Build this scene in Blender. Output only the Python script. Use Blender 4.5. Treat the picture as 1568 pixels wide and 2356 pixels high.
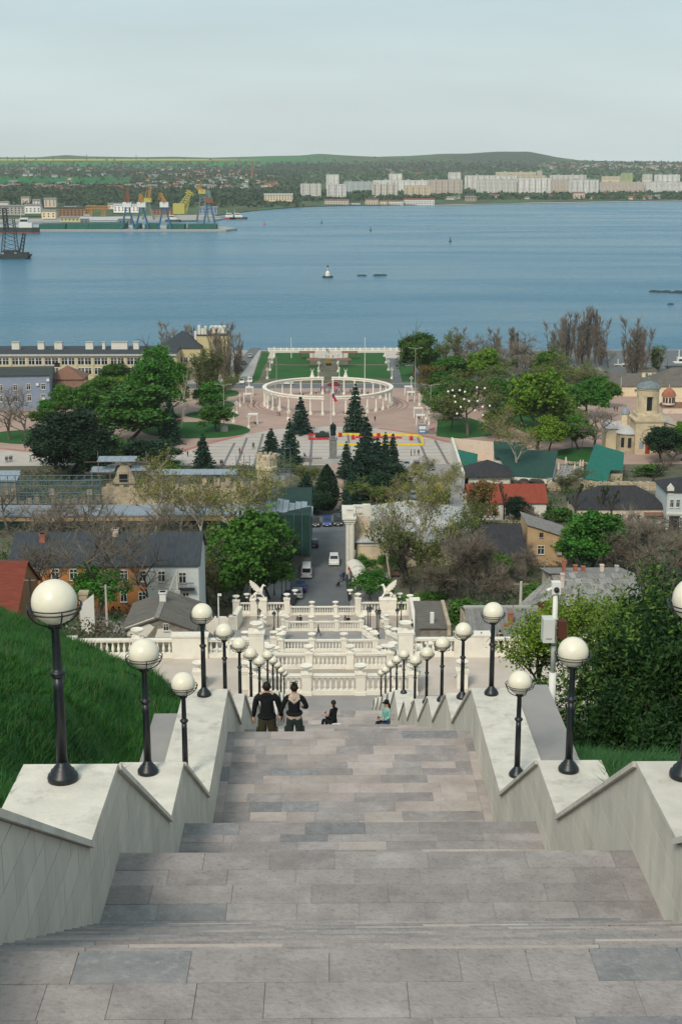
import bpy,bmesh,math,random
import numpy as np
from mathutils import Vector,Matrix,Quaternion
for _o in list(bpy.data.objects):
 bpy.data.objects.remove(_o)
SC=bpy.context.scene
COL=SC.collection
R=math.radians
PI=math.pi
random.seed(7)
RNG=np.random.default_rng(11)
# ------------------------------------------------------------------ camera
EYE=Vector((0.0,0.0,80.0))
PITCH=R(13.8)
YAW=-R(0.683)
FPX=3270.0
cam_d=bpy.data.cameras.new('camera')
cam_d.sensor_fit='VERTICAL'
cam_d.sensor_height=36.0
cam_d.lens=FPX/2356.0*36.0
cam_d.clip_start=0.2
cam_d.clip_end=40000.0
cam=bpy.data.objects.new('camera',cam_d)
cam.location=EYE
cam.rotation_euler=(PI/2-PITCH,0.0,YAW)
COL.objects.link(cam)
SC.camera=cam
# ------------------------------------------------------------------ sky, sun, exposure
SUN_AZ=R(203.0)          # compass-like angle of the sun, measured from +Y towards +X
SUN_EL=R(43.0)
world=bpy.data.worlds.new('World')
SC.world=world
world.use_nodes=True
wn,wl=world.node_tree.nodes,world.node_tree.links
wn.clear()
w_out=wn.new('ShaderNodeOutputWorld')
w_bg=wn.new('ShaderNodeBackground')
w_bg.inputs['Strength'].default_value=0.082
w_sky=wn.new('ShaderNodeTexSky')
w_sky.sky_type='NISHITA'
w_sky.sun_disc=False
w_sky.sun_elevation=SUN_EL
w_sky.sun_rotation=SUN_AZ
w_sky.air_density=1.0
w_sky.dust_density=2.0
w_tc=wn.new('ShaderNodeTexCoord')
w_map=wn.new('ShaderNodeMapping')
w_map.inputs['Scale'].default_value=(1.0,1.0,6.0)
wl.new(w_tc.outputs['Generated'],w_map.inputs['Vector'])
w_noise=wn.new('ShaderNodeTexNoise')
w_noise.inputs['Scale'].default_value=2.2
w_noise.inputs['Detail'].default_value=5.0
w_noise.inputs['Roughness'].default_value=0.5
wl.new(w_map.outputs['Vector'],w_noise.inputs['Vector'])
w_sep=wn.new('ShaderNodeSeparateXYZ')
wl.new(w_tc.outputs['Generated'],w_sep.inputs[0])
w_rng=wn.new('ShaderNodeMapRange')
w_rng.inputs['From Min'].default_value=0.0
w_rng.inputs['From Max'].default_value=0.13
w_rng.inputs['To Min'].default_value=0.0
w_rng.inputs['To Max'].default_value=1.0
w_rng.interpolation_type='SMOOTHSTEP'
wl.new(w_sep.outputs['Z'],w_rng.inputs['Value'])
w_veil=wn.new('ShaderNodeMix'); w_veil.data_type='RGBA'
w_veil.inputs[6].default_value=(6.6,7.5,7.4,1)     # thin overcast at the horizon
w_veil.inputs[7].default_value=(4.9,6.0,6.3,1)      # a little higher
wl.new(w_rng.outputs['Result'],w_veil.inputs[0])
w_cl=wn.new('ShaderNodeMapRange')
w_cl.inputs['From Min'].default_value=0.3
w_cl.inputs['From Max'].default_value=0.7
w_cl.inputs['To Min'].default_value=0.86
w_cl.inputs['To Max'].default_value=1.12
wl.new(w_noise.outputs['Fac'],w_cl.inputs['Value'])
w_mul=wn.new('ShaderNodeVectorMath'); w_mul.operation='SCALE'
wl.new(w_veil.outputs[2],w_mul.inputs[0])
wl.new(w_cl.outputs['Result'],w_mul.inputs['Scale'])
w_mix=wn.new('ShaderNodeMix'); w_mix.data_type='RGBA'
w_mix.inputs[0].default_value=0.85
wl.new(w_sky.outputs['Color'],w_mix.inputs[6])
wl.new(w_mul.outputs[0],w_mix.inputs[7])
wl.new(w_mix.outputs[2],w_bg.inputs['Color'])
wl.new(w_bg.outputs['Background'],w_out.inputs['Surface'])
sun_d=bpy.data.lights.new('sun','SUN')
sun_d.energy=2.0
sun_d.angle=R(16.0)
sun_d.color=(1.0,0.91,0.78)
sun=bpy.data.objects.new('sun',sun_d)
_sd=Vector((math.sin(SUN_AZ)*math.cos(SUN_EL),math.cos(SUN_AZ)*math.cos(SUN_EL),math.sin(SUN_EL)))
sun.rotation_euler=(-_sd).to_track_quat('-Z','Y').to_euler()
sun.location=(0,0,300)
COL.objects.link(sun)
SC.view_settings.view_transform='Standard'
SC.view_settings.look='None'
SC.view_settings.exposure=0.45
SC.view_settings.gamma=1.0
SC.view_settings.use_curve_mapping=False
SC.cycles.use_denoising=True
SC.cycles.max_bounces=5
SC.cycles.diffuse_bounces=3
SC.cycles.glossy_bounces=2
SC.cycles.transmission_bounces=2
SC.cycles.transparent_max_bounces=4
SC.cycles.volume_bounces=1
# ------------------------------------------------------------------ picture <-> place (sizes were measured on a 1568 px wide copy of the photo)
_cp,_sp,_cy,_sy=math.cos(PITCH),math.sin(PITCH),math.cos(YAW),math.sin(YAW)
_F=Vector((-_sy*_cp,_cy*_cp,-_sp))
_Rt=Vector((_cy,_sy,0.0))
_U=_Rt.cross(_F)
def ray(x,y):
 return _F+_Rt*((x-784.0)/FPX)+_U*((1178.0-y)/FPX)
def at_z(x,y,z):
 """the point of the level z that the photo shows at (x, y)"""
 d=ray(x,y)
 return EYE+d*((z-EYE.z)/d.z)
def at_y(x,y,Y):
 """the point at distance Y down the axis that the photo shows at (x, y)"""
 d=ray(x,y)
 return EYE+d*(Y/d.y)
def pix(p):
 v=Vector(p)-EYE
 dd=v.dot(_F)
 return (784+FPX*v.dot(_Rt)/dd,1178-FPX*v.dot(_U)/dd,dd)
def interp(tab,v):
 return float(np.interp(v,[t[0] for t in tab],[t[1] for t in tab]))
# ------------------------------------------------------------------ materials
MATS={}
def mat(name,col,rough=0.85,var=0.12,scale=1.0,bump=0.0,bscale=None,rnd=0.0,metal=0.0,spec=0.3,col2=None,detail=4.0,stretch=None,dirt=None,dirt2=None):
 """a procedural material: world-space noise between two tones, optional per-object tone shift and fine relief"""
 if name in MATS:
  return MATS[name]
 m=bpy.data.materials.new(name)
 m.use_nodes=True
 n,l=m.node_tree.nodes,m.node_tree.links
 b=n['Principled BSDF']
 b.inputs['Roughness'].default_value=rough
 b.inputs['Metallic'].default_value=metal
 b.inputs['Specular IOR Level'].default_value=spec
 geo=n.new('ShaderNodeNewGeometry')
 vec=geo.outputs['Position']
 if stretch:
  mp=n.new('ShaderNodeMapping')
  mp.inputs['Scale'].default_value=stretch
  l.new(vec,mp.inputs['Vector'])
  vec=mp.outputs['Vector']
 no=n.new('ShaderNodeTexNoise')
 no.inputs['Scale'].default_value=scale
 no.inputs['Detail'].default_value=detail
 no.inputs['Roughness'].default_value=0.62
 l.new(vec,no.inputs['Vector'])
 rp=n.new('ShaderNodeMapRange')
 rp.inputs['From Min'].default_value=0.3
 rp.inputs['From Max'].default_value=0.7
 l.new(no.outputs['Fac'],rp.inputs['Value'])
 mx=n.new('ShaderNodeMix'); mx.data_type='RGBA'
 a=col
 c2=col2 if col2 else tuple(min(1,c*(1+var)) for c in col)
 a=col if col2 else tuple(c*(1-var) for c in col)
 mx.inputs[6].default_value=(*a,1)
 mx.inputs[7].default_value=(*c2,1)
 l.new(rp.outputs['Result'],mx.inputs[0])
 out=mx.outputs[2]
 for dd in (dirt,dirt2):
  if not dd:
   continue
  dc,ds,damt=dd
  d2=n.new('ShaderNodeTexNoise')
  d2.inputs['Scale'].default_value=ds
  d2.inputs['Detail'].default_value=6
  d2.inputs['Roughness'].default_value=0.7
  l.new(vec,d2.inputs['Vector'])
  dr=n.new('ShaderNodeMapRange')
  dr.inputs['From Min'].default_value=0.52
  dr.inputs['From Max'].default_value=0.72
  dr.inputs['To Max'].default_value=damt
  l.new(d2.outputs['Fac'],dr.inputs['Value'])
  m2=n.new('ShaderNodeMix'); m2.data_type='RGBA'
  m2.inputs[7].default_value=(*dc,1)
  l.new(out,m2.inputs[6])
  l.new(dr.outputs['Result'],m2.inputs[0])
  out=m2.outputs[2]
 if rnd:
  oi=n.new('ShaderNodeObjectInfo')
  hs=n.new('ShaderNodeHueSaturation')
  r1=n.new('ShaderNodeMapRange')
  r1.inputs['To Min'].default_value=1-rnd
  r1.inputs['To Max'].default_value=1+rnd
  l.new(oi.outputs['Random'],r1.inputs['Value'])
  l.new(r1.outputs['Result'],hs.inputs['Value'])
  mm=n.new('ShaderNodeMath'); mm.operation='MULTIPLY'; mm.inputs[1].default_value=17.0
  fr=n.new('ShaderNodeMath'); fr.operation='FRACT'
  l.new(oi.outputs['Random'],mm.inputs[0]); l.new(mm.outputs[0],fr.inputs[0])
  r2=n.new('ShaderNodeMapRange')
  r2.inputs['To Min'].default_value=0.5-rnd*0.07
  r2.inputs['To Max'].default_value=0.5+rnd*0.07
  l.new(fr.outputs[0],r2.inputs['Value'])
  l.new(r2.outputs['Result'],hs.inputs['Hue'])
  l.new(out,hs.inputs['Color'])
  out=hs.outputs['Color']
 l.new(out,b.inputs['Base Color'])
 if bump:
  bn=n.new('ShaderNodeTexNoise')
  bn.inputs['Scale'].default_value=bscale or scale*6
  bn.inputs['Detail'].default_value=4
  l.new(vec,bn.inputs['Vector'])
  bp=n.new('ShaderNodeBump')
  bp.inputs['Strength'].default_value=bump
  bp.inputs['Distance'].default_value=0.02
  l.new(bn.outputs['Fac'],bp.inputs['Height'])
  l.new(bp.outputs['Normal'],b.inputs['Normal'])
 MATS[name]=m
 return m
M_SLAB=mat('grey_pink_travertine',(0.232,0.207,0.2),0.8,scale=2.6,bump=0.5,bscale=38,rnd=0.12,col2=(0.345,0.315,0.302),detail=10,dirt=((0.12,0.12,0.122),24.0,0.6),dirt2=((0.45,0.42,0.405),1.7,0.6))
M_MORTAR=mat('pale_mortar',(0.34,0.32,0.305),0.95)
M_SLAB2=mat('pale_pink_travertine',(0.31,0.262,0.24),0.8,scale=1.4,bump=0.4,bscale=30,rnd=0.12,col2=(0.45,0.395,0.36),detail=10,dirt=((0.18,0.17,0.165),24.0,0.5),dirt2=((0.50,0.46,0.44),1.2,0.55))
M_SLAB3=mat('blue_grey_slate',(0.165,0.172,0.178),0.8,scale=6.0,bump=0.4,bscale=40,rnd=0.14,col2=(0.265,0.26,0.26),detail=10,dirt=((0.34,0.33,0.315),16.0,0.75))
M_PARA=mat('cream_parapet_stone',(0.50,0.478,0.415),0.75,scale=1.6,bump=0.2,bscale=25,rnd=0.06,col2=(0.63,0.60,0.52),detail=9,stretch=(1,1,0.25),dirt=((0.33,0.315,0.275),2.6,0.4))
M_JOINT=mat('dark_wall_joints',(0.24,0.235,0.205),0.95)
M_COPE=mat('cream_coping_stone',(0.53,0.505,0.44),0.7,scale=2.0,bump=0.3,bscale=25,rnd=0.06,col2=(0.70,0.665,0.58),detail=10,dirt=((0.30,0.29,0.265),2.6,0.65))
M_WHITE=mat('white_limestone',(0.70,0.66,0.57),0.75,scale=0.8,bump=0.1,bscale=14,rnd=0.04,col2=(0.82,0.78,0.69),detail=8,dirt=((0.48,0.44,0.37),1.2,0.5))
M_PLAZA=mat('pale_plaza_paving',(0.44,0.385,0.33),0.85,scale=0.35,col2=(0.56,0.495,0.43),detail=8,bump=0.2,bscale=4,dirt=((0.36,0.33,0.31),0.5,0.5))
M_GREYPAV=mat('grey_terrace_paving',(0.24,0.23,0.225),0.85,scale=0.5,col2=(0.33,0.315,0.30),detail=8)
M_IRON=mat('black_green_iron',(0.008,0.012,0.016),0.42,var=0.3,scale=20,spec=0.5)
M_GLOBE=mat('opal_globe',(0.76,0.72,0.58),0.3,var=0.05,scale=9,spec=0.5)
M_GRASS=mat('grass_soil',(0.012,0.055,0.008),0.95,scale=0.6,col2=(0.025,0.095,0.015))
M_LAWN=mat('mown_lawn',(0.012,0.075,0.012),0.95,scale=0.12,col2=(0.022,0.105,0.016),detail=6,bump=0.4,bscale=3)
# ------------------------------------------------------------------ mesh collecting
class MB:
 """collects shapes; build() links them as ONE mesh object"""
 def __init__(s):
  s.v,s.f=[],[]
 def add(s,vs,fs):
  b=len(s.v)
  s.v.extend(tuple(v) for v in vs)
  s.f.extend(tuple(b+i for i in f) for f in fs)
  return s
 def quad(s,a,b,c,d):
  return s.add([a,b,c,d],[(0,1,2,3)])
 def box(s,c,d,rz=0.0,rx=0.0,ry=0.0,taper=1.0):
  hx,hy,hz=d[0]/2,d[1]/2,d[2]/2
  vs=[Vector((sx*hx*(taper if sz>0 else 1),sy*hy*(taper if sz>0 else 1),sz*hz)) for sz in (-1,1) for sy in (-1,1) for sx in (-1,1)]
  if rz or rx or ry:
   m=Matrix.Rotation(rz,3,'Z') @ Matrix.Rotation(ry,3,'Y') @ Matrix.Rotation(rx,3,'X')
   vs=[m @ v for v in vs]
  c=Vector(c)
  return s.add([v+c for v in vs],[(0,2,3,1),(4,5,7,6),(0,1,5,4),(2,6,7,3),(0,4,6,2),(1,3,7,5)])
 def bx(s,x0,x1,y0,y1,z0,z1):
  return s.box(((x0+x1)/2,(y0+y1)/2,(z0+z1)/2),(abs(x1-x0),abs(y1-y0),abs(z1-z0)))
 def tube(s,pts,rad,n=6,caps=True):
  pts=[Vector(p) for p in pts]
  if not isinstance(rad,(list,tuple)):
   rad=[rad]*len(pts)
  vs,fs=[],[]
  up=Vector((0,0,1))
  for i,p in enumerate(pts):
   t=(pts[min(i+1,len(pts)-1)]-pts[max(i-1,0)])
   t=t.normalized() if t.length>1e-9 else up
   a=t.cross(Vector((1,0,0)) if abs(t.x)<0.8 else Vector((0,1,0))).normalized()
   if i and a.dot(pa)<0:
    a=-a
   if i:
    a=(pa-t*pa.dot(t)).normalized() if (pa-t*pa.dot(t)).length>1e-6 else a
   pa=a
   b=t.cross(a)
   for k in range(n):
    q=2*PI*k/n
    vs.append(p+(a*math.cos(q)+b*math.sin(q))*rad[i])
  m=len(pts)
  for i in range(m-1):
   for k in range(n):
    k2=(k+1) % n
    fs.append((i*n+k,i*n+k2,(i+1)*n+k2,(i+1)*n+k))
  if caps:
   fs.append(tuple(range(n-1,-1,-1)))
   fs.append(tuple((m-1)*n+k for k in range(n)))
  return s.add(vs,fs)
 def lathe(s,prof,n=12,c=(0,0,0),sq=None):
  """profile [(radius, height)...] turned about z"""
  vs,fs=[],[]
  for r,z in prof:
   for k in range(n):
    q=2*PI*(k+0.5)/n
    vs.append((c[0]+r*math.cos(q),c[1]+r*math.sin(q),c[2]+z))
  for i in range(len(prof)-1):
   for k in range(n):
    k2=(k+1) % n
    fs.append((i*n+k,i*n+k2,(i+1)*n+k2,(i+1)*n+k))
  fs.append(tuple(range(n-1,-1,-1)))
  fs.append(tuple((len(prof)-1)*n+k for k in range(n)))
  return s.add(vs,fs)
 def sphere(s,c,r,nu=12,nv=8,sc=(1,1,1)):
  prof=[]
  vs,fs=[],[]
  for i in range(1,nv):
   a=PI*i/nv
   for k in range(nu):
    q=2*PI*k/nu
    vs.append((c[0]+r*sc[0]*math.sin(a)*math.cos(q),c[1]+r*sc[1]*math.sin(a)*math.sin(q),c[2]-r*sc[2]*math.cos(a)))
  for i in range(nv-2):
   for k in range(nu):
    k2=(k+1) % nu
    fs.append((i*nu+k,i*nu+k2,(i+1)*nu+k2,(i+1)*nu+k))
  b=len(vs)
  vs.append((c[0],c[1],c[2]-r*sc[2])); vs.append((c[0],c[1],c[2]+r*sc[2]))
  for k in range(nu):
   k2=(k+1) % nu
   fs.append((b,k2,k))
   fs.append((b+1,(nv-2)*nu+k,(nv-2)*nu+k2))
  return s.add(vs,fs)
 def ring(s,c,r,t,n=24,m=6):
  pts=[(c[0]+r*math.cos(2*PI*k/n),c[1]+r*math.sin(2*PI*k/n),c[2]) for k in range(n+1)]
  return s.tube(pts,t,m,caps=False)
 def prism(s,poly,z0,z1):
  """horizontal polygon between two heights"""
  n=len(poly)
  vs=[(p[0],p[1],z0) for p in poly]+[(p[0],p[1],z1) for p in poly]
  fs=[tuple(range(n-1,-1,-1)),tuple(range(n,2*n))]
  for i in range(n):
   j=(i+1) % n
   fs.append((i,j,n+j,n+i))
  return s.add(vs,fs)
 def prism_x(s,poly,x0,x1):
  """polygon in (y, z) carried along x"""
  n=len(poly)
  vs=[(x0,p[0],p[1]) for p in poly]+[(x1,p[0],p[1]) for p in poly]
  fs=[tuple(range(n)),tuple(range(2*n-1,n-1,-1))]
  for i in range(n):
   j=(i+1) % n
   fs.append((j,i,n+i,n+j))
  return s.add(vs,fs)
 def prism_y(s,poly,y0,y1):
  """polygon in (x, z) carried along y"""
  n=len(poly)
  vs=[(p[0],y0,p[1]) for p in poly]+[(p[0],y1,p[1]) for p in poly]
  fs=[tuple(range(n)),tuple(range(2*n-1,n-1,-1))]
  for i in range(n):
   j=(i+1) % n
   fs.append((j,i,n+i,n+j))
  return s.add(vs,fs)
 def mesh(s,name,m,smooth=False):
  me=bpy.data.meshes.new(name)
  me.from_pydata([tuple(v) for v in s.v],[],s.f)
  if m is not None:
   me.materials.append(m)
  if smooth:
   me.polygons.foreach_set('use_smooth',[True]*len(me.polygons))
  me.update()
  return me
 def build(s,name,m,parent=None,loc=None,rz=0.0,smooth=False):
  return link(name,s.mesh(name,m,smooth),parent,loc,rz)
KIDS={}
def link(name,me,parent=None,loc=None,rz=0.0):
 o=bpy.data.objects.new(name,me)
 COL.objects.link(o)
 if parent:
  o.parent=parent
  KIDS.setdefault(parent.name,[]).append(o)
 if loc is not None:
  o.location=loc
 if rz:
  o.rotation_euler=(0,0,rz)
 return o
def tag(o,label,cat,group=None):
 o['label']=label
 o['category']=cat
 if group:
  o['group']=group
 return o
def thing(name,label,cat,loc=(0,0,0),rz=0.0,group=None):
 o=link(name,None,None,loc,rz)
 o.empty_display_size=0.2
 return tag(o,label,cat,group)
def struct(o):
 o['kind']='structure'
 return o
def stuff(o):
 o['kind']='stuff'
 return o
def np_mesh(name,verts,faces_n,m,smooth=False):
 """verts (N,3); faces_n an int array (F,k)"""
 me=bpy.data.meshes.new(name)
 k=faces_n.shape[1]
 me.vertices.add(len(verts))
 me.vertices.foreach_set('co',np.asarray(verts,dtype=np.float32).ravel())
 me.loops.add(faces_n.size)
 me.loops.foreach_set('vertex_index',faces_n.astype(np.int32).ravel())
 me.polygons.add(len(faces_n))
 me.polygons.foreach_set('loop_start',np.arange(0,faces_n.size,k,dtype=np.int32))
 if m is not None:
  me.materials.append(m)
 me.update(calc_edges=True)
 if smooth:
  me.polygons.foreach_set('use_smooth',np.ones(len(faces_n),dtype=bool))
 return me
def kids(o):
 return KIDS.get(o.name,[])
def dup(root,loc,rz=0.0,label=None,group=None,scale=None):
 """a copy of a thing with copies of its parts and sub-parts"""
 r=root.copy()
 COL.objects.link(r)
 r.location=loc
 r.rotation_euler=(0,0,rz)
 if scale is not None:
  r.scale=scale if isinstance(scale,(tuple,list)) else (scale,)*3
 if label:
  r['label']=label
 if group:
  r['group']=group
 for ch in kids(root):
  c=ch.copy(); COL.objects.link(c); c.parent=r
  KIDS.setdefault(r.name,[]).append(c)
  for g in kids(ch):
   d=g.copy(); COL.objects.link(d); d.parent=c
   KIDS.setdefault(c.name,[]).append(d)
 return r
ORD=['first','second','third','fourth','fifth','sixth','seventh','eighth','ninth','tenth','eleventh','twelfth','thirteenth','fourteenth','fifteenth','sixteenth','seventeenth','eighteenth','nineteenth','twentieth']
class Once:
 """the first call of each kind takes the finished original, later calls its copies"""
 used=set()
 @classmethod
 def place(cls,root,loc,rz=0.0,label=None,group=None,scale=None):
  if root.name in cls.used:
   return dup(root,loc,rz,label,group,scale)
  cls.used.add(root.name)
  root.location=loc
  root.rotation_euler=(0,0,rz)
  if scale is not None:
   root.scale=scale if isinstance(scale,(tuple,list)) else (scale,)*3
  if label:
   root['label']=label
  if group:
   root['group']=group
  return root
place=Once.place
# ================================================================== the great stairs
AX=0.50                 # axis of the stairs
HW=2.5                  # half width between the parapets
TH=0.85                 # parapet thickness
LAND=[(-5.0,1.0,78.25),(5.4,7.0,75.8),(11.06,12.66,73.465),(16.82,18.57,70.88),(22.4,27.4,68.6),
  (31.3,33.15,66.28),(37.05,38.9,63.96),(42.8,44.65,61.64),(48.55,50.4,59.32),(54.3,57.6,57.0),
  (61.5,63.35,54.7),(67.25,69.1,52.4),(73.0,74.85,50.0),(78.75,80.6,47.7),(84.5,97.0,45.4)]
PLAZA_Z=45.4
unit_slab=MB().box((0,0,-0.5),(1,1,1)).mesh('slab',M_SLAB)
unit_slab_pale=MB().box((0,0,-0.5),(1,1,1)).mesh('slab',M_SLAB2)
unit_slab_blue=MB().box((0,0,-0.5),(1,1,1)).mesh('slab',M_SLAB3)
def lay_slab(parent,x0,x1,y0,y1,z,blue=0.06,pale=0.0,gap=0.005):
 q=random.random()
 me=unit_slab_blue if q<blue else (unit_slab_pale if q<blue+pale else unit_slab)
 o=link('slab',me,parent,((x0+x1)/2,(y0+y1)/2,z+random.uniform(-0.002,0.002)))
 o.scale=(x1-x0-gap,y1-y0-gap,0.05)
 return o
def lay_rows(parent,y0,y1,z,rows,wmin,wmax,blue=0.06,pale=0.0,x0=None,x1=None):
 a=AX-HW if x0 is None else x0
 e=AX+HW if x1 is None else x1
 ys=[y0]
 k=[random.choice((0.85,1.0,1.15)) for _ in range(rows)]
 for q in k:
  ys.append(ys[-1]+(y1-y0)*q/sum(k))
 for i in range(rows):
  x=a-random.uniform(0,wmin*0.7)
  while x<e-0.02:
   w=random.uniform(wmin,wmax)
   xa,xb=max(a,x),min(e,x+w)
   if e-xb<0.12:
    xb=e
   if xb-xa>0.05:
    lay_slab(parent,xa,xb,ys[i],ys[i+1],z,blue,pale)
   x=xb
n_of_landing=['top','first','second','third','long','fifth','sixth','seventh','eighth','long lower','tenth','eleventh','twelfth','thirteenth']
for i,(ya,yb,z) in enumerate(LAND[:-1]):
 l=struct(MB().bx(AX-HW,AX+HW,ya,yb-0.012,z-0.4,z-0.007).build('landing',M_MORTAR))
 if i==1:
  lay_rows(l,5.8,7.02,z,4,0.32,0.8,blue=0.16,pale=0.0)
 elif i==2:
  lay_rows(l,ya,yb-0.32,z,4,0.55,0.8,blue=0.06)
  lay_rows(l,yb-0.32,yb+0.03,z,1,0.6,1.1,blue=0.15)
 elif i==3:
  lay_rows(l,ya+0.7,yb-0.34,z,3,0.55,0.95,blue=0.12,pale=0.1)
  lay_rows(l,yb-0.34,yb+0.03,z,1,0.7,1.2,blue=0.25)
  lay_rows(l,ya,ya+0.7,z,2,0.8,1.0)
 elif i==4:
  lay_rows(l,ya+0.6,yb-0.36,z,11,0.5,0.9,blue=0.03,pale=0.45,x0=AX-HW+0.16,x1=AX+HW-0.16)
  for sx in (-1,1):
   for k in range(6):
    y0=ya+0.6+k*(yb-0.96-ya)/6
    xa=AX+sx*HW if sx<0 else AX+HW-0.16
    lay_slab(l,xa,xa+0.16,y0,y0+(yb-0.96-ya)/6,z,0,0.6)
  lay_rows(l,yb-0.36,yb+0.03,z,1,0.7,1.2,blue=0.1,pale=0.3)
  lay_rows(l,ya,ya+0.6,z,1,0.8,1.0)
 elif i==9:
  lay_rows(l,ya,yb+0.03,z,9,0.5,1.0,blue=0.0,pale=0.75)
 else:
  lay_rows(l,ya,yb+0.03,z,1,1.2,1.7,pale=0.4)
 # the flight going down from this landing
 ya2,z2=LAND[i+1][0],LAND[i+1][2]
 n=max(2,round((z-z2)/0.163))
 if i==len(LAND)-2:
  pass
 fl=MB()
 fl.prism_x([(yb,z-0.06),(ya2,z2-0.06),(ya2,z2-0.7),(yb,z-0.7)],AX-HW,AX+HW)
 f=struct(fl.build('stair_flight',M_SLAB))
 for k in range(1,n):
  zz=z-(z-z2)*k/n
  y0=yb+(ya2-yb)*(k-1)/(n-1)
  y1=yb+(ya2-yb)*k/(n-1)
  if i==1:
   x=AX-HW-random.uniform(0,0.4)
   while x<AX+HW-0.02:
    w=random.uniform(0.7,1.3)
    xa,xb=max(x,AX-HW),min(x+w,AX+HW)
    s_=lay_slab(f,xa,xb,y0,y1+0.02,zz,0.12,0.1)
    s_.scale.z=(z-z2)/n-0.002
    x=xb
  else:
   s_=link('step',unit_slab_pale if k % 3==0 else unit_slab,f,(AX,(y0+y1)/2,zz))
   s_.scale=(2*HW,y1-y0+0.02,(z-z2)/n+0.01)
# the few darker stones that stand out in the landings
SLABS=[o for o in bpy.data.objects if o.name.startswith('slab')]
for bx_,by_,bz_ in ((-0.7,6.86,75.8),(-0.95,23.75,68.6),(-0.35,23.75,68.6),(-1.9,25.2,68.6)):
 q=min((o for o in SLABS if abs(o.location.z-bz_)<0.01),key=lambda o: (o.location.x-bx_) ** 2+9*(o.location.y-by_) ** 2)
 q.data=unit_slab_blue
# ------------------------------------------------------------------ parapets with their lamps
PH=0.95
for sx,side in ((-1,'left'),(1,'right')):
 xin,xout=AX+sx*HW,AX+sx*(HW+TH)
 par=thing('parapet_wall','cream stone sawtooth parapet along the %s side of the stairs' % side,'parapet',(0,0,0),0,'parapets of the stairs')
 prof=[]
 for (ya,yb,z) in LAND[:-1]:
  prof+=[(ya,z+PH,'f'),(yb,z+PH,'s')]
 prof+=[(LAND[-1][0],LAND[-1][2]+PH,'f'),(LAND[-1][0]+0.7,LAND[-1][2]+PH,'e')]
 core=MB()
 for i in range(len(prof)-1):
  y0,z0,kd=prof[i]; y1,z1,_=prof[i+1]
  if y1<-1:
   continue
  core.prism_x([(y0,z0-0.062),(y1,z1-0.062),(y1,z1-2.1),(y0,z0-2.1)],min(xin+sx*0.022,xout),max(xin+sx*0.022,xout))
 core.build('wall_core',M_JOINT,par)
 # coping stones
 for i in range(len(prof)-1):
  y0,z0,kd=prof[i]; y1,z1,_=prof[i+1]
  if y1<0:
   continue
  L=y1-y0
  n=max(1,round(L/(1.2 if y0<30 else 6)))
  for k in range(n):
   a0=y0+L*k/n+(0.003 if k else 0)
   a1=y0+L*(k+1)/n-(0.003 if k<n-1 else 0)
   b0=z0+(z1-z0)*(a0-y0)/L
   b1=z0+(z1-z0)*(a1-y0)/L
   over=0.018 if kd=='f' else 0.05
   if kd=='f' and k==0:
    a0+=0.0
   c=MB().prism_x([(a0,b0),(a1,b1),(a1,b1-0.06),(a0,b0-0.06)],min(xin-sx*over,xout+sx*0.03),max(xin-sx*over,xout+sx*0.03))
   c.build('coping_stone',M_COPE,par)
 # cladding slabs on the inner face: courses of 0.3 m, joints staggered
 def clip(poly,a,b,keep_below=True):
  (ya,za),(yb,zb)=a,b
  out=[]
  f=lambda p: (za+(zb-za)*(p[0]-ya)/(yb-ya))-p[1]
  for q in range(len(poly)):
   p0,p1=poly[q],poly[(q+1) % len(poly)]
   f0,f1=f(p0),f(p1)
   if f0>=0:
    out.append(p0)
   if f0*f1<0:
    t=f0/(f0-f1)
    out.append((p0[0]+(p1[0]-p0[0])*t,p0[1]+(p1[1]-p0[1])*t))
  return out
 rest=MB()
 cnt=0
 ch,cw=0.30,0.62
 for i in range(len(prof)-1):
  y0,z0,kd=prof[i]; y1,z1,_=prof[i+1]
  if y1<6 or y0>82:
   continue
  zlow=min(z0,z1)-1.55
  zt=max(z0,z1)-0.06
  r=int(zlow/ch)
  while r*ch<zt:
   yy=y0-((r % 2)*cw/2+(y0 % cw))
   while yy<y1:
    pa,pb=max(yy,y0),min(yy+cw,y1)
    if pb-pa>0.02:
     g=0.0035
     poly=[(pa+g,r*ch+g),(pb-g,r*ch+g),(pb-g,(r+1)*ch-g),(pa+g,(r+1)*ch-g)]
     poly=clip(poly,(y0,z0-0.066),(y1,z1-0.066))
     # drop what lies below the treads
     zf=z0+(z1-z0)*((pa+pb)/2-y0)/(y1-y0)-PH-0.25
     if len(poly)>=3 and max(p[1] for p in poly)>zf:
      dx=random.uniform(0,0.002)
      xa,xb=xin-sx*dx,xin+sx*0.022
      if cnt<290 and y0<23:
       MB().prism_x(poly,min(xa,xb),max(xa,xb)).build('cladding_slab',M_PARA,par)
       cnt+=1
      else:
       rest.prism_x(poly,min(xa,xb),max(xa,xb))
    yy+=cw
   r+=1
 stuff(rest.build('cladding_slab',M_PARA,par))
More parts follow.
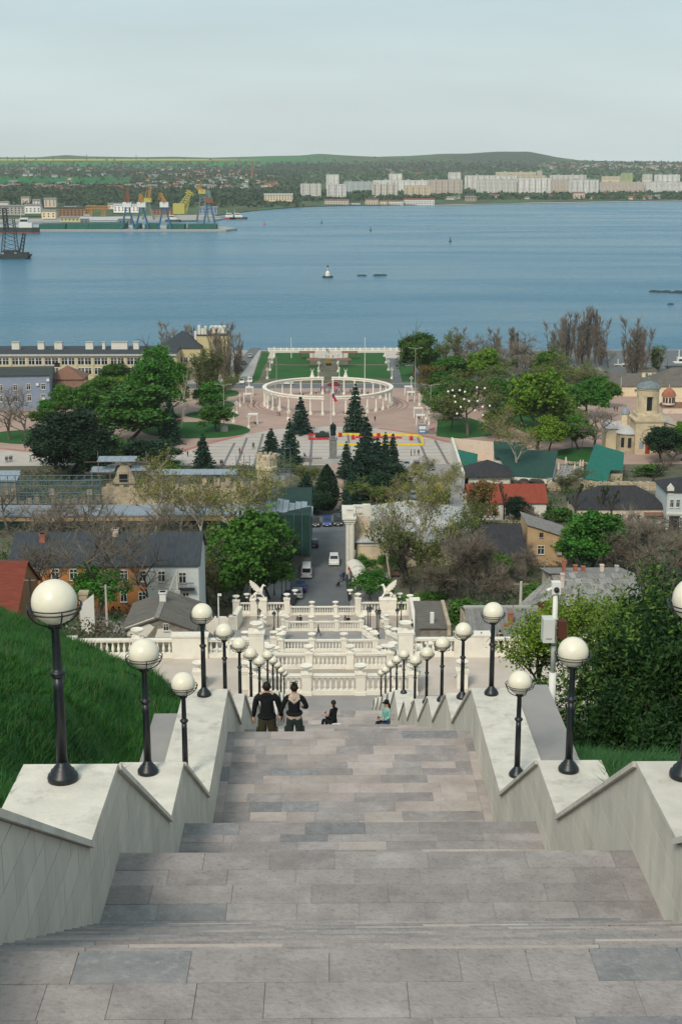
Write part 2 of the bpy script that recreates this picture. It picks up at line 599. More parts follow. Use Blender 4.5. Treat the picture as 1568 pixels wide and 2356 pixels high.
# ------------------------------------------------------------------ globe lamps on the parapets
def make_globe_lamp():
 t=thing('globe_lamp','black lamp post with cream globe','street lamp',(0,0,0),0,'globe lamps along the stair parapets')
 MB().lathe([(0.14,0),(0.144,0.035),(0.136,0.06),(0.115,0.075),(0.11,0.10),(0.09,0.115),(0.08,0.135),(0.06,0.155),(0.054,0.19)],24).build('base',M_IRON,t,smooth=True)
 MB().lathe([(0.052,0.18),(0.047,0.9),(0.045,1.02)],16).build('pole',M_IRON,t,smooth=True)
 MB().lathe([(0.05,1.015),(0.056,1.03),(0.068,1.045),(0.074,1.06),(0.066,1.075),(0.048,1.085),(0.042,1.1),(0.04,1.3),(0.038,1.475),(0.05,1.485),(0.066,1.49),(0.066,1.535),(0.05,1.54)],18).build('collar',M_IRON,t,smooth=True)
 MB().sphere((0,0,1.735),0.207,32,20).build('globe',M_GLOBE,t,smooth=True)
 c=MB()
 c.ring((0,0,1.705),0.247,0.007,36,6)
 c.ring((0,0,1.665),0.237,0.007,36,6)
 for k in range(4):
  a=PI/2*k+0.35
  pts=[]
  for q in range(9):
   b=-PI/2+0.25+(PI/2-0.25+0.03)*q/8
   pts.append((0.247*math.cos(b)*math.cos(a),0.247*math.cos(b)*math.sin(a),1.70+0.20*math.sin(b)))
  c.tube(pts,0.0075,6)
 c.build('cage',M_IRON,t,smooth=True)
 return t
lamp0=make_globe_lamp()
GREEN_NEAR=[]
for sx,side in ((-1,'left'),(1,'right')):
 k=0
 for i in range(2,14):
  ya,yb,z=LAND[i]
  spots=[yb-0.36]
  if i==4:
   spots=[23.1,yb-0.36]
  if i==9:
   spots=[yb-0.36]
  for y in spots:
   lab='black globe lamp on the %s stair parapet, %s from the camera' % (side,ORD[k])
   if k==0 and sx<0:
    lab='biggest globe lamp on the left parapet, nearest to the camera beside the grass'
   if k==0 and sx>0:
    lab='globe lamp cut off by the right edge of the photo'
   place(lamp0,(AX+sx*HW+(-0.44 if sx<0 else 0.36),y,z+PH),random.uniform(-0.1,0.1),lab)
   k+=1
# pier blocks stepping out beside the long landing
for x0,x1,y0,y1,z,lab in ((AX-3.85,AX-HW-TH,22.2,26.2,69.5,'plain stone ledge outside the left parapet, against the grass bank'),
        (AX+HW+TH,AX+4.1,21.9,27.7,69.5,'rough grey stone ledge outside the right parapet by the white pole')):
 tag(MB().bx(x0,x1,y0,y1,z-2.5,z).build('stone_ledge',M_GREYPAV),lab,'ledge','ledges outside the parapets')
bt=MB().lathe([(0.015,0),(0.019,0.006),(0.017,0.022),(0.01,0.027)],14).build('bottle_cap',mat('black_plastic',(0.006,0.006,0.007),0.5),None,at_y(1401,2138,9.9))
tag(bt,'small black lump lying on the pavers at lower right','litter')
# ------------------------------------------------------------------ grass banks on both sides
_wp=[q for (ya,yb,z) in LAND[:-1] for q in ((ya,z+PH),(yb,z+PH))]
def near_wall(X,Y,z,dist):
 """the turf falls below the coping close to the parapet"""
 wt=np.interp(Y,[q[0] for q in _wp],[q[1] for q in _wp])-0.14
 f=np.clip(1.7-dist/1.0,0,1)
 return z-np.maximum(z-wt,0)*f*f*(3-2*f)
def bank_left(X,Y):
 """ground left of the stairs"""
 u=np.clip((-2.9-X)/7.0,0,3.0)
 crest=30+9*np.minimum(u,1.5)
 d=5.55+(np.minimum(Y,crest)-12.3)*(0.345-0.085*np.minimum(u,1.6))
 over=np.maximum(Y-crest,0)
 d=d+over*0.30+np.minimum(over,12) ** 2*0.016+np.maximum(over-12,0)*0.38
 z=80-d
 z=z+0.16*np.sin(X*1.7+Y*0.6)*np.sin(Y*0.9-X*0.5)+0.10*np.sin(X*3.1)*np.cos(Y*2.3)
 return near_wall(X,Y,z,(AX-HW-TH)-X)
def bank_right(X,Y):
 u=np.clip((X-3.9)/6.0,0,3.0)
 d=5.9+(Y-12.3)*0.41+u*0.5+np.maximum(Y-30,0)*0.13
 return near_wall(X,Y,80-d,X-(AX+HW+TH))+0.12*np.sin(X*1.9+Y*0.7)*np.sin(Y*0.8-X*0.6)
M_BLADE=mat('grass_blades',(0.010,0.070,0.006),0.75,scale=0.45,col2=(0.030,0.130,0.014),detail=5)
M_BLADE2=mat('grass_blades_blue',(0.010,0.055,0.012),0.75,scale=0.8,col2=(0.035,0.115,0.035),detail=5)
def grid_mesh(name,fn,x0,x1,y0,y1,nx,ny,m):
 xs,ys=np.linspace(x0,x1,nx),np.linspace(y0,y1,ny)
 X,Y=np.meshgrid(xs,ys)
 Z=fn(X,Y)
 V=np.stack([X.ravel(),Y.ravel(),Z.ravel()],1)
 i=np.arange((nx-1)*(ny-1))
 r,c=i // (nx-1),i % (nx-1)
 a=r*nx+c
 return np_mesh(name,V,np.stack([a,a+1,a+nx+1,a+nx],1),m,True)
def blades(name,m,fn,n,xr,yr,h0,h1,w,lean,keep=None):
 X=RNG.uniform(*xr,n)
 Y=yr[0]+(yr[1]-yr[0])*RNG.uniform(0,1,n) ** 1.25
 if keep is not None:
  k=keep(X,Y)
  X,Y=X[k],Y[k]
 n=len(X)
 Z=fn(X,Y)-0.03
 # tufts: height and bend follow slow waves so the sward looks combed and clumped
 tuft=np.sin(X*2.3+np.sin(Y*1.9)*1.7)*np.sin(Y*2.9+np.sin(X*1.3)*2.1)
 t2=np.sin(X*0.9+1.3)*np.sin(Y*0.75+X*0.4)
 h=(h0+(h1-h0)*RNG.uniform(0,1,n))*(0.75+0.3*tuft+0.2*t2)
 h=np.maximum(h,0.05)
 ang=RNG.normal(0.5,0.9,n)+1.2*np.sin(X*0.6+Y*0.35)
 ln=lean*h*RNG.uniform(0.3,1.2,n)
 dx,dy=np.cos(ang),np.sin(ang)
 fa=RNG.uniform(0,PI,n)
 wx,wy=np.cos(fa)*w,np.sin(fa)*w
 B=np.stack([X,Y,Z],1)
 W=np.stack([wx,wy,np.zeros(n)],1)
 M1=B+np.stack([dx*ln*0.35,dy*ln*0.35,h*0.6],1)
 T=B+np.stack([dx*ln,dy*ln,h*0.92],1)
 V=np.stack([B-W,B+W,M1-W*0.7,M1+W*0.7,T],1).reshape(-1,3)
 o=np.arange(n)[:,None]*5
 F3=np.concatenate([o+np.array([[0,1,3]]),o+np.array([[0,3,2]]),o+np.array([[2,3,4]])],0)
 ob=link(name,np_mesh(name,V,F3,m))
 return stuff(ob)
struct(link('grass_bank',grid_mesh('grass_bank',bank_left,-46,AX-HW-TH+0.02,4,82,150,200,M_GRASS)))
struct(link('grass_bank',grid_mesh('grass_bank',bank_right,AX+HW+TH-0.02,26,6,84,70,120,M_GRASS)))
ledge_l=lambda X,Y: ~((X>AX-3.9) & (Y>22.3) & (Y<26.2))
ledge_r=lambda X,Y: ~((X<AX+4.15) & (Y>21.8) & (Y<27.8))
M_DRY=mat('dry_grass',(0.11,0.10,0.03),0.8,scale=1.0,col2=(0.20,0.18,0.07))
M_BLADE3=mat('grass_blades_yellow',(0.022,0.085,0.006),0.75,scale=0.5,col2=(0.06,0.15,0.014))
patch=lambda X,Y: np.sin(X*0.8+1.1*np.sin(Y*0.5))*np.sin(Y*0.62+X*0.3)>0.25
blades('long_grass',M_BLADE3,bank_left,40000,(-13,AX-HW-TH-0.02),(9.5,44),0.08,0.26,0.007,0.8,lambda X,Y: ledge_l(X,Y) & patch(X,Y))
blades('dry_grass',M_DRY,bank_left,5000,(-13,AX-HW-TH-0.02),(9.5,44),0.15,0.42,0.005,0.6,lambda X,Y: ledge_l(X,Y) & ~patch(X,Y))
blades('long_grass',M_BLADE3,bank_right,12000,(AX+HW+TH+0.02,8),(14,34),0.2,0.5,0.009,1.0,ledge_r)
blades('long_grass',M_BLADE,bank_left,120000,(-13,AX-HW-TH-0.02),(9.5,44),0.10,0.34,0.007,0.75,ledge_l)
blades('long_grass',M_BLADE2,bank_left,40000,(-13,AX-HW-TH-0.02),(10,44),0.12,0.40,0.008,0.9,ledge_l)
blades('long_grass',M_BLADE2,bank_right,45000,(AX+HW+TH+0.02,8),(14,34),0.2,0.55,0.010,1.0,ledge_r)
# ================================================================== terraces below the stairs
BAL_PROF=[(0.085,0),(0.085,0.05),(0.05,0.075),(0.06,0.12),(0.092,0.22),(0.088,0.30),(0.05,0.46),(0.038,0.56),(0.05,0.60),(0.06,0.62),(0.085,0.65),(0.085,0.70)]
ME_BAL=MB().lathe(BAL_PROF,8).mesh('baluster',M_WHITE,True)
def make_urn():
 t=thing('stone_urn','white stone bowl urn on its pier','urn',(0,0,0),0,'bowl urns along the terraces')
 f=MB().box((0,0,0.045),(0.40,0.40,0.09))
 f.lathe([(0.17,0.09),(0.16,0.13),(0.09,0.19),(0.075,0.27),(0.10,0.31)],14)
 f.build('foot',M_WHITE,t)
 # fluted bowl
 n=40
 prof=[(0.10,0.31),(0.20,0.335),(0.33,0.41),(0.42,0.50),(0.445,0.56)]
 vs,fs=[],[]
 for r,z in prof:
  for k in range(n):
   q=2*PI*k/n
   rr=r*(1+(0.035 if k % 2 else -0.015)*(1 if 0.32<z<0.52 else 0.2))
   vs.append((rr*math.cos(q),rr*math.sin(q),z))
 for i in range(len(prof)-1):
  for k in range(n):
   fs.append((i*n+k,i*n+(k+1) % n,(i+1)*n+(k+1) % n,(i+1)*n+k))
 b=MB().add(vs,fs)
 b.build('bowl',M_WHITE,t,smooth=False)
 MB().lathe([(0.445,0.56),(0.475,0.575),(0.485,0.61),(0.465,0.635),(0.40,0.635),(0.33,0.60),(0.15,0.57)],28).build('rim',M_WHITE,t,smooth=True)
 return t
urn0=make_urn()
def add_pier(parent,x,z,h,w=0.62,d=0.62,y=0.0):
 b=MB().box((x,y,z+0.11),(w+0.12,d+0.12,0.22))
 b.box((x,y,z+0.22+(h-0.40)/2),(w,d,h-0.40))
 b.box((x,y,z+h-0.11),(w+0.08,d+0.08,0.14))
 b.box((x,y,z+h-0.02),(w+0.16,d+0.16,0.045))
 return b.build('pier',M_WHITE,parent)
def add_bay(parent,x0,x1,z,h,sp=0.34,y=0.0,z1=None):
 """plinth, balusters and rail between two piers, along local x"""
 z1=z if z1 is None else z1
 MB().prism_y([(x0,z),(x1,z1),(x1,z1+0.30),(x0,z+0.30)],y-0.24,y+0.24).build('plinth',M_WHITE,parent)
 r=MB().prism_y([(x0,z+h-0.17),(x1,z1+h-0.17),(x1,z1+h-0.05),(x0,z+h-0.05)],y-0.2,y+0.2)
 r.prism_y([(x0,z+h-0.05),(x1,z1+h-0.05),(x1,z1+h),(x0,z+h)],y-0.25,y+0.25)
 r.build('rail',M_WHITE,parent)
 n=max(1,int(round((x1-x0)/sp)))
 hb=h-0.47
 for k in range(n):
  u=(k+0.5)/n
  b=link('baluster',ME_BAL,parent,(x0+(x1-x0)*u,y,z+(z1-z)*u+0.30))
  b.scale=(1.25,1.25,hb/0.70)
def balustrade(label,loc,rz,xs,h,urns=(),sp=0.34,pier_h=None,group='white balustrades of the terraces',w=0.62):
 t=thing('balustrade',label,'balustrade',loc,rz,group)
 ph=pier_h or h+0.12
 for i,x in enumerate(xs):
  add_pier(t,x,0,ph,w,w)
  if i<len(xs)-1:
   add_bay(t,x+w/2,xs[i+1]-w/2,0,h,sp)
 m=Matrix.Rotation(rz,4,'Z')
 for i,(k,sc,lab) in enumerate(urns):
  p=Vector(loc)+m @ Vector((xs[k],0,ph))
  place(urn0,p,0,lab,None,sc)
 return t
# upper plaza floor and its paving
pz=struct(MB().bx(-30,32,84.0,89.95,PLAZA_Z-3,PLAZA_Z-0.004).bx(-30,0.57-5.6,89.95,97.6,PLAZA_Z-3,PLAZA_Z-0.004).bx(0.57+5.6,32,89.95,97.6,PLAZA_Z-3,PLAZA_Z-0.004).build('plaza',M_PLAZA))
struct(MB().bx(AX-7.5,AX+7.5,84.3,89.4,PLAZA_Z-0.3,PLAZA_Z+0.004).build('pavement',M_GREYPAV))
TER=[(89.7,45.4,0.57,'top'),(118.0,36.9,0.39,'second'),(152.0,26.5,0.34,'third'),(192.0,15.5,-0.12,'fourth'),(208.0,12.7,-0.16,'lowest')]
M_BROWNP=mat('brown_terrace_paving',(0.33,0.285,0.24),0.9,scale=0.7,col2=(0.43,0.38,0.33),detail=8)
for k,(Y,z,cx,nm) in enumerate(TER):
 h=(1.38,1.36,1.36,1.38,1.32)[k]
 urns=[]
 for j,sd in enumerate(('far left','centre left','centre right','far right')):
  if k==4 and j in (0,3):
   continue
  urns.append((j,(0.9,0.95,1.0,1.03,1.0)[k],'white bowl urn on the %s pier of the %s terrace balustrade' % (sd,nm)))
 balustrade('white balustrade with two middle piers at the edge of the %s terrace' % nm,(cx,Y,z),0,[-5.3,-1.8,1.8,5.3],h,urns,sp=0.36)
 if k:
  y0,z0=TER[k-1][0],TER[k-1][1]
  wide=5.9 if k<3 else (15.5 if k==3 else 14.5)
  fy0=y0+0.4 if k<3 else (172.0 if k==3 else y0+0.4)
  fl=MB()
  if k<3:
   fl.bx(cx-wide,cx+wide,fy0,Y+0.5,z-2.5,z-0.004)
  else:
   fl.bx(cx-wide,cx+wide,fy0,Y+0.5,z-2.5,z-0.004)
  struct(fl.build('terrace_floor',M_BROWNP if k != 3 else M_GREYPAV))
  struct(MB().bx(cx-5.9,cx+5.9,y0-0.25,y0+0.3,z-2,z0-0.01).build('retaining_wall',M_WHITE))
  # stairs down both sides, with stepped parapets carrying urns
  ya,yb=y0+1.2,Y-(4.0 if k<4 else 7.0)
  for sx,sd in ((-1,'left'),(1,'right')):
   xi=cx+sx*6.0
   xo=cx+sx*8.6
   fs=struct(MB().prism_x([(ya,z0),(yb,z),(yb,z-1.5),(ya,z0-3)],min(xi,xo),max(xi,xo)).build('side_stair',M_PLAZA))
   n=int((z0-z)/0.17)
   st=MB()
   for q in range(n):
    yy=ya+(yb-ya)*q/n
    st.bx(min(xi,xo),max(xi,xo),yy,yy+(yb-ya)/n,z0-(z0-z)*q/n-0.3,z0-(z0-z)*(q+0.5)/n)
   stuff(st.build('steps',M_PLAZA,fs))
   w=thing('stair_parapet','sloping white parapet of the %s flight between the %s and %s terraces' % (sd,TER[k-1][3],nm),'parapet',(0,0,0),0,'sloping parapets of the side stairs')
   for xx in (xi-sx*0.35,xo+sx*0.3):
    MB().prism_x([(ya,z0+0.75),(yb,z+0.75),(yb,z-1),(ya,z0-2)],xx-0.28,xx+0.28).build('wall',M_WHITE,w)
    MB().prism_x([(ya,z0+0.87),(yb,z+0.87),(yb,z+0.75),(ya,z0+0.75)],xx-0.36,xx+0.36).build('coping',M_WHITE,w)
    for q,f_ in enumerate((0.0,0.5,1.0) if k<4 else (0.0,1.0)):
     yy,zz=ya+(yb-ya)*f_,z0+(z-z0)*f_
     add_pier(w,xx,zz-0.6,1.9,0.72,0.72,yy)
     io='inner' if xx==xi-sx*0.35 else 'outer'
     place(urn0,(xx,yy,zz+1.3),0,'white urn at the %s of the %s %s stair parapet above the %s terrace' % (('head','middle','foot')[q] if k<4 else ('head','foot')[q],io,sd,nm),None,(0.9,0.92,0.95,1.0,1.0)[k])
# wide balustrades of the upper plaza, with solid panels
YB2=97.2
for sx,sd in ((-1,'left'),(1,'right')):
 base=Vector((0.45+sx*5.35,YB2,PLAZA_Z))
 t=thing('balustrade','long white balustrade with a solid panel, %s side of the upper plaza' % sd,'balustrade',base,0,'balustrades of the upper plaza')
 add_pier(t,0,0,1.95,1.05,1.05)
 S=(lambda a,b: (min(sx*a,sx*b),max(sx*a,sx*b)))
 a,b=S(0.52,3.5); add_bay(t,a,b,0,1.36,0.40)
 a,b=S(3.5,6.05)
 pn=MB().bx(a,b,-0.42,0.42,0,1.62); pn.bx(a-0.06,b+0.06,-0.5,0.5,1.62,1.74)
 pn.build('solid_panel',M_WHITE,t)
 a,b=S(6.05,8.2); add_bay(t,a,b,0,1.36,0.40)
 add_pier(t,sx*8.55,0,1.5,0.7,0.7)
 a,b=S(8.9,13.0)
 add_bay(t,a,b,0,1.36,0.40)
 add_pier(t,sx*13.3,0,1.5,0.7,0.7)
 if sx>0:
  add_bay(t,13.65,19,0,1.36,0.40)
 place(urn0,base+Vector((0,0,1.95)),0,'largest white bowl urn, on the big pier at the %s of the upper plaza' % sd,None,1.0)
 for q,dx in enumerate((1.3,3.0)):
  place(urn0,base+Vector((sx*dx,2.6,-0.9)),0,'white bowl urn peeping over the %s plaza balustrade, %s from the middle' % (sd,ORD[q]),None,0.85)
 if sx<0:
  place(urn0,base+Vector((sx*8.55,0,1.5)),0,'white bowl urn on the end pier beside the cracked gable house',None,1.0)
 struct(MB().bx(base.x-sx*0.2,base.x+sx*24.5,YB2+0.1,YB2+0.5,PLAZA_Z-10,PLAZA_Z-0.01).build('retaining_wall',M_WHITE))
# lowest terrace: griffin pedestals and end piers
ZL,YL=12.7,208.0
def px_x(x,Y,z):
 p=pix((0,Y,z))
 return (x-p[0])*p[2]/FPX
def make_griffin():
 t=thing('griffin_statue','white winged griffin','statue')
 # seen from the side, facing +x; about 2.4 m tall
 b=bpy.data.meshes.new('body')
 bm=bmesh.new()
 sk=[((-0.85,0,0.35),.20),((-0.75,0,0.85),.34),((-0.2,0,0.95),.26),((0.35,0,1.12),.33),((0.55,0,1.55),.24),((0.66,0,1.92),.17),((0.80,0,2.12),.17),((1.05,0,2.08),.08),((1.16,0,1.98),.035)]
 v=[bm.verts.new(p) for p,r in sk]
 rad=[r for p,r in sk]
 ed=[(1,2),(2,3),(3,4),(4,5),(5,6),(6,7),(7,8),(0,1)]
 for y in (-0.2,0.2):
  for pts in ([(0.5,y,0.75),(0.75,y,0.4),(0.95,y,0.08),(1.12,y,0.05)],):
   prev=3
   for p,r in zip(pts,(.16,.11,.09,.07)):
    v.append(bm.verts.new(p)); rad.append(r); ed.append((prev,len(v)-1)); prev=len(v)-1
  prev=1
  for p,r in zip([(-0.6,y,0.55),(-0.35,y,0.3),(-0.62,y,0.12),(-0.28,y,0.06)],(.22,.15,.1,.07)):
   v.append(bm.verts.new(p)); rad.append(r); ed.append((prev,len(v)-1)); prev=len(v)-1
 prev=0
 for p,r in zip([(-1.05,0,0.15),(-1.2,0,0.3),(-1.22,0,0.6),(-1.1,0,0.75)],(.07,.06,.05,.05)):
  v.append(bm.verts.new(p)); rad.append(r); ed.append((prev,len(v)-1)); prev=len(v)-1
 for y in (-0.07,0.07):
  v.append(bm.verts.new((0.7,y,2.32))); rad.append(.03); ed.append((6,len(v)-1))
 for a,c in ed:
  bm.edges.new((v[a],v[c]))
 bm.to_mesh(b); bm.free()
 o=skin_to_mesh('body',b,rad,1,M_WHITE)
 link('body',o,t)
 # wings: ribs of overlapping feathers, thick plates swept up and back
 for y in (-1,1):
  w=MB().prism_y([(.35,1.2),(.1,1.75),(-.35,2.2),(-.85,2.6),(-1.25,2.85),(-1.38,2.8),(-1.22,2.5),(-1.28,2.3),(-1.05,2.1),(-1.08,1.88),(-.8,1.75),(-.78,1.5),(-.45,1.4),(-.1,1.05)],y*.36-.05,y*.36+.05)
  for p,q in (((.1,1.3),(-1.25,2.75)),((0,1.25),(-1.2,2.4)),((-.05,1.2),(-1.0,2.0)),((-.1,1.15),(-.72,1.62))):
   w.tube([(p[0],y*.41,p[1]),(q[0],y*.41,q[1])],[.08,.03],5)
  w.build('wing',M_WHITE,t)
 MB().bx(-1.35,1.3,-0.42,0.42,-0.12,0.07).build('slab',M_WHITE,t)
 return t
def skin_to_mesh(name,me,radii,sub,m):
 """grow a skin over an edge skeleton and return the finished mesh"""
 tmp=bpy.data.objects.new(name,me)
 COL.objects.link(tmp)
 md=tmp.modifiers.new('skin','SKIN')
 md.use_smooth_shade=True
 if not me.skin_vertices:
  bpy.context.view_layer.objects.active=tmp
 for i,r in enumerate(radii):
  sv=me.skin_vertices[0].data[i]
  sv.radius=(r,r) if not isinstance(r,tuple) else r
  sv.use_root=(i==0)
 if sub:
  ms=tmp.modifiers.new('sub','SUBSURF')
  ms.levels=ms.render_levels=sub
 dg=bpy.context.evaluated_depsgraph_get()
 dg.update()
 res=bpy.data.meshes.new_from_object(tmp.evaluated_get(dg))
 res.name=name
 bpy.data.objects.remove(tmp)
 res.materials.clear()
 res.materials.append(m)
 res.polygons.foreach_set('use_smooth',[True]*len(res.polygons))
 return res
grif0=make_griffin()
for sx,sd,xs in ((-1,'left',(544,576,614,660)),(1,'right',(942,911,872,823))):
 X=[px_x(x,YL,ZL) for x in xs]
 zb=ZL+0.35
 t=thing('balustrade','white balustrade with the %s griffin pedestal beside the street' % sd,'balustrade',(0,YL,zb),0,'griffin balustrades')
 lo,hi=min(X[1],X[2]),max(X[1],X[2])
 p=MB().bx(lo,hi,-0.55,0.55,0,2.05); p.bx(lo-0.08,hi+0.08,-0.63,0.63,2.05,2.2); p.bx(lo-0.06,hi+0.06,-0.61,0.61,0,0.3)
 p.build('pedestal',M_WHITE,t)
 add_pier(t,X[0],0,2.0,1.0,1.0)
 add_pier(t,X[3],0,2.3,0.9,0.9)
 a,b=sorted((X[0]-sx*0.5,X[1])); add_bay(t,a,b,0,1.6,0.45)
 a,b=sorted((X[2],X[3]+sx*0.45)); add_bay(t,a,b,0,1.6,0.45)
 g=place(grif0,((lo+hi)/2,YL,zb+2.32),0 if sx<0 else PI,'white winged griffin statue facing %s on the %s pedestal above the street' % ('right' if sx<0 else 'left',sd),'griffin statues',0.97)
 place(urn0,(X[0],YL,zb+2.0),0,'white bowl urn at the outer end of the %s griffin balustrade' % sd,None,1.15)
 place(urn0,(X[3],YL,zb+2.3),0,'white bowl urn between the %s griffin and the middle balustrade' % sd,None,1.1)
 place(urn0,(X[1]-sx*-0.6,YL+1.6,zb+1.9),0,'white bowl urn close behind the tail of the %s griffin' % sd,None,1.0)
 place(urn0,(X[3]-sx*1.2,YL+2.2,zb+2.3),0,'white bowl urn by the top of the street steps, %s' % sd,None,1.0)
 struct(MB().bx(min(X)-0.3,max(X)+0.3,YL-0.6,YL+0.6,ZL-4,zb).build('retaining_wall',M_WHITE))
struct(MB().bx(-5.6,5.3,YL-0.26,YL+0.3,ZL-4,ZL-0.01).build('retaining_wall',M_WHITE))
# lanterns on the terraces and along the street
M_LGLASS=mat('lantern_glass',(0.35,0.36,0.33),0.15,spec=0.6)
def make_lantern():
 t=thing('lantern_post','green-black lantern post','street lamp',(0,0,0),0,'lantern posts of the lower terraces')
 MB().lathe([(0.19,0),(0.19,0.25),(0.14,0.32),(0.12,0.75),(0.15,0.8),(0.09,0.9)],10).build('base',M_IRON,t)
 MB().tube([(0,0,0.85),(0,0,3.25)],[0.085,0.06],8).build('pole',M_IRON,t)
 MB().lathe([(0.05,3.2),(0.14,3.3),(0.15,3.33)],6).build('cup',M_IRON,t)
 MB().lathe([(0.14,3.33),(0.255,3.82)],6).build('glass',M_LGLASS,t)
 f=MB()
 for k in range(6):
  q=2*PI*(k+0.5)/6
  f.tube([(0.145*math.cos(q),0.145*math.sin(q),3.33),(0.262*math.cos(q),0.262*math.sin(q),3.83)],0.014,4)
 f.build('frame',M_IRON,t)
 MB().lathe([(0.35,3.80),(0.33,3.84),(0.2,4.02),(0.07,4.12),(0.05,4.22),(0.01,4.3)],8).build('cap',M_IRON,t)
 return t
lan0=make_lantern()
for x,y,z,lab in ((593,1438,12.7,'green lantern post on the lower terrace below the left griffin'),(922,1435,12.7,'green lantern post on the lower terrace below the right griffin'),
      (597,1466,15.5,'lantern post half hidden behind the big left urn'),(913,1464,15.5,'lantern post half hidden behind the big right urn'),
      (631,1472,15.5,'tall lantern post left of the fourth terrace, beside a hidden walker'),(870,1472,15.5,'tall lantern post right of the fourth terrace with a person behind it'),
      (640,1461,15.5,'lantern post close right of the tall left one'),(866,1467,15.5,'lantern post close left of the tall right one'),
      (846,1461,15.5,'left one of the twin lantern posts by the end pier'),(851,1459,15.5,'right one of the twin lantern posts by the end pier')):
 place(lan0,at_z(x,y,z),random.random(),lab)
for x,y,lab in ((631,1369,'lantern post on the left pavement under the street trees'),(611,1391,'lantern post on the pavement behind the left griffin'),(648,1378,'lantern post beside the dark blue van'),(658,1372,'lantern post behind the dark blue van'),
     (826,1392,'lantern post at the corner of the cafe terrace'),(849,1404,'lantern post in front of the round street tree')):
 place(lan0,at_z(x,y,9.0),random.random(),lab,'lantern posts along the street',0.9)
# low walls beside the lowest terrace
cw=MB()
pts=[at_z(476,1420,15.0),at_z(500,1421,15.0),at_z(524,1421,15.0),at_z(540,1417,15.0),at_z(552,1411,14.0)]
for a,b in zip(pts[:-1],pts[1:]):
 d=(b-a); L=d.length; m=(a+b)/2
 cw.box((m.x,m.y,13.6),(L+0.3,0.7,3.0),math.atan2(d.y,d.x))
tag(cw.build('curved_wall',M_WHITE),'low curved cream stone wall at the left end of the lower terrace','wall')
rw=MB()
a,b=at_z(940,1407,13.6),at_z(968,1452,16.0)
rw.prism([(a.x,a.y),(a.x+1.6,a.y),(b.x+0.4,b.y),(b.x-0.9,b.y)],10.0,15.9)
tag(rw.build('white_wall',M_WHITE),'broad white wall running down the right edge of the lower terrace','wall')
# ================================================================== ground, sea and far shore
SIDE=[(60,52),(97,43),(104,39.5),(125,36),(150,29),(180,20),(200,16),(215,11.5),(250,9.3),(300,6.6),(340,4.3),(365,3.0),(2000,3.0)]
MID=[(60,50),(84,41),(90,33),(118,30),(150,21),(172,11),(190,9.5),(208,8.95),(225,8.9),(250,8.6),(300,6.6),(340,4.3),(365,3.0),(2000,3.0)]
def gz(X,Y):
 X,Y=np.asarray(X,float),np.asarray(Y,float)
 s=np.interp(Y,[a for a,b in SIDE],[b for a,b in SIDE])
 m=np.interp(Y,[a for a,b in MID],[b for a,b in MID])
 w=np.interp(Y,[0,160,172,230,260],[9.5,9.5,17,17,8])
 u=np.clip((np.abs(X)-w)/4.0,0,1)
 return m+(s-m)*u
def g1(X,Y):
 return float(gz(X,Y))
def ground_at(x,y):
 """the point of the ground that the photo shows at (x, y)"""
 d=ray(x,y)
 t,st=98.0,1.5
 p=EYE+d*t
 while t<700:
  p=EYE+d*t
  if p.z<=g1(p.x,p.y):
   lo,hi=t-st,t
   for _ in range(24):
    mid=(lo+hi)/2
    q=EYE+d*mid
    if q.z<=g1(q.x,q.y):
     hi=mid
    else:
     lo=mid
   return EYE+d*hi
  t+=st
 return at_z(x,y,3.0)
M_EARTH=mat('bare_earth_and_weeds',(0.07,0.075,0.04),0.95,scale=0.12,col2=(0.17,0.155,0.115),detail=9,dirt=((0.03,0.07,0.015),0.25,0.8))
M_ASPH=mat('street_cobbles',(0.105,0.115,0.125),0.8,scale=0.3,col2=(0.15,0.16,0.165),detail=9,bump=0.5,bscale=6)
M_BRICKP=mat('pink_brick_paving',(0.34,0.235,0.195),0.85,scale=0.12,col2=(0.43,0.31,0.26),detail=9)
M_SQUARE=mat('pale_square_tiles',(0.40,0.36,0.325),0.85,scale=0.25,col2=(0.49,0.445,0.405),detail=9)
M_SQLINE=mat('dark_paving_bands',(0.17,0.165,0.165),0.85)
M_REDPATH=mat('red_path_paving',(0.36,0.14,0.10),0.85,scale=0.2,col2=(0.42,0.2,0.15))
M_CONC=mat('grey_concrete',(0.30,0.295,0.275),0.9,scale=0.4,col2=(0.40,0.39,0.365),detail=8)
nx,ny=160,260
xs=np.concatenate([np.linspace(-330,-26,40),np.linspace(-24,24,66),np.linspace(26,330,54)])
ys=np.concatenate([np.linspace(60,230,170),np.linspace(234,599,90)])
Xg,Yg=np.meshgrid(xs,ys)
Zg=gz(Xg,Yg)
V=np.stack([Xg.ravel(),Yg.ravel(),Zg.ravel()],1)
i=np.arange((nx-1)*(ny-1)); r_,c_=i // (nx-1),i % (nx-1); a_=r_*nx+c_
struct(link('ground',np_mesh('ground',V,np.stack([a_,a_+1,a_+nx+1,a_+nx],1),M_EARTH,True)))
struct(MB().bx(-330,330,598.9,600.5,-3,3.0).build('quay_wall',M_CONC))
def sheet(name,pts,z,m,off=0.0,ground=False):
 """a flat polygon laid a few millimetres above what is under it"""
 P=[(at_z(x,y,z) if not ground else ground_at(x,y)) for x,y in pts]
 return struct(MB().prism([(p.x,p.y) for p in P],z+off-0.15,z+off).build(name,m))
def drape(name,X0,X1,Y0,Y1,m,off,step=4.0):
 """a strip that follows the ground"""
 n=max(2,int((Y1-Y0)/step))
 mb=MB()
 vs=[]
 for k in range(n+1):
  y=Y0+(Y1-Y0)*k/n
  for x in (X0(y) if callable(X0) else X0,X1(y) if callable(X1) else X1):
   vs.append((x,y,g1(0,y)+off))
 mb.add(vs,[(2*k,2*k+1,2*k+3,2*k+2) for k in range(n)])
 return struct(mb.build(name,m))
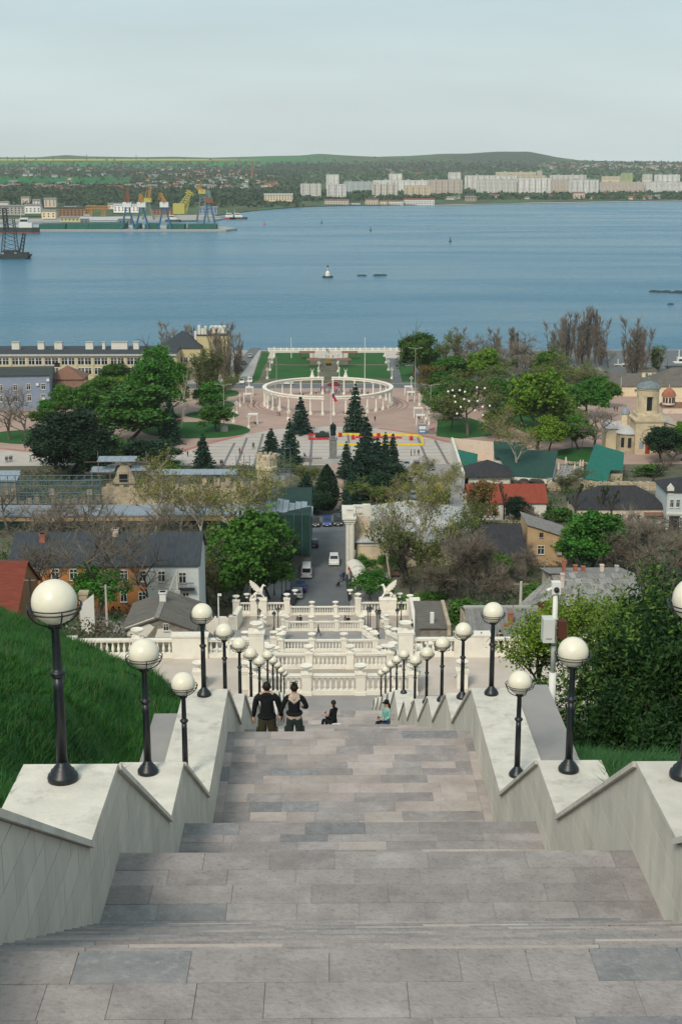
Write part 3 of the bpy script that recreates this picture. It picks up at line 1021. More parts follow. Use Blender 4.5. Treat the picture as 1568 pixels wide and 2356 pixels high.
# the street down to the park, pavements with kerbs, and the alley beyond
drape('street',-6.0,4.2,208.6,292,M_ASPH,0.02)
drape('pavement',-13.0,-6.0,208.6,292,M_GREYPAV,0.14)
drape('pavement',lambda y: 4.2,lambda y: 11.5,208.6,262,M_GREYPAV,0.14)
drape('parking',-9,12,285,300,M_ASPH,0.03)
drape('alley',lambda y: 1.0,lambda y: 4.6,300,366,M_BRICKP,0.03)
n_=26
sd=MB()
vs=[]
for k in range(n_+1):
 Y=296+70*k/n_
 vs+=[(17.0,Y,g1(17,Y)+0.04),(33.0,Y,g1(33,Y)+0.04)]
struct(sd.add(vs,[(2*k,2*k+1,2*k+3,2*k+2) for k in range(n_)]).build('side_road',M_GREYPAV))
vs=[]
for k in range(25):
 for f in (0,.33,.66,1):
  p=ground_at(120+k*15.5,1412+k*1.1+f*34)
  vs.append((p.x,p.y,p.z+0.06))
struct(MB().add(vs,[(4*k+j,4*k+j+1,4*k+j+5,4*k+j+4) for k in range(24) for j in range(3)]).build('lane',M_GREYPAV))
# the park and the square
Z3=3.0
sheet('park_paving',[(-400,1110),(2000,1110),(1750,885),(-100,885)],Z3,M_BRICKP,0.004)
sheet('square',[(-60,1026),(110,1043),(250,1057),(390,1046),(480,1020),(560,1001),(640,987),(750,981),(870,985),(950,997),(1035,1018),(1042,1075),(1040,1098),(900,1098),(300,1098),(-60,1098)],Z3,M_SQUARE,0.012)
for a,b in (((-60,1026),(110,1043)),((110,1043),(250,1057)),((390,1046),(480,1020)),((480,1020),(560,1001)),((870,985),(950,997)),((950,997),(1035,1018))):
 p,q=at_z(*a,Z3),at_z(*b,Z3)
 n=(q-p).cross(Vector((0,0,1))).normalized()*0.9
 struct(MB().prism([(p.x-n.x,p.y-n.y),(q.x-n.x,q.y-n.y),(q.x+n.x,q.y+n.y),(p.x+n.x,p.y+n.y)],2.9,3.018).build('red_border',M_REDPATH))
lines=MB()
for k in range(9):
 yy=372+k*4.6
 pts_x=(-36,34)
 lines.bx(*pts_x,yy,yy+0.28,2.95,3.019)
for xb,xt in ((520,560),(575,600),(0,0)):
 pass
struct(lines.build('paving_lines',M_SQLINE))
bands=MB()
for x in (568,605,655,718,800,880,960,1000,540,480):
 dx=(x-754)*0.16
 p,q=at_z(x+dx,1085,Z3),at_z(x,998+max(0,(590-x)*0.42)+max(0,(x-905)*0.16),Z3)
 n=(q-p).cross(Vector((0,0,1))).normalized()*0.36
 bands.prism([(p.x-n.x,p.y-n.y),(q.x-n.x,q.y-n.y),(q.x+n.x,q.y+n.y),(p.x+n.x,p.y+n.y)],2.95,3.023)
struct(bands.build('paving_bands',M_SQLINE))
def ell(x,y,a,b,n=22):
 return [(x+a*math.cos(2*PI*k/n),y+b*math.sin(2*PI*k/n)) for k in range(n)]
LAWNS=[ell(450,990,126,19),ell(488,955,62,9),ell(500,931,40,9),ell(60,1006,90,16),[(66,1034),(136,1022),(136,1036)],ell(150,975,36,8),ell(200,1000,60,14),
   [(1006,966),(1080,962),(1150,985),(1125,1003),(1050,1010),(1003,1003)],ell(1345,1046,75,17),[(975,905),(1040,905),(1060,940),(1000,945),(968,925)],
   [(1110,905),(1300,905),(1330,960),(1230,1005),(1160,975)],[(628,841),(734,841),(730,871),(615,871)],[(634,812),(712,812),(712,838),(628,838)],
   [(778,841),(893,841),(899,871),(776,871)],[(800,812),(884,812),(889,838),(800,838)],[(603,811),(621,811),(594,877),(579,877)],[(915,842),(950,842),(955,878),(925,878)],
   ell(520,905,30,8),[(300,900),(420,897),(410,915),(300,920)]]
for k,L in enumerate(LAWNS):
 P=[at_z(x,y,Z3) for x,y in L]
 struct(MB().prism([(p.x,p.y) for p in P],2.9,3.06+0.004*(k % 3)).build('lawn',M_LAWN))
p0=at_z(754,888,Z3)
struct(MB().bx(-330,330,p0.y-6,p0.y+5,2.8,3.03).build('road',M_ASPH))
struct(MB().bx(-330,330,p0.y-6.4,p0.y-6.0,2.8,3.12).build('kerb',M_CONC))
struct(MB().bx(-330,330,p0.y+5.0,p0.y+5.4,2.8,3.12).build('kerb',M_CONC))
sheet('embankment_road',[(540,884),(600,800),(575,800),(545,840)],Z3,M_ASPH,0.016)
struct(MB().bx(24.5,330,508,599,2.8,3.01).build('embankment',M_ASPH))
struct(MB().bx(-330,-26.5,508,599,2.8,3.01).build('embankment',M_CONC))
# ------------------------------------------------------------------ sea
def water_material():
 m=bpy.data.materials.new('sea_water'); m.use_nodes=True
 n,l=m.node_tree.nodes,m.node_tree.links
 b=n['Principled BSDF']
 geo=n.new('ShaderNodeNewGeometry')
 mp=n.new('ShaderNodeMapping'); mp.inputs['Scale'].default_value=(0.0022,0.009,1)
 mp.inputs['Rotation'].default_value=(0,0,0.12)
 l.new(geo.outputs['Position'],mp.inputs['Vector'])
 big=n.new('ShaderNodeTexNoise'); big.inputs['Scale'].default_value=1.0; big.inputs['Detail'].default_value=5; big.inputs['Roughness'].default_value=0.6; big.inputs['Distortion'].default_value=0.6
 l.new(mp.outputs['Vector'],big.inputs['Vector'])
 rr=n.new('ShaderNodeMapRange'); rr.inputs['From Min'].default_value=0.36; rr.inputs['From Max'].default_value=0.66; rr.inputs['To Min'].default_value=0.32; rr.inputs['To Max'].default_value=0.14
 l.new(big.outputs['Fac'],rr.inputs['Value'])
 l.new(rr.outputs['Result'],b.inputs['Roughness'])
 b.inputs['IOR'].default_value=1.33
 b.inputs['Specular IOR Level'].default_value=0.5
 cm=n.new('ShaderNodeMix'); cm.data_type='RGBA'
 cm.inputs[6].default_value=(0.018,0.13,0.225,1)
 cm.inputs[7].default_value=(0.04,0.18,0.275,1)
 l.new(big.outputs['Fac'],cm.inputs[0])
 l.new(cm.outputs[2],b.inputs['Base Color'])
 mp2=n.new('ShaderNodeMapping'); mp2.inputs['Scale'].default_value=(0.10,0.22,1)
 mp2.inputs['Rotation'].default_value=(0,0,0.35)
 l.new(geo.outputs['Position'],mp2.inputs['Vector'])
 w1=n.new('ShaderNodeTexNoise'); w1.inputs['Scale'].default_value=1.0; w1.inputs['Detail'].default_value=6; w1.inputs['Roughness'].default_value=0.62
 l.new(mp2.outputs['Vector'],w1.inputs['Vector'])
 bp=n.new('ShaderNodeBump'); bp.inputs['Strength'].default_value=1.0; bp.inputs['Distance'].default_value=2.6
 l.new(w1.outputs['Fac'],bp.inputs['Height'])
 l.new(bp.outputs['Normal'],b.inputs['Normal'])
 return m
M_SEA=water_material()
sea=MB().quad((-9000,560,0),(9000,560,0),(9000,14000,0),(-9000,14000,0)).build('sea',M_SEA)
struct(sea)
# ------------------------------------------------------------------ far shore: land rising to the skyline hills
def shore_Y(px):
 """distance of the far waterline as the photo shows it"""
 return interp([(-900,1800),(-200,1950),(0,2020),(150,2080),(300,2150),(500,2230),(600,2500),(690,2700),(800,2790),(1000,2850),(1150,2930),(1250,3050),(1400,3130),(1568,3180),(2500,3300)],px)
SKYL=[(-900,372),(0,364),(60,362),(130,362),(190,357),(240,360),(330,362),(420,361),(500,363),(600,360),(690,358),(735,354),(790,358),(860,361),(930,359),(1000,354),(1060,353),(1120,349),(1190,349),(1250,362),(1300,369),(1400,372),(1568,374),(2500,374)]
M_LAND=bpy.data.materials.new('far_fields')
M_LAND.use_nodes=True
_n,_l=M_LAND.node_tree.nodes,M_LAND.node_tree.links
_at=_n.new('ShaderNodeAttribute'); _at.attribute_name='tone'
_l.new(_at.outputs['Color'],_n['Principled BSDF'].inputs['Base Color'])
_n['Principled BSDF'].inputs['Roughness'].default_value=1.0
_n['Principled BSDF'].inputs['Specular IOR Level'].default_value=0.0
NXF,NYF=360,190
cols_px=np.linspace(-900,2500,NXF)
tt=np.linspace(0,1,NYF)
TONE=np.zeros((NYF,NXF,3))
VF=np.zeros((NYF,NXF,3))
noise_ph=RNG.uniform(0,6.28,40)
def wob(a,b,k):
 return np.sin(a*0.011+noise_ph[k])*np.sin(b*0.017+noise_ph[k+1])+0.5*np.sin(a*0.031+b*0.02+noise_ph[k+2])
# level of the land as a function of distance: the photo rows between the waterline and the skyline
RISE=[(0.0,1.0),(0.03,3.0),(0.15,9),(0.35,25),(0.55,42),(0.75,58),(0.9,72)]
TOPY=8200.0
def land_point(px,t):
 sY=shore_Y(px)
 Y=sY+(TOPY-sY)*t ** 1.25
 X=math.tan(math.atan((px-745)/FPX))*Y*1.03
 sky=interp(SKYL,px)
 th=PITCH+math.atan((sky-1178)/FPX)
 ztop=EYE.z-TOPY*math.tan(th)
 zb=interp(RISE+[(1.0,80.0)],t)
 w=max(0.0,(t-0.62)/0.38)
 w=w*w*(3-2*w)
 z=zb*(1-w)+ztop*w if t<1 else ztop
 return X,Y,z
for a,px in enumerate(cols_px):
 for b,t in enumerate(tt):
  X,Y,z=land_point(px,t)
  z+=(0.8*wob(X*0.5,Y*0.5,3))*min(1,t*6)
  VF[b,a]=(X,Y,z)
PXR=np.zeros((NYF,NXF)); PYR=np.zeros((NYF,NXF))
for b in range(NYF):
 for a in range(NXF):
  q=pix(VF[b,a]); PXR[b,a]=q[0]; PYR[b,a]=q[1]
n1=wob(PXR*2.2,PYR*18,6); n2=wob(PXR*7,PYR*40,10); n3=RNG.normal(0,1,(NYF,NXF))
base=np.array([0.095,0.145,0.075])
TONE[:]=base
def paint(mask,col,amt=1.0):
 mk=np.clip(mask,0,1)[...,None]*amt
 TONE[:]=TONE*(1-mk)+np.array(col)*mk
sm=lambda v,a,b: np.clip((v-a)/(b-a),0,1)
paint(sm(n1,-0.2,0.6),(0.10,0.105,0.06),0.7)
paint(sm(n2,0.2,0.9),(0.06,0.09,0.05),0.5)
band=lambda lo,hi,s=1.2: sm(PYR,lo-s,lo+s)*(1-sm(PYR,hi-s,hi+s))
paint(band(372,387)*(1-sm(PXR,560,640)) ,(0.06,0.20,0.07),0.9)
paint(band(407,424)*(1-sm(PXR,250,340)),(0.025,0.15,0.05),0.95)
paint(band(361,378)*sm(PXR,520,600)*(1-sm(PXR,700,800)),(0.06,0.19,0.075),0.85)
paint(band(376,386)*sm(PXR,600,640)*(1-sm(PXR,730,800)),(0.035,0.045,0.06),0.8)
paint(band(372,382)*sm(PXR,780,900)*(1-sm(PXR,1250,1320)),(0.075,0.075,0.065),0.7)
paint(band(384,392)*sm(PXR,1060,1150)*(1-sm(PXR,1240,1300)),(0.07,0.16,0.06),0.8)
paint(band(430,462)*(1-sm(PXR,600,700)),(0.03,0.045,0.03),0.85)
paint(band(340,371)*sm(PXR,1000,1080)*(1-sm(PXR,1240,1300)),(0.07,0.085,0.07),0.8)
paint(band(366.2,369.0,0.7)*(1-sm(PXR,430,620)),(0.55,0.46,0.05),0.95)
TONE *= (1+0.10*n3[...,None])
TONE=np.clip(TONE,0.01,0.6)
i=np.arange((NXF-1)*(NYF-1)); r_,c_=i // (NXF-1),i % (NXF-1); a_=r_*NXF+c_
me=np_mesh('far_land',VF.reshape(-1,3),np.stack([a_,a_+1,a_+NXF+1,a_+NXF],1),M_LAND,True)
ca=me.color_attributes.new('tone','FLOAT_COLOR','POINT')
ca.data.foreach_set('color',np.concatenate([TONE.reshape(-1,3),np.ones((NXF*NYF,1))],1).astype(np.float32).ravel())
struct(link('hills',me))
# the land goes on behind the skyline
struct(MB().quad((-7000,8190,20),(7000,8190,20),(9000,13800,30),(-9000,13800,30)).build('terrain',M_EARTH))
def far_at(px,py):
 """point of the far land that the photo shows at (px, py)"""
 d=ray(px,py)
 lo,hi=0.0,0.95
 f=lambda t: (lambda P: (EYE.z+d.z/d.y*P[1])-P[2])(land_point(px,t))
 for _ in range(30):
  m_=(lo+hi)/2
  if f(m_)>0:
   lo=m_
  else:
   hi=m_
 X,Y,z=land_point(px,lo)
 return Vector((EYE.x+d.x/d.y*Y,Y,z))
# thin air between here and the far hills
M_HAZE=bpy.data.materials.new('haze'); M_HAZE.use_nodes=True
_hn=M_HAZE.node_tree.nodes
_hn.remove(_hn['Principled BSDF'])
_pv=_hn.new('ShaderNodeVolumePrincipled')
_pv.inputs['Color'].default_value=(0.86,0.93,0.97,1)
_pv.inputs['Density'].default_value=0.00004
_pv.inputs['Anisotropy'].default_value=0.0
M_HAZE.node_tree.links.new(_pv.outputs['Volume'],_hn['Material Output'].inputs['Volume'])
stuff(MB().bx(-3400,3400,-12,8600,-4.5,200).build('haze',M_HAZE))
# scrub and weeds between the houses
def scrub(name,m,n,seed,size):
 rng=np.random.default_rng(seed)
 X=rng.uniform(-75,75,n); Y=rng.uniform(104,362,n)
 k=(np.abs(X)>np.where(Y<212,19,14)) & ~((Y>240) & (X>4) & (X<30) & (Y<272)) & ~((X>18) & (X<34) & (Y>296))
 X,Y=X[k],Y[k]
 P=np.stack([X,Y,gz(X,Y)+0.3],1)
 q=np.repeat(P,46,0)
 r=np.repeat(rng.uniform(0.5,1.7,len(P)),46)[:,None]
 q=q+rng.normal(0,1,q.shape)*r*np.array([0.8,0.8,0.42])+np.array([0,0,0.4])*r
 c=RNG.normal(0,1,3)
 a=rng.normal(0,1,q.shape); a /= np.linalg.norm(a,axis=1)[:,None]
 b=np.cross(a,rng.normal(0,1,q.shape)); b /= np.linalg.norm(b,axis=1)[:,None]
 s_=size*rng.uniform(0.6,1.4,len(q))[:,None]
 V=np.stack([q-a*s_,q+b*s_,q+a*s_,q-b*s_],1).reshape(-1,3)
 stuff(link(name,np_mesh(name,V,np.arange(len(V)).reshape(-1,4),m)))
scrub('undergrowth',mat('scrub_green',(0.02,0.06,0.012),0.9,scale=0.3,col2=(0.06,0.11,0.025)),1500,3,0.17)
scrub('undergrowth',mat('scrub_brown',(0.055,0.05,0.03),0.9,scale=0.3,col2=(0.12,0.105,0.065)),1500,4,0.15)
# ================================================================== trees: prototypes, then one thing per tree
def leaf_mat(name,c1,c2,rnd=0.25,scale=0.5):
 return mat(name,c1,0.65,scale=scale,col2=c2,rnd=rnd,spec=0.25)
M_BARK=mat('grey_bark',(0.085,0.07,0.055),0.95,scale=3,col2=(0.16,0.14,0.115))
M_BARKD=mat('dark_bark',(0.035,0.03,0.025),0.95,scale=3,col2=(0.07,0.06,0.05))
M_BARKW=mat('pale_bark',(0.34,0.31,0.25),0.9,scale=2,col2=(0.50,0.46,0.38))
M_TWIG=mat('bare_twigs',(0.15,0.125,0.095),0.95,scale=0.3,col2=(0.25,0.215,0.165),rnd=0.2)
M_TWIGR=mat('reddish_twigs',(0.12,0.098,0.075),0.95,scale=0.3,col2=(0.18,0.15,0.115),rnd=0.15)
M_LEAF=leaf_mat('deep_green_leaves',(0.024,0.09,0.009),(0.075,0.19,0.018))
M_LEAFB=leaf_mat('bright_spring_leaves',(0.065,0.16,0.008),(0.16,0.29,0.02))
M_LEAFD=leaf_mat('dark_evergreen_leaves',(0.005,0.02,0.008),(0.016,0.05,0.017))
M_LEAFO=leaf_mat('olive_opening_leaves',(0.06,0.09,0.018),(0.13,0.17,0.035))
M_LEAFR=leaf_mat('rusty_opening_leaves',(0.10,0.075,0.015),(0.17,0.12,0.03))
M_BUD=leaf_mat('yellow_green_buds',(0.13,0.14,0.025),(0.22,0.21,0.05))
M_NEEDLE=leaf_mat('blue_spruce_needles',(0.010,0.038,0.024),(0.03,0.075,0.05))
M_IVY=leaf_mat('ivy_leaves',(0.02,0.045,0.01),(0.06,0.09,0.025))
def cards(P,size,rng,droop=0.0,aspect=1.0):
 """leaf-sized quads, one at each point, turned at random"""
 n=len(P)
 a=rng.normal(0,1,(n,3)); a /= np.linalg.norm(a,axis=1)[:,None]
 b=rng.normal(0,1,(n,3)); b -= a*(a*b).sum(1)[:,None]; b /= np.linalg.norm(b,axis=1)[:,None]
 if droop:
  b[:,2] -= droop; b /= np.linalg.norm(b,axis=1)[:,None]
  a -= b*(a*b).sum(1)[:,None]; a /= np.linalg.norm(a,axis=1)[:,None]
 s=size*rng.uniform(0.6,1.3,n)[:,None]
 A,B=a*s*0.5,b*s*0.5*aspect
 V=np.stack([P-A,P+B,P+A,P-B],1).reshape(-1,3)
 return V,np.arange(n*4).reshape(n,4)
def crown_points(rng,n_cl,per,c,rad,sub=0.22,flat=0.8,shell=0.55,lobes=0):
 """clumps of points through a crown's volume, with gaps between the clumps"""
 out=[]
 LB=[]
 for k in range(lobes):
  v=rng.normal(0,1,3); v /= np.linalg.norm(v); v *= rng.uniform(0.38,0.62) if k else 0.1
  LB.append(np.append(v,rng.uniform(0.34,0.52) if k else 0.66))
 for k in range(n_cl):
  d=rng.normal(0,1,3); d /= np.linalg.norm(d)
  if d[2]<-0.5:
   d[2] *=-0.5
  r=shell+(1-shell)*rng.uniform() ** 0.6
  wob_=1+0.22*math.sin(3.1*d[0]+5*d[1]+1.7*c[2])+0.15*math.sin(6*d[2]+4*d[0])
  cc=np.array(c)+d*np.array(rad)*r*wob_
  if lobes:
   L=LB[k % lobes]
   cc=np.array(c)+np.array(rad)*(L[:3]+d*r*L[3])
  sz=sub*rad[0]*rng.uniform(0.6,1.35)
  q=rng.normal(0,1,(per,3))*np.array([sz,sz,sz*flat])*0.62
  out.append(cc+q)
 return np.concatenate(out,0)
def limb_tree(rng,mb,h,levels,spread,r0,start=0.25,kids_=(4,6),up=0.35,tips=None,lean=(0,0),n0=7,ratio=0.62,min_r=0.012):
 """recursive limbs into mb; returns the end points of the last level"""
 tips=[] if tips is None else tips
 def grow(p,d,L,r,lev):
  segs=3 if lev<2 else 2
  pts,rr=[p],[r]
  q=p
  dd=d
  for s in range(segs):
   dd=(dd+Vector(rng.normal(0,0.14+0.05*lev,3))+Vector((0,0,up*0.15))).normalized()
   q=q+dd*(L/segs)
   pts.append(q); rr.append(max(min_r,r*(1-0.62*(s+1)/segs)))
  mb.tube(pts,rr,6 if lev==0 else (5 if lev==1 else 3),caps=False)
  if lev>=levels:
   tips.append((pts[-1],dd,pts[0]))
   return
  n=int(rng.integers(*kids_))
  if lev==0:
   n=max(n,5)
  for k in range(n):
   f=start+(1-start)*(k+rng.uniform(0.2,1))/n if lev==0 else rng.uniform(0.3,1.0)
   idx=min(int(f*segs),segs-1)
   fr=f*segs-idx
   base=pts[idx].lerp(pts[idx+1],min(1,fr))
   az=rng.uniform(0,2*PI)
   side=Vector((math.cos(az),math.sin(az),0))
   nd=(dd*(1-spread)+side*spread+Vector((0,0,up*(0.5 if lev else 0.3)))).normalized()
   grow(base,nd,L*ratio*rng.uniform(0.75,1.2),max(min_r,r*(0.5 if lev else 0.55)),lev+1)
 grow(Vector((0,0,0)),Vector((lean[0],lean[1],1)).normalized(),h,r0,0)
 return tips
def twig_mesh(rng,tips,per,L,w,curl=0.5,back=0.6,upw=0.15):
 """fine forked twigs, each a thin sliver"""
 T=np.array([t[0] for t in tips]); D=np.array([t[1] for t in tips]); B0=np.array([t[2] for t in tips])
 n=len(T)*per
 idx=np.repeat(np.arange(len(T)),per)
 f=rng.uniform(0,back,n)[:,None]
 P=T[idx]*(1-f)+B0[idx]*f
 d=D[idx]+rng.normal(0,curl,(n,3)); d[:,2]+=upw
 d /= np.linalg.norm(d,axis=1)[:,None]
 l=L*rng.uniform(0.4,1.2,n)[:,None]
 a=np.cross(d,rng.normal(0,1,(n,3))); a /= np.linalg.norm(a,axis=1)[:,None]+1e-9
 mid=P+d*l*0.5+rng.normal(0,0.05,(n,3))*l
 tip=P+d*l+np.array([0,0,0.08])*l+rng.normal(0,0.12,(n,3))*l
 V=np.stack([P-a*w,P+a*w,mid+a*w*0.7,mid-a*w*0.7,tip],1).reshape(-1,3)
 o=np.arange(n)[:,None]*5
 F=np.concatenate([o+np.array([[0,1,2]]),o+np.array([[0,2,3]]),o+np.array([[3,2,4]])],0)
 return V,F,tip
def leafy(seed,h=10.0,r=4.0,n_cl=140,per=110,leaf=0.33,mleaf=None,bark=None,trunk=0.15,flat=0.85,sh=0.5,tr=0.22,lobes=9):
 rng=np.random.default_rng(seed)
 mb=MB()
 limb_tree(rng,mb,h*0.62,2,0.55,tr,start=0.35)
 t=mb.mesh('trunk',bark or M_BARKD)
 P=crown_points(rng,n_cl,per,(0,0,h*(trunk+(1-trunk)*0.5)),(r,r,h*(1-trunk)*0.5),flat=flat,shell=sh,lobes=lobes,sub=.15 if lobes else .22)
 P=P[P[:,2]>h*trunk*0.6]
 V,F=cards(P,leaf,rng)
 return [('trunk',t),('crown',np_mesh('crown',V,F,mleaf or M_LEAF))]
def bare(seed,h=10.0,levels=3,spread=0.62,r0=0.2,per=10,L=1.0,w=0.014,mt=None,bark=None,buds=0,mbud=None,bs=0.22,start=0.25,kids_=(4,6),up=0.35,lean=(0,0),curl=0.5,ratio=0.62,frac=0.55):
 rng=np.random.default_rng(seed)
 mb=MB()
 tips=limb_tree(rng,mb,h*frac,levels,spread,r0,start,kids_,up,lean=lean,ratio=ratio)
 V,F,tip=twig_mesh(rng,tips,per,L,w,curl)
 out=[('trunk',mb.mesh('trunk',bark or M_BARK)),('twigs',np_mesh('twigs',V,F,mt or M_TWIG))]
 if buds:
  P=tip[rng.integers(0,len(tip),buds)]+rng.normal(0,0.12,(buds,3))
  V,F=cards(P,bs,rng)
  out.append(('leaves',np_mesh('leaves',V,F,mbud or M_BUD)))
 return out
def poplar(seed,h=14.0,bark=None,leaves=0,n=7):
 rng=np.random.default_rng(seed)
 mb=MB()
 tips=[]
 for k in range(n):
  az=rng.uniform(0,2*PI); b=0.5*rng.uniform()
  hh=h*rng.uniform(0.68,0.98)
  p0=Vector((math.cos(az)*b*0.5,math.sin(az)*b*0.5,0))
  p1=p0+Vector((math.cos(az)*b*2.0,math.sin(az)*b*2.0,hh*0.5))
  p2=p1+Vector((math.cos(az)*b,math.sin(az)*b,hh*0.5))
  mb.tube([p0,p1,p2],[0.10,0.06,0.015],5,caps=False)
  for q in range(30):
   f=rng.uniform(0.12,1.0)
   p=p0.lerp(p1,f*2) if f<0.5 else p1.lerp(p2,f*2-1)
   a2=rng.uniform(0,2*PI)
   d=Vector((math.cos(a2)*0.38,math.sin(a2)*0.38,1)).normalized()
   e=p+d*h*0.09*rng.uniform(0.6,1.3)
   mb.tube([p,e],[0.02,0.008],3,caps=False)
   tips.append((e,d,p))
 V,F,tip=twig_mesh(rng,tips,20,h*0.075,0.014,0.3,0.9,0.7)
 out=[('trunk',mb.mesh('trunk',bark or M_BARK)),('twigs',np_mesh('twigs',V,F,M_TWIG))]
 if leaves:
  P=tip[rng.integers(0,len(tip),leaves)]+rng.normal(0,0.2,(leaves,3))
  V,F=cards(P,0.3,rng)
  out.append(('leaves',np_mesh('leaves',V,F,M_LEAFO)))
 return out
def spruce(seed,h=10.0,r=2.5,mleaf=None,n=5200):
 rng=np.random.default_rng(seed)
 mb=MB().tube([(0,0,0),(0,0,h*0.97)],[h*0.018,0.02],6)
 lay=int(h*2.1)
 pts=[]
 for k in range(lay):
  f=(k+rng.uniform(0,0.6))/lay
  z=h*(0.05+0.95*f)
  R_=r*(1-f) ** 0.85*rng.uniform(0.8,1.12)+0.08
  nb=max(4,int(9*(1-f)+4))
  m_=int(n*(1-f+0.12)/lay*1.75/nb)
  for b in range(nb):
   az=2*PI*b/nb+rng.uniform(0,0.9)
   L_=R_*rng.uniform(0.75,1.12)
   u=rng.uniform(0.12,1,m_)
   x=u*L_
   sag=-0.28*x+0.10*x*x/max(r,0.1)
   wd=0.16*L_*(1.15-u)
   s=rng.normal(0,1,m_)*wd
   pts.append(np.stack([math.cos(az)*x-math.sin(az)*s,math.sin(az)*x+math.cos(az)*s,z+sag+rng.normal(0,0.07,m_)],1))
 P=np.concatenate(pts,0)
 V,F=cards(P,0.26,rng,droop=0.4,aspect=1.7)
 return [('trunk',mb.mesh('trunk',M_BARKD)),('crown',np_mesh('crown',V,F,mleaf or M_NEEDLE))]
def column(seed,h=8.0,r=2.2,mleaf=None,leaf=0.24,n=7000):
 rng=np.random.default_rng(seed)
 mb=MB().tube([(0,0,0),(0,0,h*0.5)],[0.16,0.08],6)
 u=rng.uniform(0,1,n); az=rng.uniform(0,2*PI,n)
 prof=np.sin(np.clip(u*0.93+0.07,0,1) ** 0.75*PI) ** 0.7
 rr=r*prof*(0.72+0.3*rng.uniform(0,1,n))*(1+0.13*np.sin(az*7+u*9))
 P=np.stack([np.cos(az)*rr,np.sin(az)*rr,h*(0.03+0.97*u)],1)
 V,F=cards(P,leaf,rng,droop=-0.8,aspect=1.8)
 return [('trunk',mb.mesh('trunk',M_BARKD)),('crown',np_mesh('crown',V,F,mleaf or M_LEAFD))]
KINDS_={
 'leafy': ('leafy_tree',10.0,4.0,[leafy(k,mleaf=M_LEAF) for k in (1,2,3)]),
 'bright': ('leafy_tree',10.0,4.0,[leafy(k,mleaf=M_LEAFB,sh=0.4) for k in (4,5)]),
 'tall': ('leafy_tree',14.0,4.2,[leafy(k,14,4.2,220,105,mleaf=M_LEAF,trunk=0.12) for k in (7,)]),
 'dark': ('evergreen_tree',9.0,4.0,[leafy(k,9,4.0,150,110,0.29,M_LEAFD,trunk=0.1) for k in (8,9)]),
 'round': ('round_tree',6.0,2.6,[leafy(k,6,2.6,90,80,0.22,M_LEAF,M_BARK,0.36,sh=0.7,tr=0.12,lobes=0) for k in (10,)]),
 'olive': ('budding_tree',9.0,4.0,[bare(k,9,3,0.6,0.22,9,1.0,0.016,None,None,4200,M_LEAFO,0.21) for k in (11,12)]),
 'rusty': ('budding_tree',8.0,4.0,[bare(13,8,3,0.65,0.2,9,1.0,0.016,None,None,5600,M_LEAFR,0.22)]),
 'bud': ('budding_tree',11.0,4.5,[bare(k,11,3,0.58,0.2,9,1.2,0.014,None,M_BARKW,3200,M_BUD,0.17,0.32) for k in (14,15)]),
 'bare': ('bare_tree',10.0,4.2,[bare(k,10,3,0.6,0.24,12,1.1,0.016) for k in (16,17,18)]),
 'darkbare': ('bare_tree',10.0,4.0,[bare(k,10,3,0.52,0.24,7,0.9,0.013,M_TWIGR,M_BARKD,start=0.35) for k in (19,20)]),
 'brush': ('bare_shrub',6.0,3.2,[bare(k,6,3,0.72,0.08,16,0.9,0.012,M_TWIGR,M_BARKD,start=0.03,kids_=(5,7),up=0.5) for k in (21,22)]),
 'greybrush': ('bare_shrub',6.0,3.2,[bare(23,6,3,0.72,0.08,16,0.9,0.012,M_TWIG,M_BARK,start=0.03,kids_=(5,7),up=0.5)]),
 'white': ('white_tree',11.0,2.6,[bare(24,11,2,0.42,0.17,5,0.8,0.02,M_BARKW,M_BARKW,300,M_BUD,0.2,0.3)]),
 'poplar': ('poplar_tree',14.0,2.6,[poplar(k) for k in (25,26)]),
 'gpoplar': ('poplar_tree',14.0,2.6,[poplar(27,leaves=2600)]),
 'spruce': ('spruce_tree',10.0,2.7,[spruce(k,10,2.7) for k in (28,29)]),
 'thuja': ('thuja_tree',8.0,2.2,[column(30)]),
 'bush': ('bush',3.0,2.0,[leafy(31,3,2.0,60,60,0.22,M_LEAFD,None,0.02,tr=0.06,lobes=5)]),
 'gbush': ('bush',3.0,2.0,[leafy(32,3,2.0,60,60,0.22,M_LEAF,None,0.02,tr=0.06,lobes=5)]),
 'pollard': ('pollard_tree',8.0,1.5,[bare(33,8,1,0.45,0.42,4,0.5,0.02,M_TWIGR,M_BARKD,1500,M_IVY,0.22,0.5,(3,4),frac=0.75)]),
}
for _k,(_nm,_h,_r,_vs) in list(KINDS_.items()):
 # true height and radius of each kind
 hh,rr=[],[]
 for v_ in _vs:
  co=np.concatenate([np.array([q.co[:] for q in me_.vertices]) if len(me_.vertices)<3000 else (lambda a: (me_.vertices.foreach_get('co',a),a.reshape(-1,3))[1])(np.zeros(len(me_.vertices)*3,np.float32)) for _,me_ in v_[1:]],0)
  hh.append(np.percentile(co[:,2],99.5)); rr.append(np.percentile(np.abs(co[:,0]),95))
 KINDS_[_k]=(_nm,float(np.mean(hh)),float(np.mean(rr)),_vs)
CAT={'leafy_tree': 'tree','bush': 'bush','bare_shrub': 'shrub'}
PROT={}
NTREE=[0]
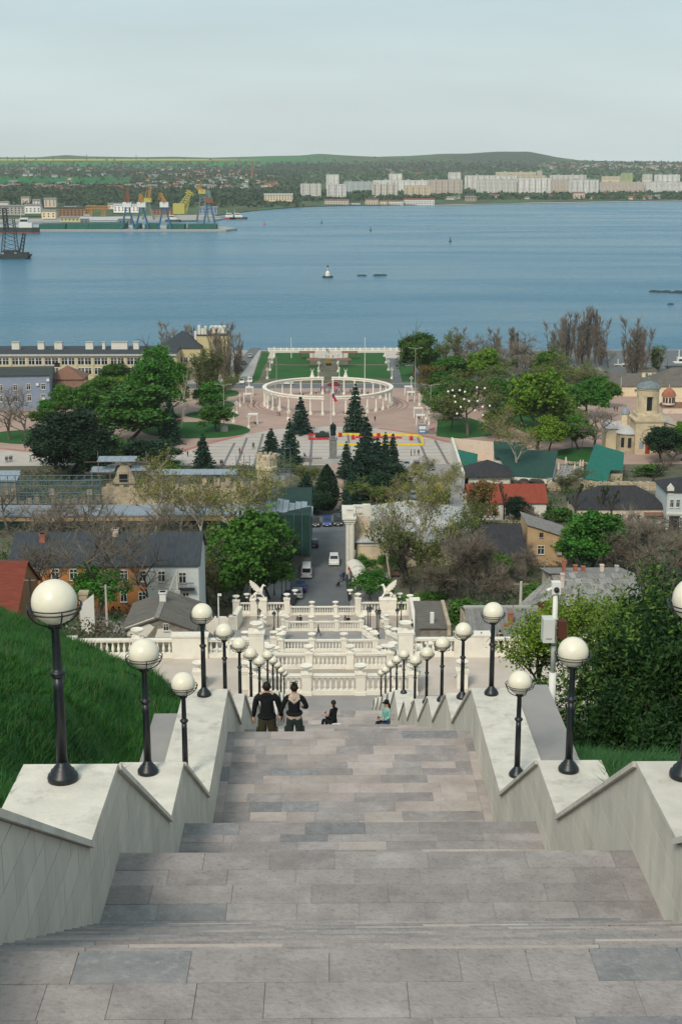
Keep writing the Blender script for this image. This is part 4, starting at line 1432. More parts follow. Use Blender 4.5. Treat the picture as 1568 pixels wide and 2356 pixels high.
def tree(kind,x,yb,hpx,wpx,label,group='trees and bushes of the town',base=None,rz=None):
 """kind, foot of the trunk in the photo, height and width there"""
 nm,h0,r0,vars_=KINDS_[kind]
 wpx *= 0.62 if 'poplar' in kind else (0.74 if kind in ('spruce','thuja') else 1)
 p=base if base is not None else ground_at(x,yb)
 dist=pix(p)[2]
 hs=hpx*1.06*dist/FPX/0.97/h0
 ws=wpx*1.12*dist/FPX/(2*r0)
 NTREE[0]+=1
 v=vars_[NTREE[0] % len(vars_)]
 t=thing(nm,label,CAT.get(nm,'shrub' if 'shrub' in nm else 'tree'),p,random.uniform(0,6.28) if rz is None else rz,group)
 t.scale=(ws,ws,hs)
 for pn,me in v:
  link(pn,me,t)
 return t
TREES=[
 # left, by the shore and the terminal
 ('poplar',384,842,92,52,'bare poplars left of the dark hip roof by the water'),
 ('poplar',433,842,88,42,'bare poplar in front of the tall chimneys of the terminal'),
 ('poplar',520,884,130,62,'big bare poplar at the right end of the terminal'),
 ('gpoplar',484,912,98,46,'greenish poplar before the right end of the terminal'),
 ('bare',455,893,58,52,'bare tree with whitewashed trunk by the road below the terminal'),
 ('white',283,904,78,50,'white-stemmed bare tree before the middle of the terminal'),
 ('tall',358,965,146,96,'tallest dense green tree in front of the terminal'),
 ('leafy',255,908,60,66,'dark green tree right of the brown-roofed stone house'),
 ('bright',264,925,52,50,'small light green tree behind the round green tree'),
 ('white',418,986,132,40,'tall thin white-stemmed poplar on the left lawn'),
 ('leafy',297,1018,112,152,'broad round green tree in the middle of the left park'),
 ('spruce',392,1022,96,48,'dull spruce right of the broad green tree'),
 ('leafy',497,994,64,56,'small green tree by the lamp on the left lawn'),
 ('leafy',478,950,60,60,'green tree beside the gap in the left lawns'),
 ('bare',22,1012,116,92,'bare tree with whitewashed foot at the far left lawn'),
 ('bare',62,1013,90,70,'second bare tree with whitewashed foot, right of the first'),
 ('leafy',154,968,70,46,'green tree below the blue-grey building'),
 ('leafy',206,985,88,62,'dark green tree below the stone house'),
 ('dark',185,996,56,50,'dark low tree on the lawn below the stone house'),
 ('dark',160,1100,128,132,'large dark evergreen clump beside the small stalls'),
 ('dark',218,1106,90,70,'dark evergreen right behind the blue metal shed'),
 ('gbush',262,1052,40,50,'green bush by the small timbered stalls'),
 ('dark',352,1078,62,88,'dark green bush clump with a purple top by the square'),
 ('spruce',468,1080,76,50,'single blue spruce at the left of the square'),
 ('leafy',120,960,40,44,'small tree at the foot of the blue-grey wall'),
 # around the statue
 ('spruce',692,998,78,48,'spruce left behind the dark statue, before the colonnade'),
 ('spruce',817,993,98,50,'tall spruce right behind the dark statue, before the colonnade'),
 ('spruce',624,1042,52,42,'smallest spruce, leftmost of the three by the tower'),
 ('spruce',667,1066,92,48,'spruce between the ruined tower and the statue'),
 ('spruce',842,1082,112,62,'largest spruce right of the statue'),
 ('spruce',886,1072,70,34,'narrow spruce right of the largest one'),
 ('spruce',903,1076,72,34,'rightmost narrow spruce near the parked cars'),
 ('spruce',796,1100,76,40,'spruce close right of the statue pedestal'),
 ('spruce',822,1150,104,62,'blue spruce on the right of the alley, above the theatre'),
 ('dark',860,1140,84,92,'dark clump of evergreens below the largest spruce'),
 ('leafy',905,1122,46,50,'green bushy tree beside the parked cars'),
 ('spruce',808,1182,92,52,'dark spruce at the near right end of the alley'),
 ('thuja',752,1172,96,54,'dark thuja at the left of the alley'),
 ('olive',704,1130,78,84,'round olive-green bush tree left of the alley'),
 ('spruce',692,1180,66,64,'blue-green spruce behind the netted house'),
 ('dark',728,1186,50,46,'dark evergreen behind the hedge of the three cars'),
 ('gbush',714,1172,22,56,'clipped hedge behind the three parked cars'),
 ('olive',862,1178,84,72,'budding tree behind the pale balcony of the theatre'),
 ('bud',935,1152,76,66,'yellow-green budding plane above the theatre roof'),
 ('bud',990,1140,66,80,'yellow-green tree before the orange truck'),
 # right park
 ('leafy',953,872,104,66,'dark round-topped tree at the right corner of the embankment'),
 ('leafy',985,862,48,40,'green tree behind the rusty round tree'),
 ('rusty',984,902,58,46,'rusty brown round tree by the right lawn'),
 ('olive',1018,850,86,62,'thin greenish tree by the shore, right of the round-topped one'),
 ('bare',1062,850,78,74,'bare rounded tree by the shore, first right of the thin greenish one'),
 ('poplar',1050,846,84,40,'thin bare poplar between bare rounded shore trees'),
 ('bare',1110,850,70,66,'bare rounded tree by the shore, left of the twin tall ones'),
 ('poplar',1142,846,84,50,'left of the two twiggy trees by the chimney stack'),
 ('poplar',1176,842,82,46,'right of the two twiggy trees by the chimney stack'),
 ('bare',1222,858,82,84,'large round bare tree right of the chimney stack'),
 ('olive',1262,862,60,70,'greenish bare tree below the group of tall poplars'),
 ('poplar',1272,842,92,48,'leftmost of the tall bare poplars on the right shore'),
 ('poplar',1305,840,112,44,'second of the tall bare poplars on the right shore'),
 ('poplar',1328,840,110,40,'third of the tall bare poplars on the right shore'),
 ('poplar',1350,838,122,44,'highest of the tall bare poplars on the right shore'),
 ('poplar',1380,840,98,44,'rightmost of the tall bare poplars in the group'),
 ('bare',1398,846,52,50,'low bare tree beside the shed with white gable ends'),
 ('poplar',1460,864,122,74,'lone broad bare poplar near the moored boats'),
 ('gpoplar',1508,858,58,36,'small greenish poplar between boats and lone poplar'),
 ('leafy',1040,895,62,74,'dark green tree at the left of the right park'),
 ('bright',1112,900,84,54,'light green tree with pale trunk amid the right park'),
 ('olive',1070,900,70,80,'brownish budding tree behind the tree hung with lamps'),
 ('olive',1150,900,80,84,'brownish budding tree left of the bright green one'),
 ('bare',1190,890,72,70,'thin grey tree behind the bright green one'),
 ('olive',1300,905,80,88,'brown-green tree at the right of the bright green one'),
 ('leafy',1255,880,60,60,'green tree under the poplars'),
 ('olive',1075,1002,122,104,'tree hung with round white lamps on the right lawn'),
 ('leafy',1018,968,70,60,'small dark tree left of the tree hung with lamps'),
 ('leafy',1036,990,84,40,'narrow green tree by the blue kiosk'),
 ('olive',1130,960,80,70,'brown budding tree right of the tree hung with lamps'),
 ('white',1168,985,70,46,'white dead-looking tree left of the bright green one'),
 ('bright',1234,1034,168,104,'tallest bright green tree in the right park'),
 ('bright',1200,985,66,62,'lower bright green crown beside the tallest one'),
 ('bud',1188,1096,152,118,'big budding tree with forked trunk over the green roofs'),
 ('bright',1262,1050,78,60,'bright green low tree left of the church lawn'),
 ('white',1314,1030,118,56,'white-stemmed birch-like tree, left of the two'),
 ('white',1338,1028,98,34,'white-stemmed birch-like tree, right of the two'),
 ('leafy',1292,1005,80,80,'grey-green tree behind the white-stemmed trees'),
 ('leafy',1345,962,74,72,'dark green tree in front of the long white wall'),
 ('leafy',1372,912,46,34,'small yellow-green tree by the long white wall'),
 ('leafy',1398,938,52,40,'dark round tree right in front of the long white wall'),
 ('bare',1368,1042,92,98,'brown round bare tree left of the church'),
 ('dark',1520,1064,72,60,'dark evergreen standing before the church door'),
 ('leafy',1566,1060,62,60,'green tree at the right edge beside the church'),
 ('darkbare',1540,1075,40,60,'thin bare shrub below the church evergreen'),
 ('dark',1556,910,24,24,'small round bush by the red church dome'),
 ('bright',1560,1005,30,26,'yellow-green bush at the right edge by the church'),
 # lower left
 ('bud',538,1296,222,158,'large white-trunked plane with yellow buds before the ruin'),
 ('bud',354,1252,190,130,'second plane with fewer buds left of the large one'),
 ('bud',455,1262,170,110,'third plane between the two budding planes'),
 ('bare',210,1300,150,140,'bare tree behind the slate roof, left part'),
 ('bare',60,1290,120,130,'bare tree behind the slate roof at far left'),
 ('bare',300,1290,130,120,'bare tree behind the middle of the slate roof'),
 ('bare',400,1300,130,100,'bare tree behind the slate roof, right part'),
 ('bare',227,1426,250,190,'thick-trunked bare tree rising in front of the orange house'),
 ('bare',110,1425,210,130,'forked bare tree at the left end of the orange house'),
 ('round',232,1428,122,104,'dense green round tree on a trunk before the orange house'),
 ('darkbare',345,1415,160,84,'black bare tree at the join of orange and white house'),
 ('darkbare',312,1405,140,56,'slim bare tree before the orange house'),
 ('darkbare',390,1405,120,70,'black bare tree behind the ridge of the gable house'),
 ('darkbare',428,1400,150,92,'black bare tree before the white part of the long house'),
 ('darkbare',482,1412,160,96,'crooked black tree at the end of the white house'),
 ('leafy',578,1396,196,142,'big dark green tree on the left of the street'),
 ('leafy',634,1340,136,70,'green tree next to the netted house'),
 ('leafy',540,1400,150,90,'dark green tree left of the big street tree'),
 ('rusty',508,1400,110,60,'yellowish thin tree at the end of the white house'),
 ('gbush',268,1405,24,50,'low green bush under the orange house'),
 ('gbush',60,1402,60,50,'weedy bush below the red tiled roof'),
 # lower right
 ('round',838,1330,48,50,'round clipped tree before the theatre, left one'),
 ('round',899,1318,46,52,'round clipped tree before the theatre, right one'),
 ('round',856,1392,78,76,'largest round clipped tree next to the cafe awning'),
 ('bud',897,1334,178,96,'slim plane with grey trunk before the theatre wall'),
 ('bud',990,1330,232,130,'tall budding tree over the theatre roof'),
 ('olive',975,1372,190,110,'half-leafed tree before the theatre, right of the slim plane'),
 ('darkbare',945,1368,150,90,'dark forked tree behind the right griffin'),
 ('brush',1040,1385,150,110,'reddish brown thicket right of the theatre, left part'),
 ('brush',1090,1388,140,110,'reddish brown thicket right of the theatre, middle part'),
 ('greybrush',1135,1385,130,100,'grey thicket right of the theatre, by the black roof'),
 ('olive',1008,1380,100,70,'thin half-leafed tree behind the small roofs'),
 ('dark',1130,1330,60,70,'dark ivy-clad bush under the black roof'),
 ('greybrush',1180,1340,80,80,'grey twiggy tree by the ochre house'),
 ('gbush',1062,1452,68,66,'bright green bush behind the plaza balustrade'),
 ('leafy',1348,1325,132,112,'dense green tree right of the ochre house'),
 ('greybrush',1440,1335,140,150,'large grey bare thicket right of the dense green tree'),
 ('bare',1500,1330,140,130,'grey bare tree above the slate roof at the right'),
 ('greybrush',1560,1340,130,120,'grey bare thicket at the right edge of the town'),
 ('bare',1400,1280,80,80,'bare tree below the pink long house'),
 ('bare',1480,1260,76,90,'pale bare tree before the brown awning'),
 ('rusty',1100,1222,112,64,'rusty ivy-clad tree at the left end of the red roof'),
 ('pollard',1158,1200,84,30,'ivy-clad stump before the red roof'),
 ('dark',1190,1200,48,44,'dark bush under the red roof'),
 ('pollard',1320,1216,98,40,'cut-back tree at the left end of the pink house'),
 ('pollard',1374,1212,90,46,'leaning cut-back tree before the pink house'),
 ('pollard',1404,1214,80,36,'upright cut-back tree before the pink house'),
 ('greybrush',1226,1205,40,50,'bare shrub against the white wall under the red roof'),
 ('gbush',945,1392,20,70,'low dark hedge behind the right griffin wall'),
 ('gbush',1000,1384,20,60,'dark hedge beside the brown thicket'),
 ('olive',1010,1198,100,80,'yellowish budding tree behind the theatre roof'),
 ('bud',1040,1130,60,60,'budding tree beside the white wall of the cafe yard'),
]
for k_,x_,y_,h_,w_,lab_ in TREES:
 tree(k_,x_,y_,h_,w_,lab_)
TREES2=[
 ('leafy',330,940,70,70,'green tree at the foot of the tallest dense tree'),('leafy',232,940,62,60,'green tree left behind the broad round tree'),('bright',310,905,46,46,'light green tree before the terminal pillars'),('tall',392,960,110,70,'dense green tree right of the tallest one'),
 ('dark',368,1000,56,60,'dark tree below the tallest dense tree'),('leafy',140,915,46,46,'green tree against the rubble stone house'),('leafy',100,985,46,50,'low green tree on the left lawn by the bare trees'),('dark',126,1075,88,80,'dark evergreen at the left of the large clump'),('gbush',300,1062,44,60,'bush right of the timbered stalls'),('gbush',385,1085,26,60,'low bush at the edge of the square, left of the blue spruce'),
 ('olive',508,930,70,50,'thin tree by the road right of the greenish poplar'),('gpoplar',468,900,80,40,'thin greenish poplar left of its taller neighbour'),('poplar',545,878,100,44,'slim bare poplar at the corner of the terminal'),('poplar',500,872,110,46,'slim bare poplar before the boxy wing'),
 ('olive',980,930,60,56,'brownish tree between lamp post and the right lawn'),('leafy',1052,935,66,60,'green tree above the lamps tree on the left'),('leafy',1150,945,64,64,'green tree between lamps tree and the bright green one'),('olive',1096,930,76,80,'brown budding tree behind the hanging lamps'),('olive',1165,870,60,60,'greyish tree by the shore beneath the chimney stack'),('bare',1085,870,66,70,'bare tree by the road right of the rusty round tree'),('leafy',1006,905,46,44,'green tree right of the rusty round tree'),
 ('leafy',1268,960,80,70,'green tree right of the tallest bright green one'),('leafy',1310,965,66,66,'green tree behind the white-stemmed pair, left'),('olive',1330,905,66,70,'brown-green tree before the dark warehouse roof'),('olive',1215,910,70,66,'olive tree behind the tallest bright green one'),('olive',1360,890,50,60,'olive tree before the ribbed shed'),('leafy',1270,1010,60,54,'green tree at the edge of the church lawn'),('leafy',1145,1010,70,56,'dark green tree by the brick yard wall'),('leafy',1330,1035,70,60,'green tree behind the brown round bare tree'),('poplar',1290,842,104,40,'bare poplar between the first two tall ones'),('poplar',1338,838,112,40,'bare poplar just left of the highest one'),('poplar',1366,838,108,40,'bare poplar just right of the highest one'),('poplar',1446,866,100,44,'left stem of the lone broad poplar'),('poplar',1476,866,104,44,'right stem of the lone broad poplar'),('bare',1200,860,66,70,'bare tree left of the chimney stack foot'),('bare',1160,862,60,60,'bare tree behind the twin twiggy trees'),('olive',1030,880,60,66,'olive tree between shore and road, right of the round-topped tree'),('bare',1245,872,56,70,'bare tree below the poplars, left'),
 ('spruce',838,1110,96,56,'spruce in the middle of the clump right of the alley'),('spruce',868,1100,86,50,'spruce behind the narrow ones right of the alley'),('dark',885,1160,70,80,'dark tree above the theatre roof, left'),('spruce',706,1160,70,46,'spruce below the olive-green bush tree'),('bud',905,1180,80,70,'budding tree right behind the theatre attic'),('bud',1030,1165,80,60,'yellow-green tree right of the orange truck'),('bud',965,1110,60,56,'yellow-green tree among the parked cars'),
 ('bare',160,1300,150,110,'bare tree before the netted annex, left of the thick-trunked tree'),('bare',345,1290,130,110,'bare tree before the netted annex, right part'),('bare',20,1230,100,110,'bare tree below the steel frame'),('bare',120,1240,100,110,'bare tree below the right end of the steel frame'),('bud',420,1240,130,110,'budding tree over the ledge of the ruin'),('bud',590,1230,150,100,'budding tree before the left end of the netted house'),('olive',480,1330,130,90,'green-grey tree above the end of the slate roof'),('leafy',500,1375,90,70,'dark green tree at the end of the long house'),('darkbare',455,1402,130,60,'slim black tree before the white house wall'),('darkbare',370,1400,110,50,'slim black tree behind the gable house chimney'),('leafy',620,1380,100,80,'green tree at the left pavement of the street'),
 ('bare',925,1352,170,90,'tall bare tree right of the largest round clipped tree'),('olive',1030,1300,130,90,'tall green-tinged tree at the right end of the theatre'),('olive',1060,1260,110,70,'olive budding tree beside the black tarred roof'),('bare',1065,1350,130,90,'grey tree before the theatre end'),('greybrush',1160,1385,90,70,'grey thicket left of the lean-to'),('greybrush',1110,1340,90,80,'grey thicket below the black tarred roof'),('dark',1165,1300,44,50,'dark bush at the foot of the tarred roof'),('greybrush',1210,1320,70,70,'grey shrub before the ochre house'),('leafy',1320,1300,80,70,'green crown leaning on the ochre house'),('bare',1470,1345,140,120,'grey tree behind the slate roof, right'),('bare',1535,1300,110,110,'grey tree below the ornate house'),('greybrush',1410,1330,90,90,'grey twigs behind the slate roof chimneys'),('bare',1440,1265,80,80,'thin grey tree before the pink house'),('gbush',1290,1200,30,50,'bush in the yard between red and pink houses'),('olive',1300,1130,50,60,'thin tree on the cafe terrace edge'),('darkbare',1500,1110,60,70,'bare tree above the stone retaining wall'),('gbush',1490,1095,24,50,'green bush on the stone retaining wall'),
 ('gbush',1235,1380,30,60,'dark weeds under the lean-to'),('leafy',1125,1345,70,70,'dark green bushy tree under the tarred roof'),
]
for k_,x_,y_,h_,w_,lab_ in TREES2:
 tree(k_,x_,y_,h_,w_,lab_)
# ================================================================== buildings of the town
def plaster(n,c,c2=None,d=((0.2,0.17,0.13),0.5,0.5)):
 return mat(n,c,0.9,scale=0.5,col2=c2 or tuple(min(1,v*1.2) for v in c),detail=8,dirt=d)
W_ORANGE=plaster('orange_plaster',(0.40,0.16,0.045),(0.50,0.22,0.075))
W_OCHRE=plaster('ochre_plaster',(0.40,0.27,0.14),(0.50,0.36,0.21),((0.55,0.46,0.33),0.25,0.8))
W_WHITE=plaster('white_plaster',(0.62,0.60,0.53),(0.72,0.70,0.62))
W_BLUEW=plaster('bluish_white_plaster',(0.45,0.50,0.50),(0.56,0.60,0.59))
W_CREAM=plaster('cream_plaster',(0.66,0.55,0.37),(0.74,0.63,0.45))
W_PINK=plaster('pale_pink_plaster',(0.58,0.47,0.38),(0.66,0.55,0.45))
W_BLUE=plaster('blue_grey_plaster',(0.20,0.25,0.33),(0.25,0.30,0.39))
W_BROWN=plaster('brown_orange_wall',(0.22,0.115,0.045))
W_STONE=mat('tan_rubble_stone',(0.32,0.26,0.18),0.95,scale=0.9,col2=(0.52,0.44,0.32),detail=10,bump=0.6,bscale=2,dirt=((0.14,0.11,0.08),0.8,0.7))
W_STONED=mat('dark_rubble_stone',(0.13,0.115,0.095),0.95,scale=1.2,col2=(0.30,0.27,0.23),detail=10)
W_YELLOW=plaster('pale_yellow_render',(0.52,0.44,0.24),(0.60,0.52,0.31))
W_CHURCH=mat('church_limestone',(0.46,0.38,0.25),0.9,scale=0.5,col2=(0.62,0.53,0.37),detail=9,stretch=(1,1,2.5),dirt=((0.25,0.20,0.14),0.6,0.6))
def corr(n,c,c2,st=(5,1,1)):
 return mat(n,c,0.8,scale=0.8,col2=c2,detail=8,stretch=st,dirt=(tuple(v*0.6 for v in c),0.35,0.6))
R_SLATE=corr('grey_asbestos_sheet',(0.16,0.15,0.14),(0.27,0.255,0.235))
R_SLATED=corr('weathered_brown_sheet',(0.085,0.078,0.066),(0.17,0.155,0.135),(1,5,1))
R_DARK=corr('dark_slate_roof',(0.028,0.036,0.045),(0.055,0.065,0.075))
R_BLACK=corr('black_roof',(0.02,0.021,0.025),(0.045,0.045,0.05))
R_RED=corr('red_metal_roof',(0.20,0.04,0.022),(0.27,0.06,0.035))
R_TILE=corr('dark_red_tiles',(0.14,0.03,0.018),(0.20,0.05,0.03),(1,6,6))
R_BROWN=corr('brown_tiles',(0.17,0.085,0.055),(0.22,0.12,0.085))
R_TEAL=corr('teal_green_sheet',(0.008,0.105,0.08),(0.015,0.15,0.115))
R_GREEN=corr('dark_green_sheet',(0.012,0.05,0.04),(0.022,0.075,0.06))
R_ZINC=corr('pale_zinc_roof',(0.36,0.365,0.37),(0.50,0.505,0.51))
R_BLUES=corr('blue_grey_sheet',(0.20,0.25,0.30),(0.29,0.34,0.39))
R_ORANGE=corr('orange_dome_tiles',(0.26,0.075,0.04),(0.38,0.18,0.11))
M_NET=mat('dark_green_netting',(0.008,0.03,0.026),0.95,scale=0.4,col2=(0.016,0.05,0.042))
M_BRICK=mat('red_brick',(0.26,0.085,0.05),0.95,scale=2,col2=(0.36,0.15,0.10))
M_GLASS=mat('dark_window_glass',(0.018,0.022,0.026),0.12,spec=0.6)
M_FRAME=mat('white_window_frame',(0.62,0.62,0.58),0.6)
M_FRAMED=mat('brown_window_frame',(0.12,0.08,0.05),0.7)
M_STEEL=mat('blue_grey_steel',(0.09,0.15,0.17),0.6,var=0.2)
M_WOOD=mat('weathered_pole',(0.22,0.19,0.155),0.95,scale=3)
M_PALEC=mat('pale_concrete_pole',(0.45,0.43,0.38),0.9,scale=2)
M_WPAINT=mat('white_paint',(0.68,0.68,0.64),0.6,var=0.05)
M_DARKM=mat('dark_metal',(0.02,0.022,0.025),0.6)
_f=MB()
_f.bx(-.5,.5,-.06,.06,.43,.5).bx(-.5,.5,-.06,.06,-.5,-.43).bx(-.5,-.42,-.06,.06,-.43,.43).bx(.42,.5,-.06,.06,-.43,.43).bx(-.035,.035,-.055,.055,-.43,.43).bx(-.42,.42,-.055,.055,.14,.19)
ME_WIN=_f.mesh('window',M_FRAME)
ME_WIND=_f.mesh('window',M_FRAMED)
ME_PANE=MB().bx(-.42,.42,-.02,.02,-.43,.43).mesh('pane',M_GLASS)
ME_SILL=MB().bx(-.56,.56,-.16,.06,-.54,-.5).mesh('sill',M_FRAME)
def add_window(parent,x,y,z,w,h,dark=False,rz=0.0,sill=True):
 o=link('window',ME_WIND if dark else ME_WIN,parent,(x,y,z),rz)
 o.scale=(w,1,h)
 link('pane',ME_PANE,o)
 if sill:
  link('sill',ME_SILL,o)
 return o
def roof_mesh(kind,w,d,h,rise,ov=0.35,t=0.14):
 """roof over the box 0..w, 0..d at height h"""
 m=MB()
 a,b,c,e=-ov,w+ov,-ov,d+ov
 s=rise/(d/2) if kind in ('gx','hip') else (rise/(w/2) if kind=='gy' else 0)
 if kind=='gx':
  z0=h-s*ov
  m.prism_x([(c,z0),(d/2,h+rise),(e,z0),(e,z0+t),(d/2,h+rise+t),(c,z0+t)],a,b)
 elif kind=='gy':
  z0=h-s*ov
  m.prism_y([(a,z0),(a,z0+t),(w/2,h+rise+t),(b,z0+t),(b,z0),(w/2,h+rise)],c,e)
 elif kind=='hip':
  k=min(d/2+ov,(w+2*ov)/2-0.05)
  z0,zt=h-0.05,h+rise
  vs=[(a,c,z0),(b,c,z0),(b,e,z0),(a,e,z0),(a+k,d/2,zt),(b-k,d/2,zt),(a,c,z0-t),(b,c,z0-t),(b,e,z0-t),(a,e,z0-t)]
  m.add(vs,[(0,1,5,4),(1,2,5),(2,3,4,5),(3,0,4),(6,7,1,0),(7,8,2,1),(8,9,3,2),(9,6,0,3),(9,8,7,6)])
 elif kind=='shed':
  m.prism_x([(c,h-0.02),(e,h+rise-0.02),(e,h+rise+t),(c,h+t)],a,b)
 else:
  m.bx(a,b,c,e,h,h+t+0.1)
 return m
def house(name,label,cat,x0,x1,Y,z0,h,depth,rise,roof,wm,rm,wins=(),ang=0.0,ov=0.35,group='houses of the town',chim=(),wdark=False,gable=True,skirt=3.0):
 """x0..x1 along the front at distance Y; windows as (px, py, width, height) of the photo"""
 w=x1-x0
 t=thing(name,label,cat,(x0,Y,z0),ang,group)
 b=MB()
 b.bx(0,w,0,depth,-skirt,h)
 if gable and rise>0:
  if roof=='gx':
   b.prism_x([(0,h-0.01),(depth/2,h+rise-0.02),(depth,h-0.01)],0.002,w-0.002)
  elif roof=='gy':
   b.prism_y([(0,h-0.01),(w/2,h+rise-0.02),(w,h-0.01)],0.002,depth-0.002)
  elif roof=='shed':
   b.prism_x([(0,h-0.01),(depth,h+rise-0.03),(depth,h-0.01)],0.002,w-0.002)
 b.build('wall',wm,t)
 rf=roof_mesh(roof,w,depth,h,rise,ov).build('roof',rm,t)
 ca,sa=math.cos(ang),math.sin(ang)
 for q in wins:
  d=ray(q[0],q[1])
  # where the line of sight meets the front
  nx_,ny_=-sa,ca
  k=((x0-EYE.x)*nx_+(Y-EYE.y)*ny_)/(d.x*nx_+d.y*ny_)
  P=EYE+d*k
  u=(P.x-x0)*ca+(P.y-Y)*sa
  add_window(t,u,-0.05,P.z-z0,q[2],q[3],wdark)
 for (u,v,cw,chh,cm) in chim:
  c=MB().box((u,v,chh/2),(cw,cw,chh)); c.box((u,v,chh-0.08),(cw+0.16,cw+0.16,0.16))
  zr=h+(rise*(1-abs(v-depth/2)/(depth/2)) if roof in ('gx','hip') else (rise*(1-abs(u-w/2)/(w/2)) if roof=='gy' else 0))
  ch=c.build('chimney',cm,rf)
  ch.location.z=zr-0.4
 return t
def hx(x,Y,z):
 return px_x(x,Y,z)
# --- left of the stairs
g1_=house('gable_house','low cracked gable house with grey corrugated roof and white chimney behind the plaza','house',hx(288,135,34),hx(447,135,34),135,32.0,at_y(366,1449,135).z-32.0,8.6,1.25,'gy',W_STONED,R_SLATED,(),0,0.3,chim=((3.3,5.2,0.62,1.6,M_WPAINT),))
pl=MB()
for poly in ([(0.2,3.7),(2.2,3.75),(3.0,4.6),(2.4,5.0),(1.0,4.4),(0.4,4.3)],[(3.0,3.7),(5.8,3.7),(6.4,4.2),(5.0,4.15),(4.3,4.5),(3.3,4.4)],[(0.05,4.55),(3.25,5.75),(6.4,4.6),(6.4,4.45),(3.25,5.5),(0.05,4.4)]):
 pl.prism_y([(a,b-1.52 if b>4.3 or a<1 else b-1.7) for a,b in poly],-0.03,0.01)
pl.build('render_patches',W_WHITE,g1_)
add_window(g1_,4.15,-0.05,at_y(410,1437,135).z-32.0-0.25,0.55,0.75)
rd=MB()
rd.box((3.28,4.3,at_y(366,1449,135).z-32.0+1.38),(0.5,9.3,0.09))
rd.build('ridge_cap',R_SLATE,g1_)
YO=198.0
zo=at_y(300,1402,YO).z
ho=at_y(250,1300,YO).z-zo
house('orange_house','two-storey house of peeling orange plaster under a dark slate roof','house',hx(30,YO,20),hx(339,YO,20),YO,zo,ho,11,3.4,'gx',W_ORANGE,R_DARK,
  [(87,1319,1.05,1.7),(128,1321,1.15,1.7),(170,1322,1.2,1.8),(205,1322,1.2,1.7),(242,1323,1.15,1.7),(286,1324,1.1,1.7),(328,1325,1.15,1.7),(128,1370,1.1,1.7),(170,1370,1.1,1.7),(285,1372,1.0,1.7),(328,1374,1.15,1.7)],chim=((4,4,.8,1.6,M_BRICK),(14.5,5,.8,1.5,W_PINK)))
ow=house('white_house','bluish white end part of the long two-storey house, with a balcony','house',hx(339,YO,20)+0.01,hx(458,YO,20),YO,zo,ho+0.05,11,3.4,'gx',W_BLUEW,R_DARK,
   [(372,1326,1.1,1.7),(420,1329,1.1,1.7),(375,1374,1.0,1.5),(428,1376,1.0,1.8)])
bl=MB().bx(4.3,6.9,-1.0,0,3.1,3.25)
for k in range(14):
 bl.box((4.4+k*0.185,-0.95,3.75),(0.04,0.04,1.0))
bl.bx(4.3,6.9,-1.0,-0.92,4.2,4.28)
bl.build('balcony',M_DARKM,ow)
house('tiled_house','house with a dark red tiled roof at the far left edge','house',-50,-34.0,150,28.5,3.5,12.4,3.9,'gx',W_BROWN,R_TILE,(),0,0.3)
tag(MB().prism_y([(hx(185,160,30),24),(hx(217,160,30),24),(hx(217,160,30),27.8+3),(hx(185,160,30),26.5+3)],160,160.3).build('fence_panel',M_WPAINT),'bluish white fence panel right of the big left globe','fence')
gp=MB().box(at_y(193,1392,178)+Vector((0,0,-0.6)),(1.0,1.0,4.6)); gp.box(at_y(193,1360,178)+Vector((0,0,-0.2)),(1.25,1.25,0.35))
tag(gp.build('gate_pillar',W_STONE),'tan stone gate pillar right of the big left globe','gate post')
for x,yt,yb,Yp,lab,m_ in ((243,1346,1432,170,'white concrete post before the green round tree',M_PALEC),(68,1330,1420,150,'dark wooden utility pole before the tiled house',M_BARKD),(407,1312,1400,165,'concrete pole with a grey box behind the gable house',M_PALEC),
        (1198,1338,1425,124,'pale concrete pole beside the slate roofs',M_PALEC),(1252,1290,1330,190,'thin pole with crossbar by the ochre house',M_WOOD),(502,1368,1426,196,'thin white camera post on the curved wall',M_WPAINT),(986,1391,1455,190,'white camera post right of the terrace wall',M_WPAINT)):
 a,b=at_y(x,yt,Yp),at_y(x,yb,Yp)
 p=thing('utility_pole' if 'camera' not in lab else 'camera_post',lab,'pole',(a.x,Yp,b.z),0,'poles of the town')
 H=a.z-b.z
 MB().tube([(0,0,-1),(0,0,H)],[0.16,0.12] if 'thin' not in lab and 'camera' not in lab else [0.11,0.09],8).build('pole',m_,p)
 if 'camera' in lab:
  MB().box((0.2,-0.1,H),(0.55,0.3,0.28)).build('camera',M_WPAINT,p)
 elif 'box' in lab:
  MB().box((0,-0.3,H*0.4),(0.7,0.4,0.9)).build('box',M_CONC,p)
  MB().tube([(-2.2,0,-1),(-0.1,0,H*0.93)],0.1,6).build('brace',m_,p)
 else:
  MB().box((0,0,H-0.25),(1.3,0.1,0.1)).build('crossbar',M_WOOD,p)
# the netted house by the street, the ruin and its scaffolds
nt=thing('netted_house','house wrapped in dark green netting under a loose grey sheet roof, left of the street','house',(hx(602,246,15),246,8.7))
wN=hx(714,246,15)-hx(602,246,15)
MB().bx(0,wN,0,22,-2,3.4).build('stone_base',W_STONED,nt)
MB().bx(-0.15,wN+0.15,-0.5,22,3.0,10.4).build('netting',M_NET,nt)
for k in range(7):
 MB().tube([(wN*k/6,-0.62,0.0),(wN*k/6,-0.62,10.8)],0.05,5).build('scaffold_pole',M_STEEL,nt)
for k in range(9):
 u0=-0.8+(wN+1.2)*k/9
 MB().box((u0+0.6,4+0.5*(k % 2),11.2-0.14*k+random.uniform(-.05,.05)),(wN/9*1.06,8-3*(k % 3==2),0.06),0,0.14,0.1).build('roof_sheet',R_BLUES,nt)
tw=thing('ruined_tower','round ruined stone tower with a small square window','tower',at_y(614,1160,300))
tw.location.z=6.0
tb=MB()
zt=at_y(614,1040,300).z-6
